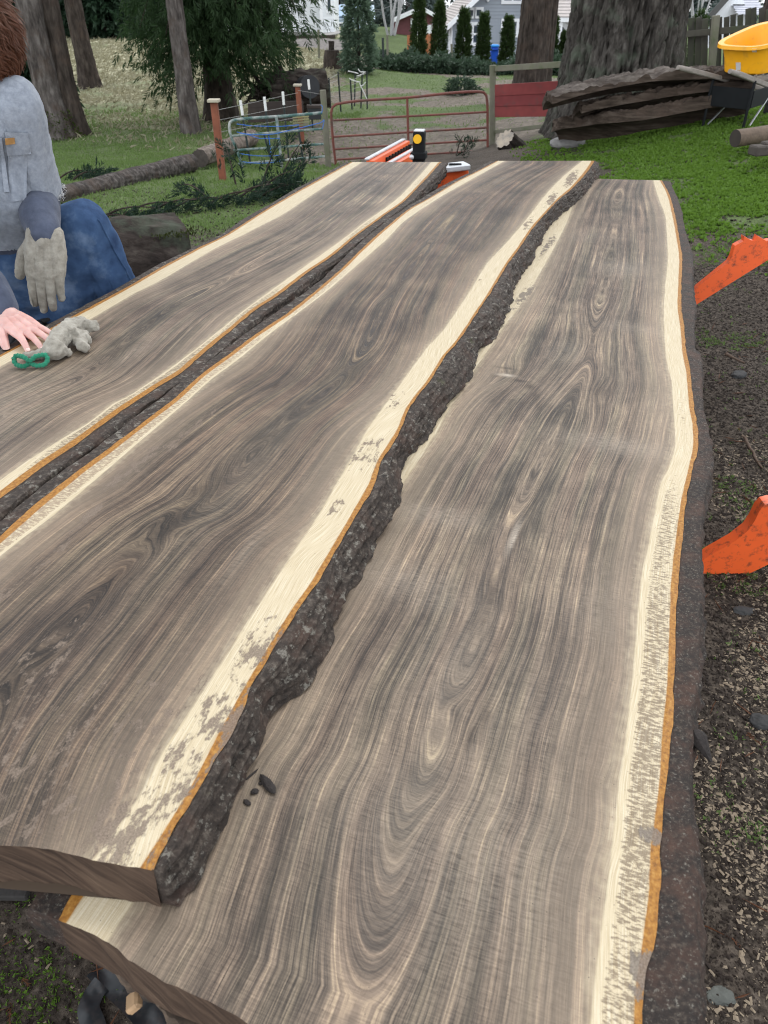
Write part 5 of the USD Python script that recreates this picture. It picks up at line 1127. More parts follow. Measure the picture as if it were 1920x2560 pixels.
branch_pile('cut fir branch standing up in front of the green gate', [(650, 490, .25, .1, .50), (690, 488, .30, .1, .48), (590, 468, -.10, .1, .42), (700, 492, .3, .1, .30), (640, 500, .4, 0, .25)], 81, .13, 24, .07, .5)
branch_pile('cut fir branches lying on the ground between the gate and the left slab', [(520, 520, .5, .1, .10), (560, 510, .6, .2, .12), (600, 500, .5, .1, .15), (640, 505, .5, .2, .10), (520, 505, -.3, .2, .1)], 82, .11, 34, .06, .2)
branch_pile('low cut fir twigs on the lawn near the dark log section', [(250, 555, .5, .1, .07), (310, 545, .5, .1, .08), (370, 540, .5, .15, .08), (430, 530, .5, .1, .07), (230, 575, .3, .1, .06)], 83, .10, 34, .06, .1)
branch_pile('small green twigs on the lawn right of the person\'s elbow', [(150, 452, .35, .1, .06), (185, 455, .3, .1, .05), (205, 448, .3, .1, .05)], 84, .14, 22, .08, .1)
branch_pile('small green twigs beside the far end of the sawmill post', [(1140, 395, .1, .1, .25), (1155, 396, .15, .1, .2)], 85, .10, 14, .05, .1)

# ---------------------------------------------------------------- gates, fences
RUSTRED = plain('rusty_red_pipe', (.17, .052, .038), .6, .3, 8, dirt=(.07, .045, .035), dirt_amount=.45, dirt_scale=4)
GREENPIPE = plain('green_pipe', (.045, .11, .10), .5, .3, 8, dirt=(.42, .42, .40), dirt_amount=.47, dirt_scale=5)
RUSTPOST = plain('rusty_post', (.20, .065, .035), .75, .3, 8)
GREYWOOD = plain('grey_post_wood', (.17, .16, .12), .85, .25, 6, dirt=(.10, .115, .06), dirt_amount=.45, dirt_scale=3, bump=.006, bscale=50)
DARKSTEEL = plain('t_post_green', (.020, .028, .027), .55, .3, 10)
WHITECAP = plain('white_paint', (.72, .72, .70), .6, .05)
BLUEROPE = plain('blue_rope', (.04, .16, .55), .6, .2)
WIRE = plain('fence_wire', (.20, .20, .19), .5, .2, metal=.4)
def up_post(px0, py0, px1, py1, y):
    a, b_ = at_y(px0, py0, y), at_y(px1, py1, y); return a, b_
def rail(a, b_, rad, mtl, parent, name='rail'):
    obj(name, tube(np.linspace(a, b_, 4), rad, 8), mtl, parent, smooth=40)
YG = 14.3
rg = thing('cattle_gate', 'wide rust-red tubular cattle gate closing the pasture', 'gate')
L_ = [(832, 262), (833, 301), (835, 342), (838, 373), (842, 399)]; R_ = [(1196, 228), (1216, 280), (1217, 319), (1218, 350), (1218, 376)]
for i in range(1, 5):
    rail(at_y(*L_[i], YG), at_y(*R_[i], YG), .017, RUSTRED, rg)
fr = [at_y(840, 412, YG), at_y(830, 320, YG), at_y(828, 285, YG), at_y(831, 268, YG), at_y(843, 260, YG), at_y(1020, 244, YG), at_y(1195, 229, YG), at_y(1212, 232, YG), at_y(1217, 245, YG), at_y(1219, 320, YG), at_y(1219, 385, YG)]
obj('frame', tube(spline(fr, 60), .021, 8), RUSTRED, rg, smooth=40)
rail(at_y(1018, 246, YG - .02), at_y(1022, 388, YG - .02), .020, RUSTRED, rg, 'upright')
gg = thing('cattle_gate', 'short green and white-worn tubular gate tied with blue rope', 'gate')
YH = 13.0
fr = [at_y(612, 436, YH), at_y(594, 380, YH), at_y(574, 325, YH), at_y(573, 312, YH), at_y(580, 302, YH), at_y(600, 298, YH), at_y(700, 291, YH), at_y(806, 282, YH)]
obj('frame', tube(spline(fr, 50), .021, 8), GREENPIPE, gg, smooth=40)
for a, b_ in (((578, 340), (806, 322)), ((584, 376), (809, 360)), ((596, 410), (812, 391)), ((610, 437), (790, 424))):
    rail(at_y(*a, YH), at_y(*b_, YH), .017, GREENPIPE, gg)
rail(at_y(691, 291, YH - .03), at_y(706, 430, YH - .03), .022, GREENPIPE, gg, 'upright')
rp = thing('blue_rope', 'loops of blue rope strung across the green gate', 'rope')
for pts_ in ([(592, 310), (640, 315), (690, 316), (748, 312)], [(592, 330), (625, 338), (650, 346), (700, 346)], [(600, 333), (660, 337), (740, 322), (804, 306)], [(600, 384), (660, 390), (700, 388)], [(672, 340), (676, 372), (680, 400)], [(802, 262), (806, 268), (803, 283)], [(804, 306), (810, 300), (806, 322)], [(606, 404), (650, 408), (700, 403)]):
    obj('strand', tube(spline([at_y(a, b_, YH - .06) for a, b_ in pts_], 16), .0055, 6), BLUEROPE, rp, smooth=True)
POSTS = 'dark steel posts with white tips behind the green gate'
for (a, b_, c, d, y, lab) in [(601, 253, 631, 440, 13.3, 'leftmost white-tipped steel post, behind the green gate end'), (661, 244, 681, 425, 13.6, 'second white-tipped steel post from the left'), (707, 231, 722, 400, 14.5, 'third white-tipped steel post, before the dark panel'), (771, 200, 783, 330, 15.6, 'tallest white-tipped steel post, beside the grey wood post')]:
    root = thing('steel_post', lab, 'fence post', group=POSTS)
    A_, B_ = up_post(a, b_, c, d, y)
    obj('shaft', beam(B_, A_, .028, .03, .004, up=(0, 1, 0)), DARKSTEEL, root); m = A_ * .82 + B_ * .18
    obj('white_tip', beam(m, A_ + (A_ - B_) * .01, .038, .04, .004, up=(0, 1, 0)), WHITECAP, root)
for (a, b_, c, d, y, lab) in [(745, 314, 762, 428, 13.3, 'plain dark steel bar leaning against the green gate, right part'), (660, 335, 680, 408, 13.3, 'plain dark steel bar leaning in the middle of the green gate')]:
    root = thing('steel_bar', lab, 'bar'); A_, B_ = up_post(a, b_, c, d, y); obj('shaft', beam(B_, A_, .03, .03, .004, up=(0, 1, 0)), DARKSTEEL, root)
for (a, b_, c, d, y, w_, lab) in [(535, 256, 558, 452, 10.8, .085, 'rusty square post with a pale cap left of the green gate'), (744, 216, 756, 345, 15.4, .085, 'rusty square post beside the dark wooden panel')]:
    root = thing('rusty_post', lab, 'fence post'); A_, B_ = up_post(a, b_, c, d, y)
    obj('shaft', beam(B_ - [0, 0, .2], A_, w_, w_, .006, up=(0, 1, 0)), RUSTPOST, root)
    obj('cap', box(A_ + [0, 0, .02], (w_ * 1.7, w_ * 1.7, .035), 0, .006), plain('post_cap_%d' % a, (.40, .36, .28), .7), root)
def round_post(a, b_, c, d, y, w_px, lab):
    root = thing('wooden_post', lab, 'fence post'); A_, B_ = up_post(a, b_, c, d, y); R = metres(w_px, y, d) / 2
    obj('shaft', tube(np.linspace(B_ - [0, 0, .2], A_, 14), R * (1 + .04 * np.random.default_rng(int(a)).normal(size=14)), 14), GREYWOOD, root, smooth=40)
round_post(807, 225, 823, 418, 13.4, 15, 'grey-green wooden post between the green gate and the red gate')
round_post(1232, 163, 1233, 372, 14.5, 15, 'grey-green wooden post at the right end of the red gate')
# red board panel with a grey rail above
REDBOARD = [plain('red_board_%d' % k, c, .75, .15, 6, dirt=(.10, .05, .045), dirt_amount=.38, dirt_scale=7) for k, c in enumerate(((.20, .035, .034), (.185, .032, .033), (.215, .040, .038)))]
rb = thing('board_panel', 'three dull red boards nailed across beside the gate post', 'fence panel')
for k, ((a, b_), (c, d)) in enumerate((((1238, 226), (1403, 217)), ((1238, 252), (1403, 246)), ((1238, 279), (1403, 276)))):
    obj('board', beam(at_y(a, b_, 14.4), at_y(c, d, 13.7), .03, metres(25.5, 14.2, 250), .004), REDBOARD[k], rb)
rl = thing('fence_rail', 'grey weathered rail running from the gate post to the huge fir', 'fence rail')
obj('rail', beam(at_y(1236, 172, 14.5), at_y(1420, 160, 13.0), .05, metres(13, 14.3, 165), .006), GREYWOOD, rl)
obj('rail', beam(at_y(1236, 330, 14.5), at_y(1372, 314, 13.4), .05, metres(9, 14.3, 320), .006), GREYWOOD, rl)
# picket fence on the right
PICKET = [plain('fence_picket_%d' % k, c, .9, .3, 5, dirt=(.055, .065, .035), dirt_amount=.45, dirt_scale=2.5, bump=.004, bscale=60) for k, c in enumerate(((.055, .05, .04), (.07, .064, .05), (.048, .046, .036)))]
pf = thing('picket_fence', 'old dark mossy wooden picket fence at the upper right', 'fence')
r_ = np.random.default_rng(17)
def fence_pt(px, top): # top and foot of the fence along its run, left to right
    f = (px - 1640) / 290.0
    y = 16.6 - 1.6 * f
    return at_y(px, top, y)
def lerp(a, b_, f): return a + (b_ - a) * f
for k, px in enumerate(np.arange(1640, 1960, 17.6)):
    f = (px - 1640) / 290.0
    top = lerp(58, 28, f) + r_.normal() * 2.0 - (9 if px > 1860 else 0)
    foot = lerp(198, 168, f)
    y = 16.6 - 1.6 * f
    gap = .86 if (1640 < px < 1775) else .74
    a, b_ = at_y(px, foot, y), at_y(px + r_.normal() * 1.0, top, y)
    a[2] -= .1
    obj('picket', beam(a, b_, metres(17.6 * gap, y, 100), .022, .003, up=(0, -1, 0)), PICKET[k % 3], pf)
for (py0, py1, th_) in ((92, 62, .10), (188, 162, .10)):
    obj('rail', beam(at_y(1640, py0, 16.6) + [0, -.05, 0], at_y(1960, py1, 14.85) + [0, -.05, 0], .05, th_, .006), PICKET[1], pf)
obj('post', beam(at_y(1775, 190, 15.75) + [0, -.1, -.15], at_y(1785, 38, 15.75) + [0, -.1, 0], .11, .11, .008, up=(0, 1, 0)), GREYWOOD, pf)
# wire pen with white twine in the pasture
pen = thing('wire_pen', 'small wire pen on thin dark stakes with white twine, beyond the gates', 'wire fence')
stakes = [(845, 180, 852, 268, 21), (876, 200, 880, 262, 21.5), (906, 175, 902, 260, 21.5), (888, 180, 886, 255, 23), (917, 178, 918, 262, 22), (822, 195, 826, 258, 20), (800, 205, 806, 250, 19)]
for a, b_, c, d, y in stakes:
    obj('stake', tube([at_y(c, d, y) - [0, 0, .1], at_y(a, b_, y)], .022, 6), DARKSTEEL, pen, smooth=40)
b = Bag()
for f in np.linspace(.1, .95, 6):
    pts_ = [at_y(c + (a - c) * f, d + (b_ - d) * f, y) for a, b_, c, d, y in (stakes[6], stakes[5], stakes[0], stakes[1], stakes[4])]
    b.tube(np.array(pts_), .0035, 3, cap=False)
obj('wire_mesh', b.out(), WIRE, pen)
for pts_ in ([(870, 178), (885, 181), (896, 184)], [(895, 172), (903, 180), (914, 180)], [(892, 190), (904, 186), (913, 179)], [(873, 196), (888, 203), (899, 205)], [(899, 205), (902, 215), (914, 205)], [(902, 216), (910, 232), (918, 250)]):
    obj('twine', tube(spline([at_y(a, b_, 21.3) for a, b_ in pts_], 10), .013, 6), WHITECAP, pen, smooth=True)
b = Bag()
for f, (p_, q_) in ((.2, ((545, 275), (745, 232))), (.4, ((548, 300), (747, 262))), (.6, ((552, 330), (750, 292))), (.8, ((745, 226), (805, 236)))):
    b.tube(np.array([at_y(*p_, 11.2), at_y(*q_, 15.2)]), .003, 3, cap=False)
obj('fence_wire', b.out(), WIRE, smooth=False, label='thin sagging wires strung between the two rusty posts', cat='wire')
# dark panel box and root plate
pn = thing('compost_box', 'dark brown board box behind the white-tipped posts', 'box')
DARKWOOD = plain('dark_panel_wood', (.035, .026, .022), .85, .3, 5)
for k in range(4):
    obj('board', beam(at_y(620, 263 + 12.4 * k, 16.5), at_y(757, 258 + 12.4 * k, 16.9), .03, metres(11.8, 16.5, 280), .004), DARKWOOD, pn)
obj('side', beam(at_y(757, 282, 16.9), at_y(757, 275, 18.2), .03, metres(46, 16.5, 280), .004), DARKWOOD, pn)
crate = thing('crate', 'small dark crate beside the grey wooden post', 'crate')
obj('lid', box(at_y(786, 266, 15.6), (.26, .22, .05), .2, .006), DARKWOOD, crate); obj('body', box(at_y(786, 282, 15.6), (.22, .20, .20), .2, .006), plain('crate_dark', (.025, .028, .03), .7, .2), crate)
sw = thing('timber_stack', 'little stack of yellowish sawn sticks by the rusty post', 'timber')
for k in range(4):
    obj('stick', beam(at_y(732, 294 + 7 * k, 15.0), at_y(772, 290 + 7 * k, 15.0), .05, .028, .003), plain('yellowed_wood_%d' % k, (.28 - .03 * k, .25 - .02 * k, .12), .8, .2, 20), sw)
rt_ = thing('root_plate', 'upturned dark root plate of an old log behind the panel', 'log')
ro = at_y(700, 232, 19.0)
V, F = trunk_mesh((0, 0, 0), (0, 0, 1.3), .36, .30, 91, segs=36, rings=40, flare=.2, furrow=.14, lobes=.2)
M = trimesh.geometry.align_vectors((0, 0, 1), unit(np.array([1.0, .2, .12])))[:3, :3]
obj('log', (V @ M.T + at_y(672, 240, 19.0), F), DARKLOG, rt_, smooth=True)
b = Bag(); rr_ = np.random.default_rng(6)
for k in range(44):
    d = unit(np.array([rr_.normal() * .9 - .2, rr_.normal() * .4 - .3, rr_.normal() * .8])); C = [at_y(676 + rr_.normal() * 18, 225, 19.0)]
    for _ in range(6):
        d = unit(d + rr_.normal(size=3) * .35); C.append(C[-1] + d * .12)
    C = np.array(C); C[:, 2] = np.maximum(C[:, 2], height(C[:, 0], C[:, 1])); b.tube(C, np.linspace(.055, .010, 7) * (.4 + .7 * rr_.random()), 5)
obj('roots', b.out(), DARKLOG, rt_, smooth=True)
obj('snag', tube([at_y(636, 245, 19), at_y(650, 222, 19), at_y(668, 200, 19)], [.09, .10, .09], 10), DARKLOG, rt_, smooth=True)
obj('snag', tube([at_y(690, 210, 19), at_y(696, 190, 19), at_y(694, 165, 19)], [.13, .11, .10], 10), DARKLOG, rt_, smooth=True)
cv = thing('culvert_pipe', 'black plastic pipe end sticking out right of the root plate', 'pipe')
obj('pipe', tube([at_y(735, 222, 19.6), at_y(775, 217, 18.6)], .22, 28), plain('black_pipe', (.014, .015, .017), .5, .3, 10), cv, smooth=40)
# stumps in the mid distance
for (px, py, y, w_, h_, lab, sd) in [(830, 158, 33, 38, .62, 'broad grey stump in the middle distance left of the young conifer', 3)]:
    g = at_y(px, py, y); g = on_ground(g[0], g[1]); root = thing('tree_stump', lab, 'stump', g)
    V, F = trunk_mesh((0, 0, -.05), (0, 0, h_), metres(w_, y, py) / 2, metres(w_, y, py) / 2 * .8, sd, segs=26, rings=14, flare=.25, furrow=.1); obj('bark', (V, F), CEDARBARK, root, smooth=True)
    top = V[-26:]; obj('cut_face', (np.vstack([top, top.mean(0)]), np.array([[i, (i + 1) % 26, 26] for i in range(26)])), DARKCUT, root, smooth=False)
    rd = metres(13, y, py) / 2; V, F = trunk_mesh((0, 0, h_), (0, 0, h_ + .28), rd, rd * 1.1, 5, segs=16, rings=8, flare=.0, furrow=.05); obj('block', (V, F), DARKLOG, root, smooth=True)
for (px, pt, pb_, y, lab) in [(797, 74, 130, 34, 'thin grey fence stake left of the stump'), (958, 94, 128, 34, 'dark fence stake right of the young conifer'), (969, 88, 124, 35, 'thin fence stake beside the dark stake'), (1130, 110, 168, 35, 'pale thin stake before the house corner')]:
    root = thing('fence_stake', lab, 'fence post'); obj('shaft', tube([at_y(px, pb_, y) - [0, 0, .2], at_y(px - 1, pt, y)], .045, 7), GREYWOOD if pt != 94 else DARKSTEEL, root, smooth=40)

# ---------------------------------------------------------------- wheelbarrow
YEL = plain('yellow_plastic', (.80, .36, .008), .42, .05, 3, spec=.45, dirt=(.55, .26, .03), dirt_amount=.4, dirt_scale=8)
wb0 = np.array([*at_y(1758, 173, 9.25)[:2], 0.0]); wz = float(at_y(1758, 173, 9.25)[2])
wf = unit(np.array([.80, .60, 0])); wr_ = np.array([wf[1], -wf[0], 0])
def W_(f, r_, z): return np.array([wb0[0], wb0[1], wz]) + wf * f + wr_ * r_ + np.array([0, 0, z])
wbar = thing('wheelbarrow', 'yellow plastic wheelbarrow with grey wooden handles and black legs on the moss', 'wheelbarrow')
HANDLE = plain('grey_handle_wood', (.24, .21, .185), .8, .2, 12, bump=.003, bscale=60)
for s_ in (-1, 1):
    h0, h1 = W_(0, s_ * .31, 0), W_(1.45, s_ * .12, -.27)
    obj('handle', beam(W_(.18, s_ * .29, -.03), h1, .045, .05, .008), HANDLE, wbar, smooth=30)
    obj('grip', tube(np.linspace(h0, W_(.22, s_ * .284, -.04), 5), [.022, .025, .025, .026, .025], 12), HANDLE, wbar, smooth=40)
def tub():
    a = np.linspace(0, 2 * np.pi, 64, endpoint=False); prof = []
    lv = [(.30, .20, -.04, 0), (.335, .215, -.02, .0), (.40, .26, .16, 0), (.455, .30, .30, 0), (.485, .325, .305, 0), (.49, .33, .285, 0), (.50, .34, .285, 0), (.497, .338, .318, 0), (.44, .29, .312, 0), (.38, .245, .15, 0), (.315, .205, 0.0, 0), (.0, .0, -.01, 0)]
    rows = []
    for L, Wd, z, _ in [(.0, .0, -.045, 0)] + lv:
        c, s_ = np.cos(a), np.sin(a)
        x = L * np.sign(c) * np.abs(c) ** .55; yv = Wd * np.sign(s_) * np.abs(s_) ** .6
        zz = z + (.15 * (x / .5) if z > .05 else .03 * x / .3) * (1 if z > .05 else 1)
        rows.append(np.stack([x + (.06 if z > .1 else 0), yv, np.full(64, z) + (.17 * x * (z > .05)) + (.05 * x)], -1))
    V = np.array(rows); k = len(rows); i, j = np.meshgrid(np.arange(k - 1), np.arange(64), indexing='ij')
    F = np.stack([i * 64 + j, i * 64 + (j + 1) % 64, (i + 1) * 64 + (j + 1) % 64, (i + 1) * 64 + j], -1).reshape(-1, 4)
    Vw = np.array([W_(.95 + p[0], p[1], p[2] - .02) for p in V.reshape(-1, 3)])
    return Vw, F
obj('tub', tub(), YEL, wbar, smooth=40)
st = at_y(1886, 124, 8.9)
for s_ in (-1, 1):
    obj('leg', tube(spline([W_(.62, s_ * .25, -.12), W_(.60, s_ * .25, -.35), W_(.60, s_ * .25, -.62), W_(.70, s_ * .25, -.66), W_(.85, s_ * .25, -.58)], 20), .016, 8), BLACKSTEEL, wbar, smooth=40)
    obj('strut', beam(W_(.68, s_ * .25, -.60), W_(1.15, s_ * .18, -.24), .02, .012, .003), STEEL, wbar)
obj('brace', beam(W_(.62, -.26, -.30), W_(.62, .26, -.30), .02, .20, .004), BLACKSTEEL, wbar)
obj('brace', beam(W_(.62, .26, -.30), W_(1.1, .18, -.28), .02, .17, .004), BLACKSTEEL, wbar)
wl = trimesh.creation.torus(.15, .05, 30, 14); wl.apply_transform(trimesh.geometry.align_vectors((0, 0, 1), wr_)); wl.apply_translation(W_(1.62, 0, -.47)); obj('wheel', wl, RUBBER, wbar, smooth=True)
tv, tf = tub(); tubm = trimesh.Trimesh(tv, np.vstack([tf[:, [0, 1, 2]], tf[:, [0, 2, 3]]]), process=False)
def sticker(name, px, py, w_px, h_px, mtl):
    q = np.array([(px - w_px / 2, py - h_px / 2), (px + w_px / 2, py - h_px / 2), (px + w_px / 2, py + h_px / 2), (px - w_px / 2, py + h_px / 2)])
    d = unit(ray(q[:, 0], q[:, 1])); loc, ir, _ = tubm.ray.intersects_location(np.repeat(EYE[None], 4, 0), d, multiple_hits=False)
    if len(loc) == 4:
        loc = loc[np.argsort(ir)]; n_ = unit(np.cross(loc[1] - loc[0], loc[3] - loc[0])); n_ = n_ * np.sign(n_ @ (EYE - loc[0]))
        obj(name, (np.vstack([loc + n_ * .004, loc + n_ * .001]), np.array([(0, 1, 2, 3), (7, 6, 5, 4), (0, 4, 5, 1), (1, 5, 6, 2), (2, 6, 7, 3), (3, 7, 4, 0)])), mtl, wbar, smooth=False)
sticker('label_patch', 1846, 166, 12, 20, plain('grey_label', (.45, .43, .42), .6)); sticker('sticker', 1886, 125, 11, 9, plain('white_sticker', (.65, .60, .62), .5))
# ---------------------------------------------------------------- houses
GREYSIDE = plain('grey_siding', (.30, .33, .37), .7, .05, 2)
WHITESIDE = plain('white_siding', (.78, .80, .82), .7, .04, 2)
TRIM = plain('white_trim', (.80, .81, .82), .6, .03)
TILE = plain('grey_roof_tile', (.42, .38, .36), .8, .12, 3)
PANE = mat('window_glass', {'d': ('principled_bsdf', {'base_color': (.045, .055, .065), 'roughness': .08, 'specular_ior_level': .7}), }, [], surface='d.BSDF')
FOUND = plain('concrete_base', (.30, .29, .28), .9, .12, 3)
def siding(x0, x1, z0, z1, y, lap, clip=None):
    """lapped boards on a wall facing the camera; clip(z) gives the left and right limits"""
    b = Bag(); z = z0
    while z < z1:
        zt = min(z + lap, z1)
        l, r_ = (x0, x1) if clip is None else clip((z + zt) / 2)
        if r_ - l > .05:
            b.add([(l, y - .035, z), (r_, y - .035, z), (r_, y - .012, zt), (l, y - .012, zt), (l, y, z), (r_, y, z)], [(0, 1, 2, 3), (4, 5, 1, 0)])
        z = zt
    return b.out()
def window(parent, x0, x1, z0, z1, y, trim=.10, cols=1, rows=1, muntin=.03):
    f = Bag(); c = ((x0 + x1) / 2, (z0 + z1) / 2)
    for (a, b_, cz, h_) in ((x0 - trim, x1 + trim, z1 + trim / 2, trim), (x0 - trim, x1 + trim, z0 - trim / 2, trim)): f.box(((a + b_) / 2, y - .05, cz), (b_ - a, .05, h_))
    for xx in (x0 - trim / 2, x1 + trim / 2): f.box((xx, y - .05, c[1]), (trim, .05, z1 - z0))
    w = obj('window', f.out(), TRIM, parent)
    cw, rh = (x1 - x0) / cols, (z1 - z0) / rows
    m = Bag()
    for i in range(1, cols): m.box((x0 + i * cw, y - .045, c[1]), (muntin, .03, z1 - z0))
    for j in range(1, rows): m.box((c[0], y - .043, z0 + j * rh), (x1 - x0, .026, muntin))
    if m.v: obj('muntin', m.out(), TRIM, w)
    for i in range(cols):
        for j in range(rows):
            obj('pane', box((x0 + (i + .5) * cw, y - .032, z0 + (j + .5) * rh), (cw - muntin * .9, .01, rh - muntin * .9)), PANE, w)
YHo = 43.0
def hx(px): return at_y(px, 100, YHo)[0]
def hz_(py): return at_y(1200, py, YHo)[2]
gh = thing('grey_house', 'grey lap-sided house with white trim and a steep gable behind the arborvitae row', 'house')
x0, x1 = hx(1122), hx(1390); base_z, eave = hz_(196), hz_(62); apx = hx(1262); apz = eave + (apx - hx(1118)) * .84
xr = 2 * apx - hx(1118)
def gclip(z):
    if z < eave: return x0, xr
    k = (z - eave) / .84
    return max(x0, hx(1118) + k), xr - k
obj('wall', siding(x0, xr, base_z, apz, YHo, metres(7.2, YHo, 100), gclip), GREYSIDE, gh, smooth=False)
b = Bag(); b.add([(x0, YHo, base_z), (x0, YHo + 9, base_z), (x0, YHo + 9, eave), (x0, YHo, eave)], [(0, 1, 2, 3)]); obj('wall', b.out(), GREYSIDE, gh, smooth=False)
obj('corner_board', box((x0 + .06, YHo - .05, (base_z + eave) / 2), (.16, .06, eave - base_z)), TRIM, gh)
obj('foundation', box(((x0 + xr) / 2, YHo + .02, base_z + .12), (xr - x0, .1, .4)), FOUND, gh)
ov = .45
lx, lz = hx(1118) - .22, eave - .19
roof = Bag()
nc = 26; sl_ = np.array([apx - lx, apz + .05 - lz])
for k in range(nc):
    p_, q_ = np.array([lx, lz]) + sl_ * k / nc, np.array([lx, lz]) + sl_ * (k + 1) / nc
    roof.add([(p_[0], YHo - ov, p_[1] + .07), (q_[0], YHo - ov, q_[1] + .02), (q_[0], YHo + 9, q_[1] + .02), (p_[0], YHo + 9, p_[1] + .07), (p_[0], YHo - ov, p_[1] + .02), (p_[0], YHo + 9, p_[1] + .02)], [(0, 1, 2, 3), (4, 0, 3, 5)])
rf = obj('roof', roof.out(), TILE, gh, smooth=False)
r2 = Bag(); r2.add([(apx, YHo - ov, apz + .07), (2 * apx - lx, YHo - ov, lz + .05), (2 * apx - lx, YHo + 9, lz + .05), (apx, YHo + 9, apz + .07)], [(0, 1, 2, 3)]); obj('roof', r2.out(), TILE, gh, smooth=False)
obj('fascia', beam((lx, YHo - ov - .02, lz - .05), (apx, YHo - ov - .02, apz - .03), .05, .20, .004), TRIM, gh)
obj('fascia', beam((2 * apx - lx, YHo - ov - .02, lz - .05), (apx, YHo - ov - .02, apz - .03), .05, .20, .004), TRIM, gh)
obj('gutter', beam((lx, YHo - ov, lz), (lx, YHo + 9, lz), .12, .10, .01), TRIM, gh)
obj('downpipe', tube(spline([(hx(1118), YHo - .1, eave - .1), (hx(1125), YHo - .1, hz_(68)), (hx(1128), YHo - .1, hz_(74)), (hx(1128), YHo - .1, base_z)], 14), .05, 8), TRIM, gh, smooth=40)
window(gh, hx(1167), hx(1179), hz_(40), hz_(25), YHo, .10, 1, 1); window(gh, hx(1187), hx(1199), hz_(40), hz_(24), YHo, .10, 1, 1)
window(gh, hx(1166), hx(1195), hz_(107), hz_(63), YHo, .13, 2, 2, .09)
window(gh, hx(1256), hx(1288), hz_(86), hz_(54), YHo, .12, 2, 1, .09)
window(gh, hx(1253), hx(1294), hz_(2), hz_(-30), YHo, .13, 2, 2, .08)
# porch to the right
pr = Bag(); PX0, PX1 = hx(1372), hx(1432)
for k in range(9):
    a, b_ = k / 9, (k + 1) / 9
    za, zb = hz_(42) + a * 1.1, hz_(42) + b_ * 1.1
    pr.add([(PX0, YHo - 1.2 + a * 2, za + .05), (PX1 + 2, YHo - 1.2 + a * 2, za + .05), (PX1 + 2, YHo - 1.2 + b_ * 2, zb + .01), (PX0, YHo - 1.2 + b_ * 2, zb + .01), (PX0, YHo - 1.2 + a * 2, za), (PX1 + 2, YHo - 1.2 + a * 2, za)], [(0, 1, 2, 3), (4, 5, 1, 0)])
obj('porch_roof', pr.out(), TILE, gh, smooth=False)
obj('porch_beam', box(((PX0 + PX1) / 2 + 1, YHo - 1.15, hz_(46)), (PX1 - PX0 + 2, .08, .22)), TRIM, gh)
obj('porch_post', box((hx(1386), YHo - 1.05, (hz_(46) + base_z) / 2), (.18, .18, hz_(46) - base_z)), TRIM, gh)
obj('porch_wall', box((hx(1420), YHo + .3, (hz_(46) + base_z) / 2), (3.2, .1, hz_(46) - base_z)), GREYSIDE, gh)
window(gh, hx(1397), hx(1412), hz_(92), hz_(52), YHo + .25, .12, 1, 2, .05)
b = Bag()
for zz in (hz_(98), hz_(124)): b.box((hx(1402), YHo - 1.05, zz), (1.7, .06, .10))
for px in np.arange(1388, 1430, 3.2): b.box((hx(px), YHo - 1.05, (hz_(98) + hz_(124)) / 2), (.03, .03, hz_(98) - hz_(124)))
obj('porch_railing', b.out(), TRIM, gh)
vent = trimesh.creation.icosphere(2, .07); vent.apply_translation((hx(1213), YHo - .08, hz_(1))); obj('outdoor_light', vent, TRIM, gh, smooth=True)
# blue bin
bn = at_y(1234, 153, 38.5); bn = on_ground(bn[0], bn[1]); bz1 = at_y(1234, 111, 38.5)[2]; bh = bz1 - bn[2]
bin_ = thing('recycling_bin', 'bright blue wheeled bin between two arborvitae', 'bin', bn)
BLUE = plain('blue_plastic', (.015, .10, .60), .5, .06, spec=.4)
tp = trimesh.creation.box((1, 1, 1)); v = np.array(tp.vertices); wv = metres(19, 38.5, 130); v[:, 0] *= wv * (.86 + .14 * (v[:, 2] > 0)); v[:, 1] *= wv * 1.1 * (.86 + .14 * (v[:, 2] > 0)); v[:, 2] = (v[:, 2] + .5) * bh * .90 + .02
obj('body', trimesh.Trimesh(v, tp.faces, process=False), BLUE, bin_); obj('lid', box((0, 0, bh * .945), (wv * 1.08, wv * 1.25, bh * .10), 0, .03), plain('blue_lid', (.03, .30, .78), .45, .05), bin_); obj('handle', box((0, -wv * .62, bh * .82), (wv * .9, .05, .05), 0, .01), BLUE, bin_)
for s_ in (-1, 1): wl = trimesh.creation.cylinder(.11, .05, sections=20); wl.apply_transform(trimesh.transformations.rotation_matrix(math.pi / 2, (0, 1, 0))); wl.apply_translation((s_ * wv * .42, wv * .45, .11)); obj('wheel', wl, RUBBER, bin_, smooth=40)
# orange fence boards
ofn = thing('orange_fence', 'short run of orange-stained fence boards between the arborvitae', 'fence')
ORW = plain('orange_stain', (.36, .13, .05), .75, .15)
for k, px in enumerate((1022, 1029, 1068, 1077, 1086)):
    t_, b__ = at_y(px, 88 + (k > 1) * -4, 40), at_y(px, 140, 40); b__[2] -= .2
    obj('board', beam(b__, t_, metres(8.2, 40, 100), .03, .004, up=(0, -1, 0)), ORW, ofn)
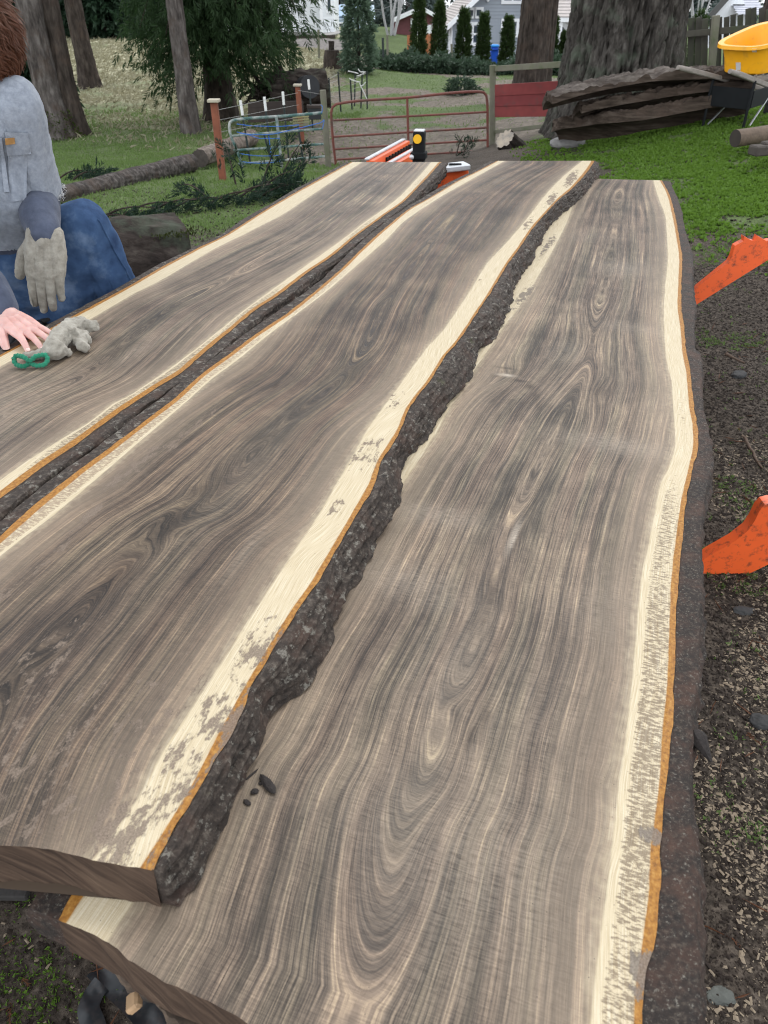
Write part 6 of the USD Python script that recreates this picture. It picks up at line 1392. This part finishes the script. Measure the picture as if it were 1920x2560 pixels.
# white house on the left
wh = thing('white_house', 'white lap-sided house corner seen past the drooping cedar', 'house')
YW = 54.0
def wx(px): return at_y(px, 60, YW)[0]
def wz_(py): return at_y(700, py, YW)[2]
obj('wall', siding(wx(560), wx(806), wz_(85), wz_(-120), YW, metres(7.0, YW, 50)), WHITESIDE, wh, smooth=False)
obj('wall', siding(wx(806), wx(838), wz_(88), wz_(-120), YW - .6, metres(7.0, YW, 50)), WHITESIDE, wh, smooth=False)
obj('wall', box(((wx(806) + wx(838)) / 2, YW + 2.2, (wz_(88) + wz_(-120)) / 2), (wx(838) - wx(806) - .02, 5.5, wz_(-120) - wz_(88))), WHITESIDE, wh)
obj('corner_board', box((wx(806), YW - .63, (wz_(88) + wz_(-120)) / 2), (.18, .06, wz_(-120) - wz_(88))), TRIM, wh)
obj('foundation', box((wx(690), YW + .02, wz_(88)), (wx(806) - wx(560), .12, .35)), FOUND, wh)
window(wh, wx(822), wx(830), wz_(28), wz_(-30), YW - .6, .10)
obj('roof', box((wx(690), YW + 3, wz_(-126)), (wx(850) - wx(540), 9, .25)), TILE, wh)
dk_ = thing('timber_edge', 'low dark timber edging and plank walk in front of the white house', 'edging')
obj('plank', beam(at_y(720, 93, 50), at_y(838, 91, 50), .12, .14, .01), DARKWOOD, dk_); obj('walk', beam(at_y(805, 88, 51.5), at_y(862, 78, 54), .9, .05, .01), FOUND, dk_)
rw_ = thing('retaining_bank', 'grey gravelly bank below the white house', 'wall')
b = Bag(); gx = np.linspace(0, 1, 40); V = []
for f in gx:
    px = 735 + 130 * f; a, b_ = at_y(px, 97, 47), at_y(px, 122 - 4 * f, 44.5); b_[2] -= .3
    V.append([a + (b_ - a) * k for k in np.linspace(0, 1, 8)])
V = np.array(V); V[..., 2] += .07 * nz(V, 2.0, 3, 3); obj('bank', (V.reshape(-1, 3), grid_faces(40, 8)), plain('grey_gravel', (.17, .155, .145), .95, .3, 6, bump=.03, bscale=12), rw_, smooth=True)
# blue-grey far house with solar roof, maroon barn, far right gable
fh = thing('far_house', 'distant pale blue house with solar panels on its roof', 'house')
YF = 70.0
def fx(px): return at_y(px, 50, YF)[0]
def fz(py): return at_y(850, py, YF)[2]
BLUEHOUSE = plain('pale_blue_wall', (.42, .52, .62), .7, .05)
obj('wall', box((fx(880), YF + 2, (fz(85) + fz(46)) / 2), (fx(935) - fx(838), 5, fz(46) - fz(85))), BLUEHOUSE, fh)
b = Bag(); b.add([(fx(836), YF - .6, fz(48)), (fx(938), YF - .6, fz(48)), (fx(934), YF + 3.5, fz(14)), (fx(838), YF + 3.5, fz(14))], [(0, 1, 2, 3)]); obj('roof', b.out(), plain('blue_grey_roof', (.34, .42, .50), .6, .06), fh, smooth=False)
for i in range(3):
    for j in range(2):
        c0 = np.array([fx(846 + 20 * i), YF - .35 + 1.7 * j, fz(44 - 15 * j) + .10]); c1 = c0 + [fx(862) - fx(845), 0, 0]; up_ = np.array([0, 1.5, fz(31) - fz(44)])
        b = Bag(); b.add([c0, c1, c1 + up_, c0 + up_], [(0, 1, 2, 3)]); obj('solar_panel', b.out(), plain('solar_panel_%d' % (i * 2 + j), (.22, .33, .46), .25, .05), fh, smooth=False)
window(fh, fx(846), fx(856), fz(74), fz(58), YF - .52, .08); window(fh, fx(910), fx(922), fz(74), fz(60), YF - .52, .08)
bn_ = thing('maroon_barn', 'maroon barn with white roof edges behind the arborvitae', 'barn')
YB = 66.0
def bx_(px): return at_y(px, 50, YB)[0]
def bz_(py): return at_y(1030, py, YB)[2]
MAROON = plain('maroon_wall', (.15, .055, .06), .8, .1)
b = Bag(); xa, xb, xm = bx_(985), bx_(1092), bx_(1052)
b.add([(xa, YB, bz_(88)), (xb, YB, bz_(88)), (xb, YB, bz_(44)), (xm, YB, bz_(20)), (xa, YB, bz_(50))], [(0, 1, 2), (0, 2, 3), (0, 3, 4)]); b.add([(xa, YB, bz_(88)), (xa, YB + 6, bz_(88)), (xa, YB + 6, bz_(50)), (xa, YB, bz_(50))], [(0, 3, 2, 1)]); b.add([(xb, YB, bz_(88)), (xb, YB + 6, bz_(88)), (xb, YB + 6, bz_(44)), (xb, YB, bz_(44))], [(0, 1, 2, 3)]); obj('wall', b.out(), MAROON, bn_, smooth=False)
for (u_, w_) in (((bx_(980), bz_(52)), (xm, bz_(20))), ((bx_(1098), bz_(44)), (xm, bz_(20)))):
    b = Bag(); b.add([(u_[0], YB - .4, u_[1]), (w_[0], YB - .4, w_[1]), (w_[0], YB + 6, w_[1]), (u_[0], YB + 6, u_[1])], [(0, 1, 2, 3)]); obj('roof', b.out(), plain('barn_roof_%d' % int(u_[0] * 10), (.30, .29, .31), .8), bn_, smooth=False)
    obj('fascia', beam((u_[0], YB - .43, u_[1]), (w_[0], YB - .43, w_[1]), .06, .24, .004), TRIM, bn_)
window(bn_, bx_(1030), bx_(1040), bz_(64), bz_(50), YB, .1); obj('door', box((bx_(1062), YB - .03, (bz_(88) + bz_(62)) / 2), (1.1, .06, bz_(62) - bz_(88))), TRIM, bn_)
rh = thing('gabled_house', 'pale house gable with dark barge board beyond the picket fence', 'house')
YR = 48.0
def rx(px): return at_y(px, 20, YR)[0]
def rz_(py): return at_y(1800, py, YR)[2]
b = Bag(); xa, xm, xb = rx(1782), rx(1830), rx(1878); b.add([(xa, YR, rz_(120)), (xb, YR, rz_(120)), (xb, YR, rz_(38)), (xm, YR, rz_(-35)), (xa, YR, rz_(38))], [(0, 1, 2), (0, 2, 3), (0, 3, 4)]); obj('wall', b.out(), WHITESIDE, rh, smooth=False)
obj('fascia', beam((rx(1776), YR - .2, rz_(42)), (rx(1830), YR - .2, rz_(-38)), .06, .30, .004), plain('dark_barge', (.08, .08, .075), .7), rh)
b = Bag(); nR = 12
for k in range(nR):
    za, zb = rz_(36) + (rz_(-30) - rz_(36)) * k / nR, rz_(36) + (rz_(-30) - rz_(36)) * (k + 1) / nR
    b.add([(rx(1830), YR - 1 + k * .25, za + .06), (rx(1900), YR - 1 + k * .25, za + .06), (rx(1900), YR - .75 + k * .25, zb + .01), (rx(1826), YR - .75 + k * .25, zb + .01), (rx(1830), YR - 1 + k * .25, za), (rx(1900), YR - 1 + k * .25, za)], [(0, 1, 2, 3), (4, 5, 1, 0)])
obj('roof', b.out(), plain('pale_striped_roof', (.46, .47, .52), .75, .06), rh, smooth=False)
window(rh, rx(1792), rx(1806), rz_(100), rz_(70), YR, .1)
# ---------------------------------------------------------------- the seated person at the left edge
def chain(joints, radii):
    """one smooth limb: hulls of the spheres at neighbouring joints"""
    parts = []
    for (p, r_), (q, s_) in zip(zip(joints[:-1], radii[:-1]), zip(joints[1:], radii[1:])):
        a = m3.Manifold.sphere(r_, 20).translate([float(x) for x in p]); b_ = m3.Manifold.sphere(s_, 20).translate([float(x) for x in q])
        parts.append(m3.Manifold.batch_hull([a, b_]))
    return parts
def merge(parts, edge=.012, smooth=10, lam=.5):
    m = m3.Manifold.batch_boolean(parts, m3.OpType.Add)
    mm = m.refine_to_length(edge).to_mesh()
    t = trimesh.Trimesh(mm.vert_properties[:, :3], mm.tri_verts, process=True)
    if smooth: trimesh.smoothing.filter_taubin(t, lamb=lam, nu=lam + .02, iterations=smooth)
    return t
def ball(p, r_, sc=(1, 1, 1)):
    return m3.Manifold.sphere(1.0, 28).scale([float(r_ * s_) for s_ in sc]).translate([float(x) for x in p])
def folds(t, amp, freq, seed, stretch=(1, 1, 1)):
    v = np.asarray(t.vertices); n = t.vertex_normals
    d = nz(v * np.array(stretch), freq, seed, 3); d2 = 1 - np.abs(nz(v * np.array(stretch), freq * .7, seed + 1, 2)) * 3
    w = v + n * (amp * (d + .6 * d2))[:, None]
    e = t.edges_unique
    for _ in range(3):      # pull back any stray spike
        acc, cnt = np.zeros_like(w), np.zeros(len(w))
        for a, b_ in ((0, 1), (1, 0)):
            np.add.at(acc, e[:, a], w[e[:, b_]]); np.add.at(cnt, e[:, a], 1)
        mean = acc / np.maximum(cnt, 1)[:, None]; far_ = np.linalg.norm(w - mean, axis=1) > .006
        w[far_] = mean[far_]
    t.vertices = w
    return t
J = lambda px, py, y: at_y(px, py, y)
l_sh, l_el, l_wr = J(34, 262, 2.42), J(84, 478, 2.52), J(113, 585, 2.34)
neck = J(-55, 222, 2.46)
chest = neck + [-.035, .02, -.26]; waist = neck + [-.06, .12, -.50]; hips = neck + [-.06, .24, -.64]
head_c = J(-62, 112, 2.44)
r_sh = neck + [-.22, -.02, -.09]
bare_wr = on_z(24, 792, Z2 + .045); r_el = bare_wr + np.array([-.17, .14, .17])
l_hip, r_hip = hips + [.10, -.03, -.02], hips + [-.10, -.03, -.02]
l_kn = J(205, 572, 2.62); l_an = J(272, 800, 2.80)
l_an = np.array([l_kn[0] + .10, l_kn[1] + .10, l_kn[2] - .42])
r_kn = J(-190, 640, 2.55); r_an = r_kn + np.array([.02, .06, -.42])
person = thing('person', 'person in a pale grey overshirt and jeans sitting at the left edge, one hand gloved', 'person')
SKIN = mat('skin', {'g': ('geometry', {}), 'n': ('noise_texture', {'scale': 26.0, 'detail': 4.0}), 'r': ('rgb_ramp', {'ramp': [(.3, (.50, .28, .245)), (.7, (.62, .40, .36))]}), 'nb': ('noise_texture', {'scale': 260.0, 'detail': 3.0}), 'b': ('bump', {'distance': .0012, 'strength': .5}),
    'p': ('principled_bsdf', {'roughness': .5, 'subsurface_weight': .15, 'subsurface_scale': .004, 'specular_ior_level': .4})}, [('g.position', 'n.vector'), ('n.fac', 'r.fac'), ('r.color', 'p.base_color'), ('g.position', 'nb.vector'), ('nb.fac', 'b.height'), ('b.normal', 'p.normal')])
def cloth(name, lo, hi, weave=900.0, bump=.0008, rough=.9, fine=24.0, cord=None):
    nodes = {'g': ('geometry', {}), 'n': ('noise_texture', {'scale': fine, 'detail': 6.0, 'roughness': .65}), 'r': ('rgb_ramp', {'ramp': [(.3, lo), (.7, hi)]}), 'w': ('noise_texture', {'scale': weave, 'detail': 2.0}), 'b': ('bump', {'distance': bump, 'strength': .8}),
             'p': ('principled_bsdf', {'roughness': rough, 'sheen_weight': .15, 'specular_ior_level': .15})}
    return mat(name, nodes, [('g.position', 'n.vector'), ('n.fac', 'r.fac'), ('r.color', 'p.base_color'), ('g.position', 'w.vector'), ('w.fac', 'b.height'), ('b.normal', 'p.normal')])
SHIRT = cloth('grey_canvas', (.20, .222, .262), (.31, .338, .385), 480, .0016, .95, 70.0)
NAVY = cloth('navy_knit', (.045, .055, .085), (.085, .10, .145), 800)
DENIM = mat('denim', {'g': ('geometry', {}), 'n': ('noise_texture', {'scale': 9.0, 'detail': 6.0, 'roughness': .6}), 'r': ('rgb_ramp', {'ramp': [(.32, (.018, .038, .090)), (.52, (.048, .092, .185)), (.72, (.15, .215, .33))]}), 'w': ('noise_texture', {'scale': 900.0, 'detail': 2.0}), 'b': ('bump', {'distance': .0008}), 'p': ('principled_bsdf', {'roughness': .9, 'specular_ior_level': .15})},
    [('g.position', 'n.vector'), ('n.fac', 'r.fac'), ('r.color', 'p.base_color'), ('g.position', 'w.vector'), ('w.fac', 'b.height'), ('b.normal', 'p.normal')])
GLOVE = cloth('dirty_glove', (.22, .20, .165), (.41, .385, .33), 420, .003, .95, 40.0)
HAIR = mat('red_brown_hair', {'g': ('geometry', {}), 'r': ('rgb_ramp', {'ramp': [(0, (.11, .038, .016)), (1, (.40, .165, .075))]}), 'p': ('principled_bsdf', {'roughness': .45, 'specular_ior_level': .45})}, [('g.random_per_island', 'r.fac'), ('r.color', 'p.base_color')])
EYEW = plain('eye_white', (.42, .40, .38), .2)
# ---- hand helper: palm and five bent fingers
TIPS = []
def hand(wr, fdir, back, side, scale=1.0, fat=1.0, spread=(.0, 0, 0, 0, 0), curls=(20, 25, 25), thumb_open=38, lengths=(.074, .084, .078, .062)):
    """wr: wrist; fdir: along the hand; back: out of the back of the hand; side: towards the thumb"""
    f, b_ = unit(np.array(fdir, float)), np.array(back, float); b_ = unit(b_ - f * (b_ @ f)); s_ = np.cross(f, b_); s_ = s_ * np.sign(s_ @ np.array(side, float))
    k = scale; parts = []
    palm_l, half = .088 * k, .034 * k
    knu = []
    for i, lat in enumerate((.030, .0105, -.0095, -.0285)):
        knu.append(wr + f * (palm_l + (.004, .008, .004, -.006)[i] * k) + s_ * lat * k + b_ * (.004 - abs(lat) * .12) * k)
    th_base = wr + f * .022 * k + s_ * .026 * k - b_ * .006 * k
    rr = .0125 * k * fat
    for kn, lat in zip(knu, (.020, .007, -.007, -.020)):
        parts += chain([wr + s_ * lat * k, wr + f * palm_l * .5 + s_ * lat * 1.35 * k, kn], [.0165 * k * fat, .0155 * k * fat, rr * .98])
    parts += chain([knu[0], knu[1], knu[2], knu[3]], [rr * .9, rr * .92, rr * .9, rr * .85])
    parts += chain([th_base, knu[0] - f * .03 * k], [.013 * k * fat, .012 * k * fat])
    for i, kn in enumerate(knu):
        L = lengths[i] * k; segs = [L * .47, L * .30, L * .23]; ang = 0; p = kn; rad = [(.0098, .0092, .0096, .0084)[i] * k * fat]; pts = [kn]
        sp = math.radians(spread[i])
        base_f = f * math.cos(sp) + s_ * math.sin(sp)
        for sg, cu in zip(segs, curls):
            ang += math.radians(cu); d = base_f * math.cos(ang) - b_ * math.sin(ang); p = p + d * sg; pts.append(p); rad.append(rad[-1] * .90)
        TIPS.append((pts[-1], d, base_f * math.sin(ang) + b_ * math.cos(ang), rad[-1]))
        parts += chain(pts, [rr * .92] + rad[1:])
    a = math.radians(thumb_open); d1 = unit(f * math.cos(a) + s_ * math.sin(a) - b_ * .18); d2 = unit(f * math.cos(a * .55) + s_ * math.sin(a * .55) - b_ * .3)
    t1 = th_base + d1 * .040 * k; t2 = t1 + d2 * .032 * k; t3 = t2 + unit(d2 + f * .25) * .024 * k
    parts += chain([th_base, t1, t2, t3], [.0145 * k * fat, .0125 * k * fat, .0112 * k * fat, .0088 * k * fat])
    return parts
# ---- body: head, neck, trunk, arms, legs and the bare hand as one surface
fwd = unit(np.array([-.62, -.78, 0])); lat_ = np.array([-fwd[1], fwd[0], 0])
parts = chain([hips, waist, chest, neck + [0, 0, -.08]], [.105, .095, .095, .07]) + chain([l_sh + [-.03, 0, 0], chest + [0, 0, .06], r_sh], [.045, .075, .05]) + chain([neck + [0, 0, -.08], neck + [.005, -.01, .06], head_c], [.062, .058, .065])
parts += [ball(head_c + [0, .0, .025], .098, (.88, 1.0, 1.06)), ball(head_c + fwd * .03 + [0, 0, -.045], .07, (.88, 1, 1.05)), ball(head_c + fwd * .055 + [0, 0, -.085], .036)]
parts += chain([head_c + fwd * .092 + [0, 0, .015], head_c + fwd * .112 + [0, 0, -.025]], [.012, .017]) + chain([head_c + fwd * .088 + [0, 0, -.058] - lat_ * .02, head_c + fwd * .088 + [0, 0, -.058] + lat_ * .02], [.011, .011])
for s_ in (-1, 1): parts += [ball(head_c + lat_ * s_ * .088 + [0, 0, -.005] - fwd * .005, .03, (.45, .75, 1.1))]
parts += chain([l_sh, l_el, l_wr], [.052, .043, .029]) + chain([r_sh, r_el, bare_wr], [.052, .043, .028])
parts += chain([l_hip, l_kn, l_an], [.085, .056, .04]) + chain([r_hip, r_kn, r_an], [.085, .056, .04])
hand_t = on_z(76, 850, Z2)
hd = unit((hand_t - bare_wr) * [1, 1, 0]) * .985 + np.array([0, 0, -.17])
parts += hand(bare_wr + [0, 0, -.004], hd, (0, 0, 1), np.cross(hd, [0, 0, -1.0]) * -1, 1.03, 1.02, spread=(14, 5, -4, -13), curls=(-4, 14, 12), thumb_open=42)
body = merge(parts, .0075, 10, .45)
body.vertices[:, 2] = np.where(np.hypot(*(body.vertices[:, :2] - hand_t[:2]).T) < .16, np.maximum(body.vertices[:, 2], Z2 + .0008), body.vertices[:, 2])
pb_ = obj('body', body, SKIN, person, smooth=True)
for s_ in (-1, 1): m = trimesh.creation.icosphere(2, .0125); m.apply_translation(head_c + fwd * .075 + lat_ * s_ * .033 + [0, 0, .012]); obj('eye', m, EYEW, person, smooth=True)
NAIL = plain('nail', (.70, .50, .45), .3, .06)
for tp_, td_, tu_, tr_ in TIPS[:4]:
    m = trimesh.creation.icosphere(2, 1.0); M = np.eye(4); td_ = unit(td_); tu_ = unit(tu_ - td_ * (tu_ @ td_)); M[:3, 0], M[:3, 1], M[:3, 2], M[:3, 3] = td_ * .0062, np.cross(tu_, td_) * tr_ * .72, tu_ * .0016, tp_ + tu_ * tr_ * .86 + td_ * .002
    m.apply_transform(M); obj('nail', m, NAIL, pb_, smooth=True)
# ---- clothes
def pick(t, keep):
    f = keep[t.faces].all(1); t2 = trimesh.Trimesh(t.vertices, t.faces[f], process=False); t2.remove_unreferenced_vertices(); return t2
u_arm = unit(l_el - l_sh)
jk = chain([waist + [0, 0, -.08], waist + [0, 0, .06], chest, neck + [0, 0, -.13]], [.135, .135, .135, .09]) + chain([l_sh + [-.01, 0, .005], chest + [-.03, 0, .06], r_sh], [.066, .12, .07]) + chain([l_sh, l_sh * .45 + l_el * .55, l_el + u_arm * -.015], [.072, .070, .078]) + chain([r_sh, r_sh * .4 + r_el * .6], [.076, .07])
jacket = merge(jk, .0085, 14, .5); folds(jacket, .0085, 8.0, 5, (1, 1, .45)); folds(jacket, .0062, 19.0, 8, (1, 1, .22)); folds(jacket, .0030, 34.0, 9, (1, 1, .7))
clear = np.linalg.norm(jacket.vertices - l_el, axis=1) < .14
jacket = pick(jacket, clear | (jacket.vertices[:, 2] > neck[2] - .44))
jq = obj('overshirt', jacket, SHIRT, person, smooth=True)
# collar, placket, pocket with flap and tan label, frayed cuff
def patch(corners, off, mtl, name, parent, n=12, thick=.004, wav=.0):
    """a cloth piece laid on the overshirt where rays through the given points meet it"""
    c = np.array(corners, float); g = np.linspace(0, 1, n)
    Pp = np.array([[(1 - b_) * ((1 - a) * c[0] + a * c[1]) + b_ * ((1 - a) * c[3] + a * c[2]) for a in g] for b_ in g]).reshape(-1, 2)
    o = np.repeat(EYE[None], len(Pp), 0); d = unit(ray(Pp[:, 0], Pp[:, 1]))
    loc, ir, it = jacket.ray.intersects_location(o, d, multiple_hits=False)
    if len(loc) < len(Pp) * .5: return None
    dist = np.full(len(Pp), np.median(np.linalg.norm(loc - EYE, axis=1))); dist[ir] = np.linalg.norm(loc - EYE, axis=1)
    dist = np.convolve(np.pad(dist, 2, mode='edge'), np.ones(5) / 5, 'valid')
    X = EYE + d * (dist - off)[:, None]
    F = grid_faces(n, n)
    X2 = X + d * thick * 1.5
    edge = np.concatenate([np.arange(n), np.arange(1, n) * n + n - 1, (n - 1) * n + np.arange(n - 2, -1, -1), np.arange(n - 2, 0, -1) * n]); e2 = np.roll(edge, -1); N_ = n * n
    side = np.stack([edge, e2, e2 + N_, edge + N_], 1)
    obj(name, (np.vstack([X, X2]), np.vstack([F[:, ::-1], side])), mtl, parent, smooth=40)
LEATHER = plain('tan_leather_label', (.30, .16, .055), .6, .1, 60)
patch([(12, 330), (70, 333), (78, 385), (18, 390)], .010, SHIRT, 'pocket_flap', jq)
patch([(20, 388), (68, 384), (66, 500), (24, 505)], .005, SHIRT, 'pocket', jq)
patch([(12, 346), (36, 344), (38, 360), (14, 363)], .016, LEATHER, 'leather_label', jq, 6)
patch([(-6, 174), (18, 182), (24, 197), (-2, 196)], .012, SHIRT, 'collar', jq)
patch([(-4, 345), (6, 345), (24, 480), (10, 480)], .008, SHIRT, 'placket', jq)
rf_ = np.random.default_rng(8)
ce = l_el + u_arm * -.002; cu_, cv_ = unit(np.cross(u_arm, [0, 1, 0])), None; cv_ = np.cross(u_arm, cu_)
fray, dark = Bag(), Bag()
for k in range(240):
    a = rf_.random() * 6.283; o = ce + (cu_ * math.cos(a) + cv_ * math.sin(a)) * (.080 + .004 * rf_.random()) + u_arm * rf_.normal() * .005
    d = (cu_ * math.cos(a) + cv_ * math.sin(a)) * .5 + u_arm * .8 + rf_.normal(size=3) * .8
    C = [o]
    for _ in range(4): d = unit(d + rf_.normal(size=3) * .6); C.append(C[-1] + d * .0045)
    (fray if rf_.random() < .7 else dark).tube(C, .0009, 3, cap=False)
obj('frayed_threads', fray.out(), plain('white_thread', (.60, .61, .62), .9), jq, smooth=True); obj('dark_threads', dark.out(), plain('dark_thread', (.05, .05, .06), .9), jq, smooth=True)
# undershirt: neck and both forearms
f_arm = unit(l_wr - l_el); rf_arm = unit(bare_wr - r_el)
us_ = chain([l_sh * .3 + l_el * .7, l_el + u_arm * .03 + f_arm * -.01, l_el * .4 + l_wr * .6, l_wr - f_arm * .01], [.060, .070, .058, .046])
ul = merge(us_, .007, 10); folds(ul, .005, 16.0, 3, (1, 1, .6)); obj('sleeve', ul, NAVY, person, smooth=True)
us_ = chain([r_sh, r_el, r_el * .3 + bare_wr * .7, bare_wr - rf_arm * .035], [.060, .062, .050, .040])
ur = merge(us_, .007, 10); folds(ur, .005, 16.0, 4, (1, 1, .6)); obj('sleeve', ur, NAVY, person, smooth=True)
un = merge(chain([hips + [0, 0, .03], waist + fwd * .01, chest + fwd * .01, neck + [0, 0, -.07] + fwd * .01, neck + [0, 0, -.01]], [.120, .108, .100, .078, .068]), .01, 8); folds(un, .006, 14.0, 3); obj('undershirt', un, NAVY, person, smooth=True)
# jeans
jl = chain([waist + [0, 0, .0], hips], [.142, .150]) + chain([hips + [0, 0, -.03], l_hip, l_hip * .35 + l_kn * .65, l_kn, l_kn * .55 + l_an * .45, l_an], [.150, .125, .104, .092, .082, .075]) + chain([hips + [0, 0, -.03], r_hip, r_kn, r_an], [.150, .125, .088, .075])
jeans = merge(jl, .009, 12); folds(jeans, .0085, 11.0, 9, (1, 1, .8)); folds(jeans, .0032, 30.0, 12, (1, 1, .6))
dn = obj('jeans', jeans, DENIM, person, smooth=True)
sm = spline([l_kn + [.078, -.05, .045], l_kn + [.10, -.02, -.06], l_an * .4 + l_kn * .6 + [.083, -.02, 0], l_an + [.075, -.02, 0]], 60)
sd, tri_d, _ = trimesh.proximity.closest_point(jeans, sm)
obj('side_seam', tube(sd, .0035, 6), DENIM, dn, smooth=True)
# boots out of sight behind the boards, standing on the log
for a_ in (l_an, r_an):
    bt_ = merge(chain([a_ + [0, 0, .03], a_ + [0, 0, -.05], a_ + [.02, -.17, -.075]], [.060, .052, .042]), .012, 8); obj('boot', bt_, plain('boot_leather_%d' % int(abs(a_[0]) * 1000), (.05, .035, .022), .7), person, smooth=True)
# glove on the hanging hand
tip = J(116, 748, 2.30)
gd = unit(tip - l_wr)
gp_ = chain([l_wr - f_arm * .035, l_wr, l_wr + gd * .02], [.043, .036, .034]) + hand(l_wr, gd, (.1, -1, .12), (-1, 0, 0), 1.26, 1.36, spread=(1.5, .5, -.5, -2), curls=(8, 9, 10), thumb_open=38, lengths=(.076, .086, .082, .066))
gm_ = merge(gp_, .0045, 7, .45); folds(gm_, .0012, 50.0, 6); folds(gm_, .0009, 150.0, 7); obj('work_glove', gm_, GLOVE, person, smooth=True)
# hair: wavy locks over the crown and nape
rh_ = np.random.default_rng(11); hb = Bag()
for k in range(5200):
    v = unit(rh_.normal(size=3))
    if (v @ fwd > .50 and v[2] < .50) or v[2] < -.66: continue
    up_ = v * np.array([.086, .097, .102]); o = head_c + [0, 0, .025] + up_ * (1.06 + .06 * rh_.random())
    tn_ = np.array([0, 0, -1.0]) - fwd * .55 + lat_ * .35 * np.sign(v @ lat_); tn_ = unit(tn_ - v * (tn_ @ v))
    sw_ = np.cross(tn_, v); L = .055 + .045 * rh_.random(); ph = 9.0 * float(nz((v * 2.2)[None], 1.0, 5, 2)[0]); C = [o]
    for q in range(7):
        d = unit(tn_ + sw_ * .85 * math.sin(ph + q * .95) + v * (.36 - .06 * q) + rh_.normal(size=3) * .06); C.append(C[-1] + d * L / 7)
    hb.tube(np.array(C), np.linspace(.0020, .0007, 8), 3, cap=False)
cap_ = trimesh.creation.icosphere(4, 1.0); cv2 = cap_.vertices; keep = ~((cv2 @ fwd > .50) & (cv2[:, 2] < .5)) & (cv2[:, 2] > -.72)
cp = trimesh.Trimesh(cv2 * np.array([.095, .106, .110]) * (1 + .05 * nz(cv2, 5.0, 3, 3))[:, None] + head_c + [0, 0, .025], cap_.faces, process=False); cp = pick(cp, keep); hb.mesh(cp)
obj('hair', hb.out(), HAIR, person, smooth=True)

# ---- the pulled-off glove lying on the left slab
gl_ = thing('crumpled_glove', 'crumpled dirty knit glove with a green cuff lying on the left slab', 'glove')
gz = Z2
def gp2(px, py, h): return on_z(px, py, gz + h) 
core = [gp2(122, 886, .018), gp2(136, 874, .026), gp2(150, 845, .035), gp2(178, 818, .040), gp2(205, 812, .034), gp2(232, 815, .030)]
gparts = chain(core, [.016, .027, .023, .022, .021, .013]) + chain([gp2(178, 830, .03), gp2(200, 850, .018), gp2(206, 868, .014)], [.020, .017, .013]) + chain([gp2(206, 840, .02), gp2(218, 852, .012)], [.014, .010]) + chain([gp2(160, 880, .010), gp2(170, 882, .009)], [.010, .008]) + chain([gp2(60, 893, .008), gp2(122, 884, .012)], [.008, .012])
gmesh = merge(gparts, .004, 6, .45); folds(gmesh, .0062, 45.0, 4); folds(gmesh, .0026, 120.0, 5)
gmesh.vertices[:, 2] = np.maximum(gmesh.vertices[:, 2], gz + .001)
obj('glove_body', gmesh, GLOVE, gl_, smooth=True)
GREENCUFF = cloth('green_cuff', (.008, .11, .06), (.03, .24, .14), 500, .002)
cuff = spline([gp2(34, 900, .018), gp2(42, 889, .026), gp2(58, 892, .026), gp2(74, 902, .018), gp2(92, 890, .028), gp2(112, 887, .028), gp2(119, 898, .018), gp2(110, 912, .008), gp2(92, 914, .006), gp2(76, 909, .010), gp2(58, 916, .006), gp2(42, 912, .008), gp2(34, 900, .018)], 90)
obj('green_cuff', tube(cuff, .0058 + .0012 * np.sin(np.arange(90) * 1.9), 8), GREENCUFF, gl_, smooth=True)
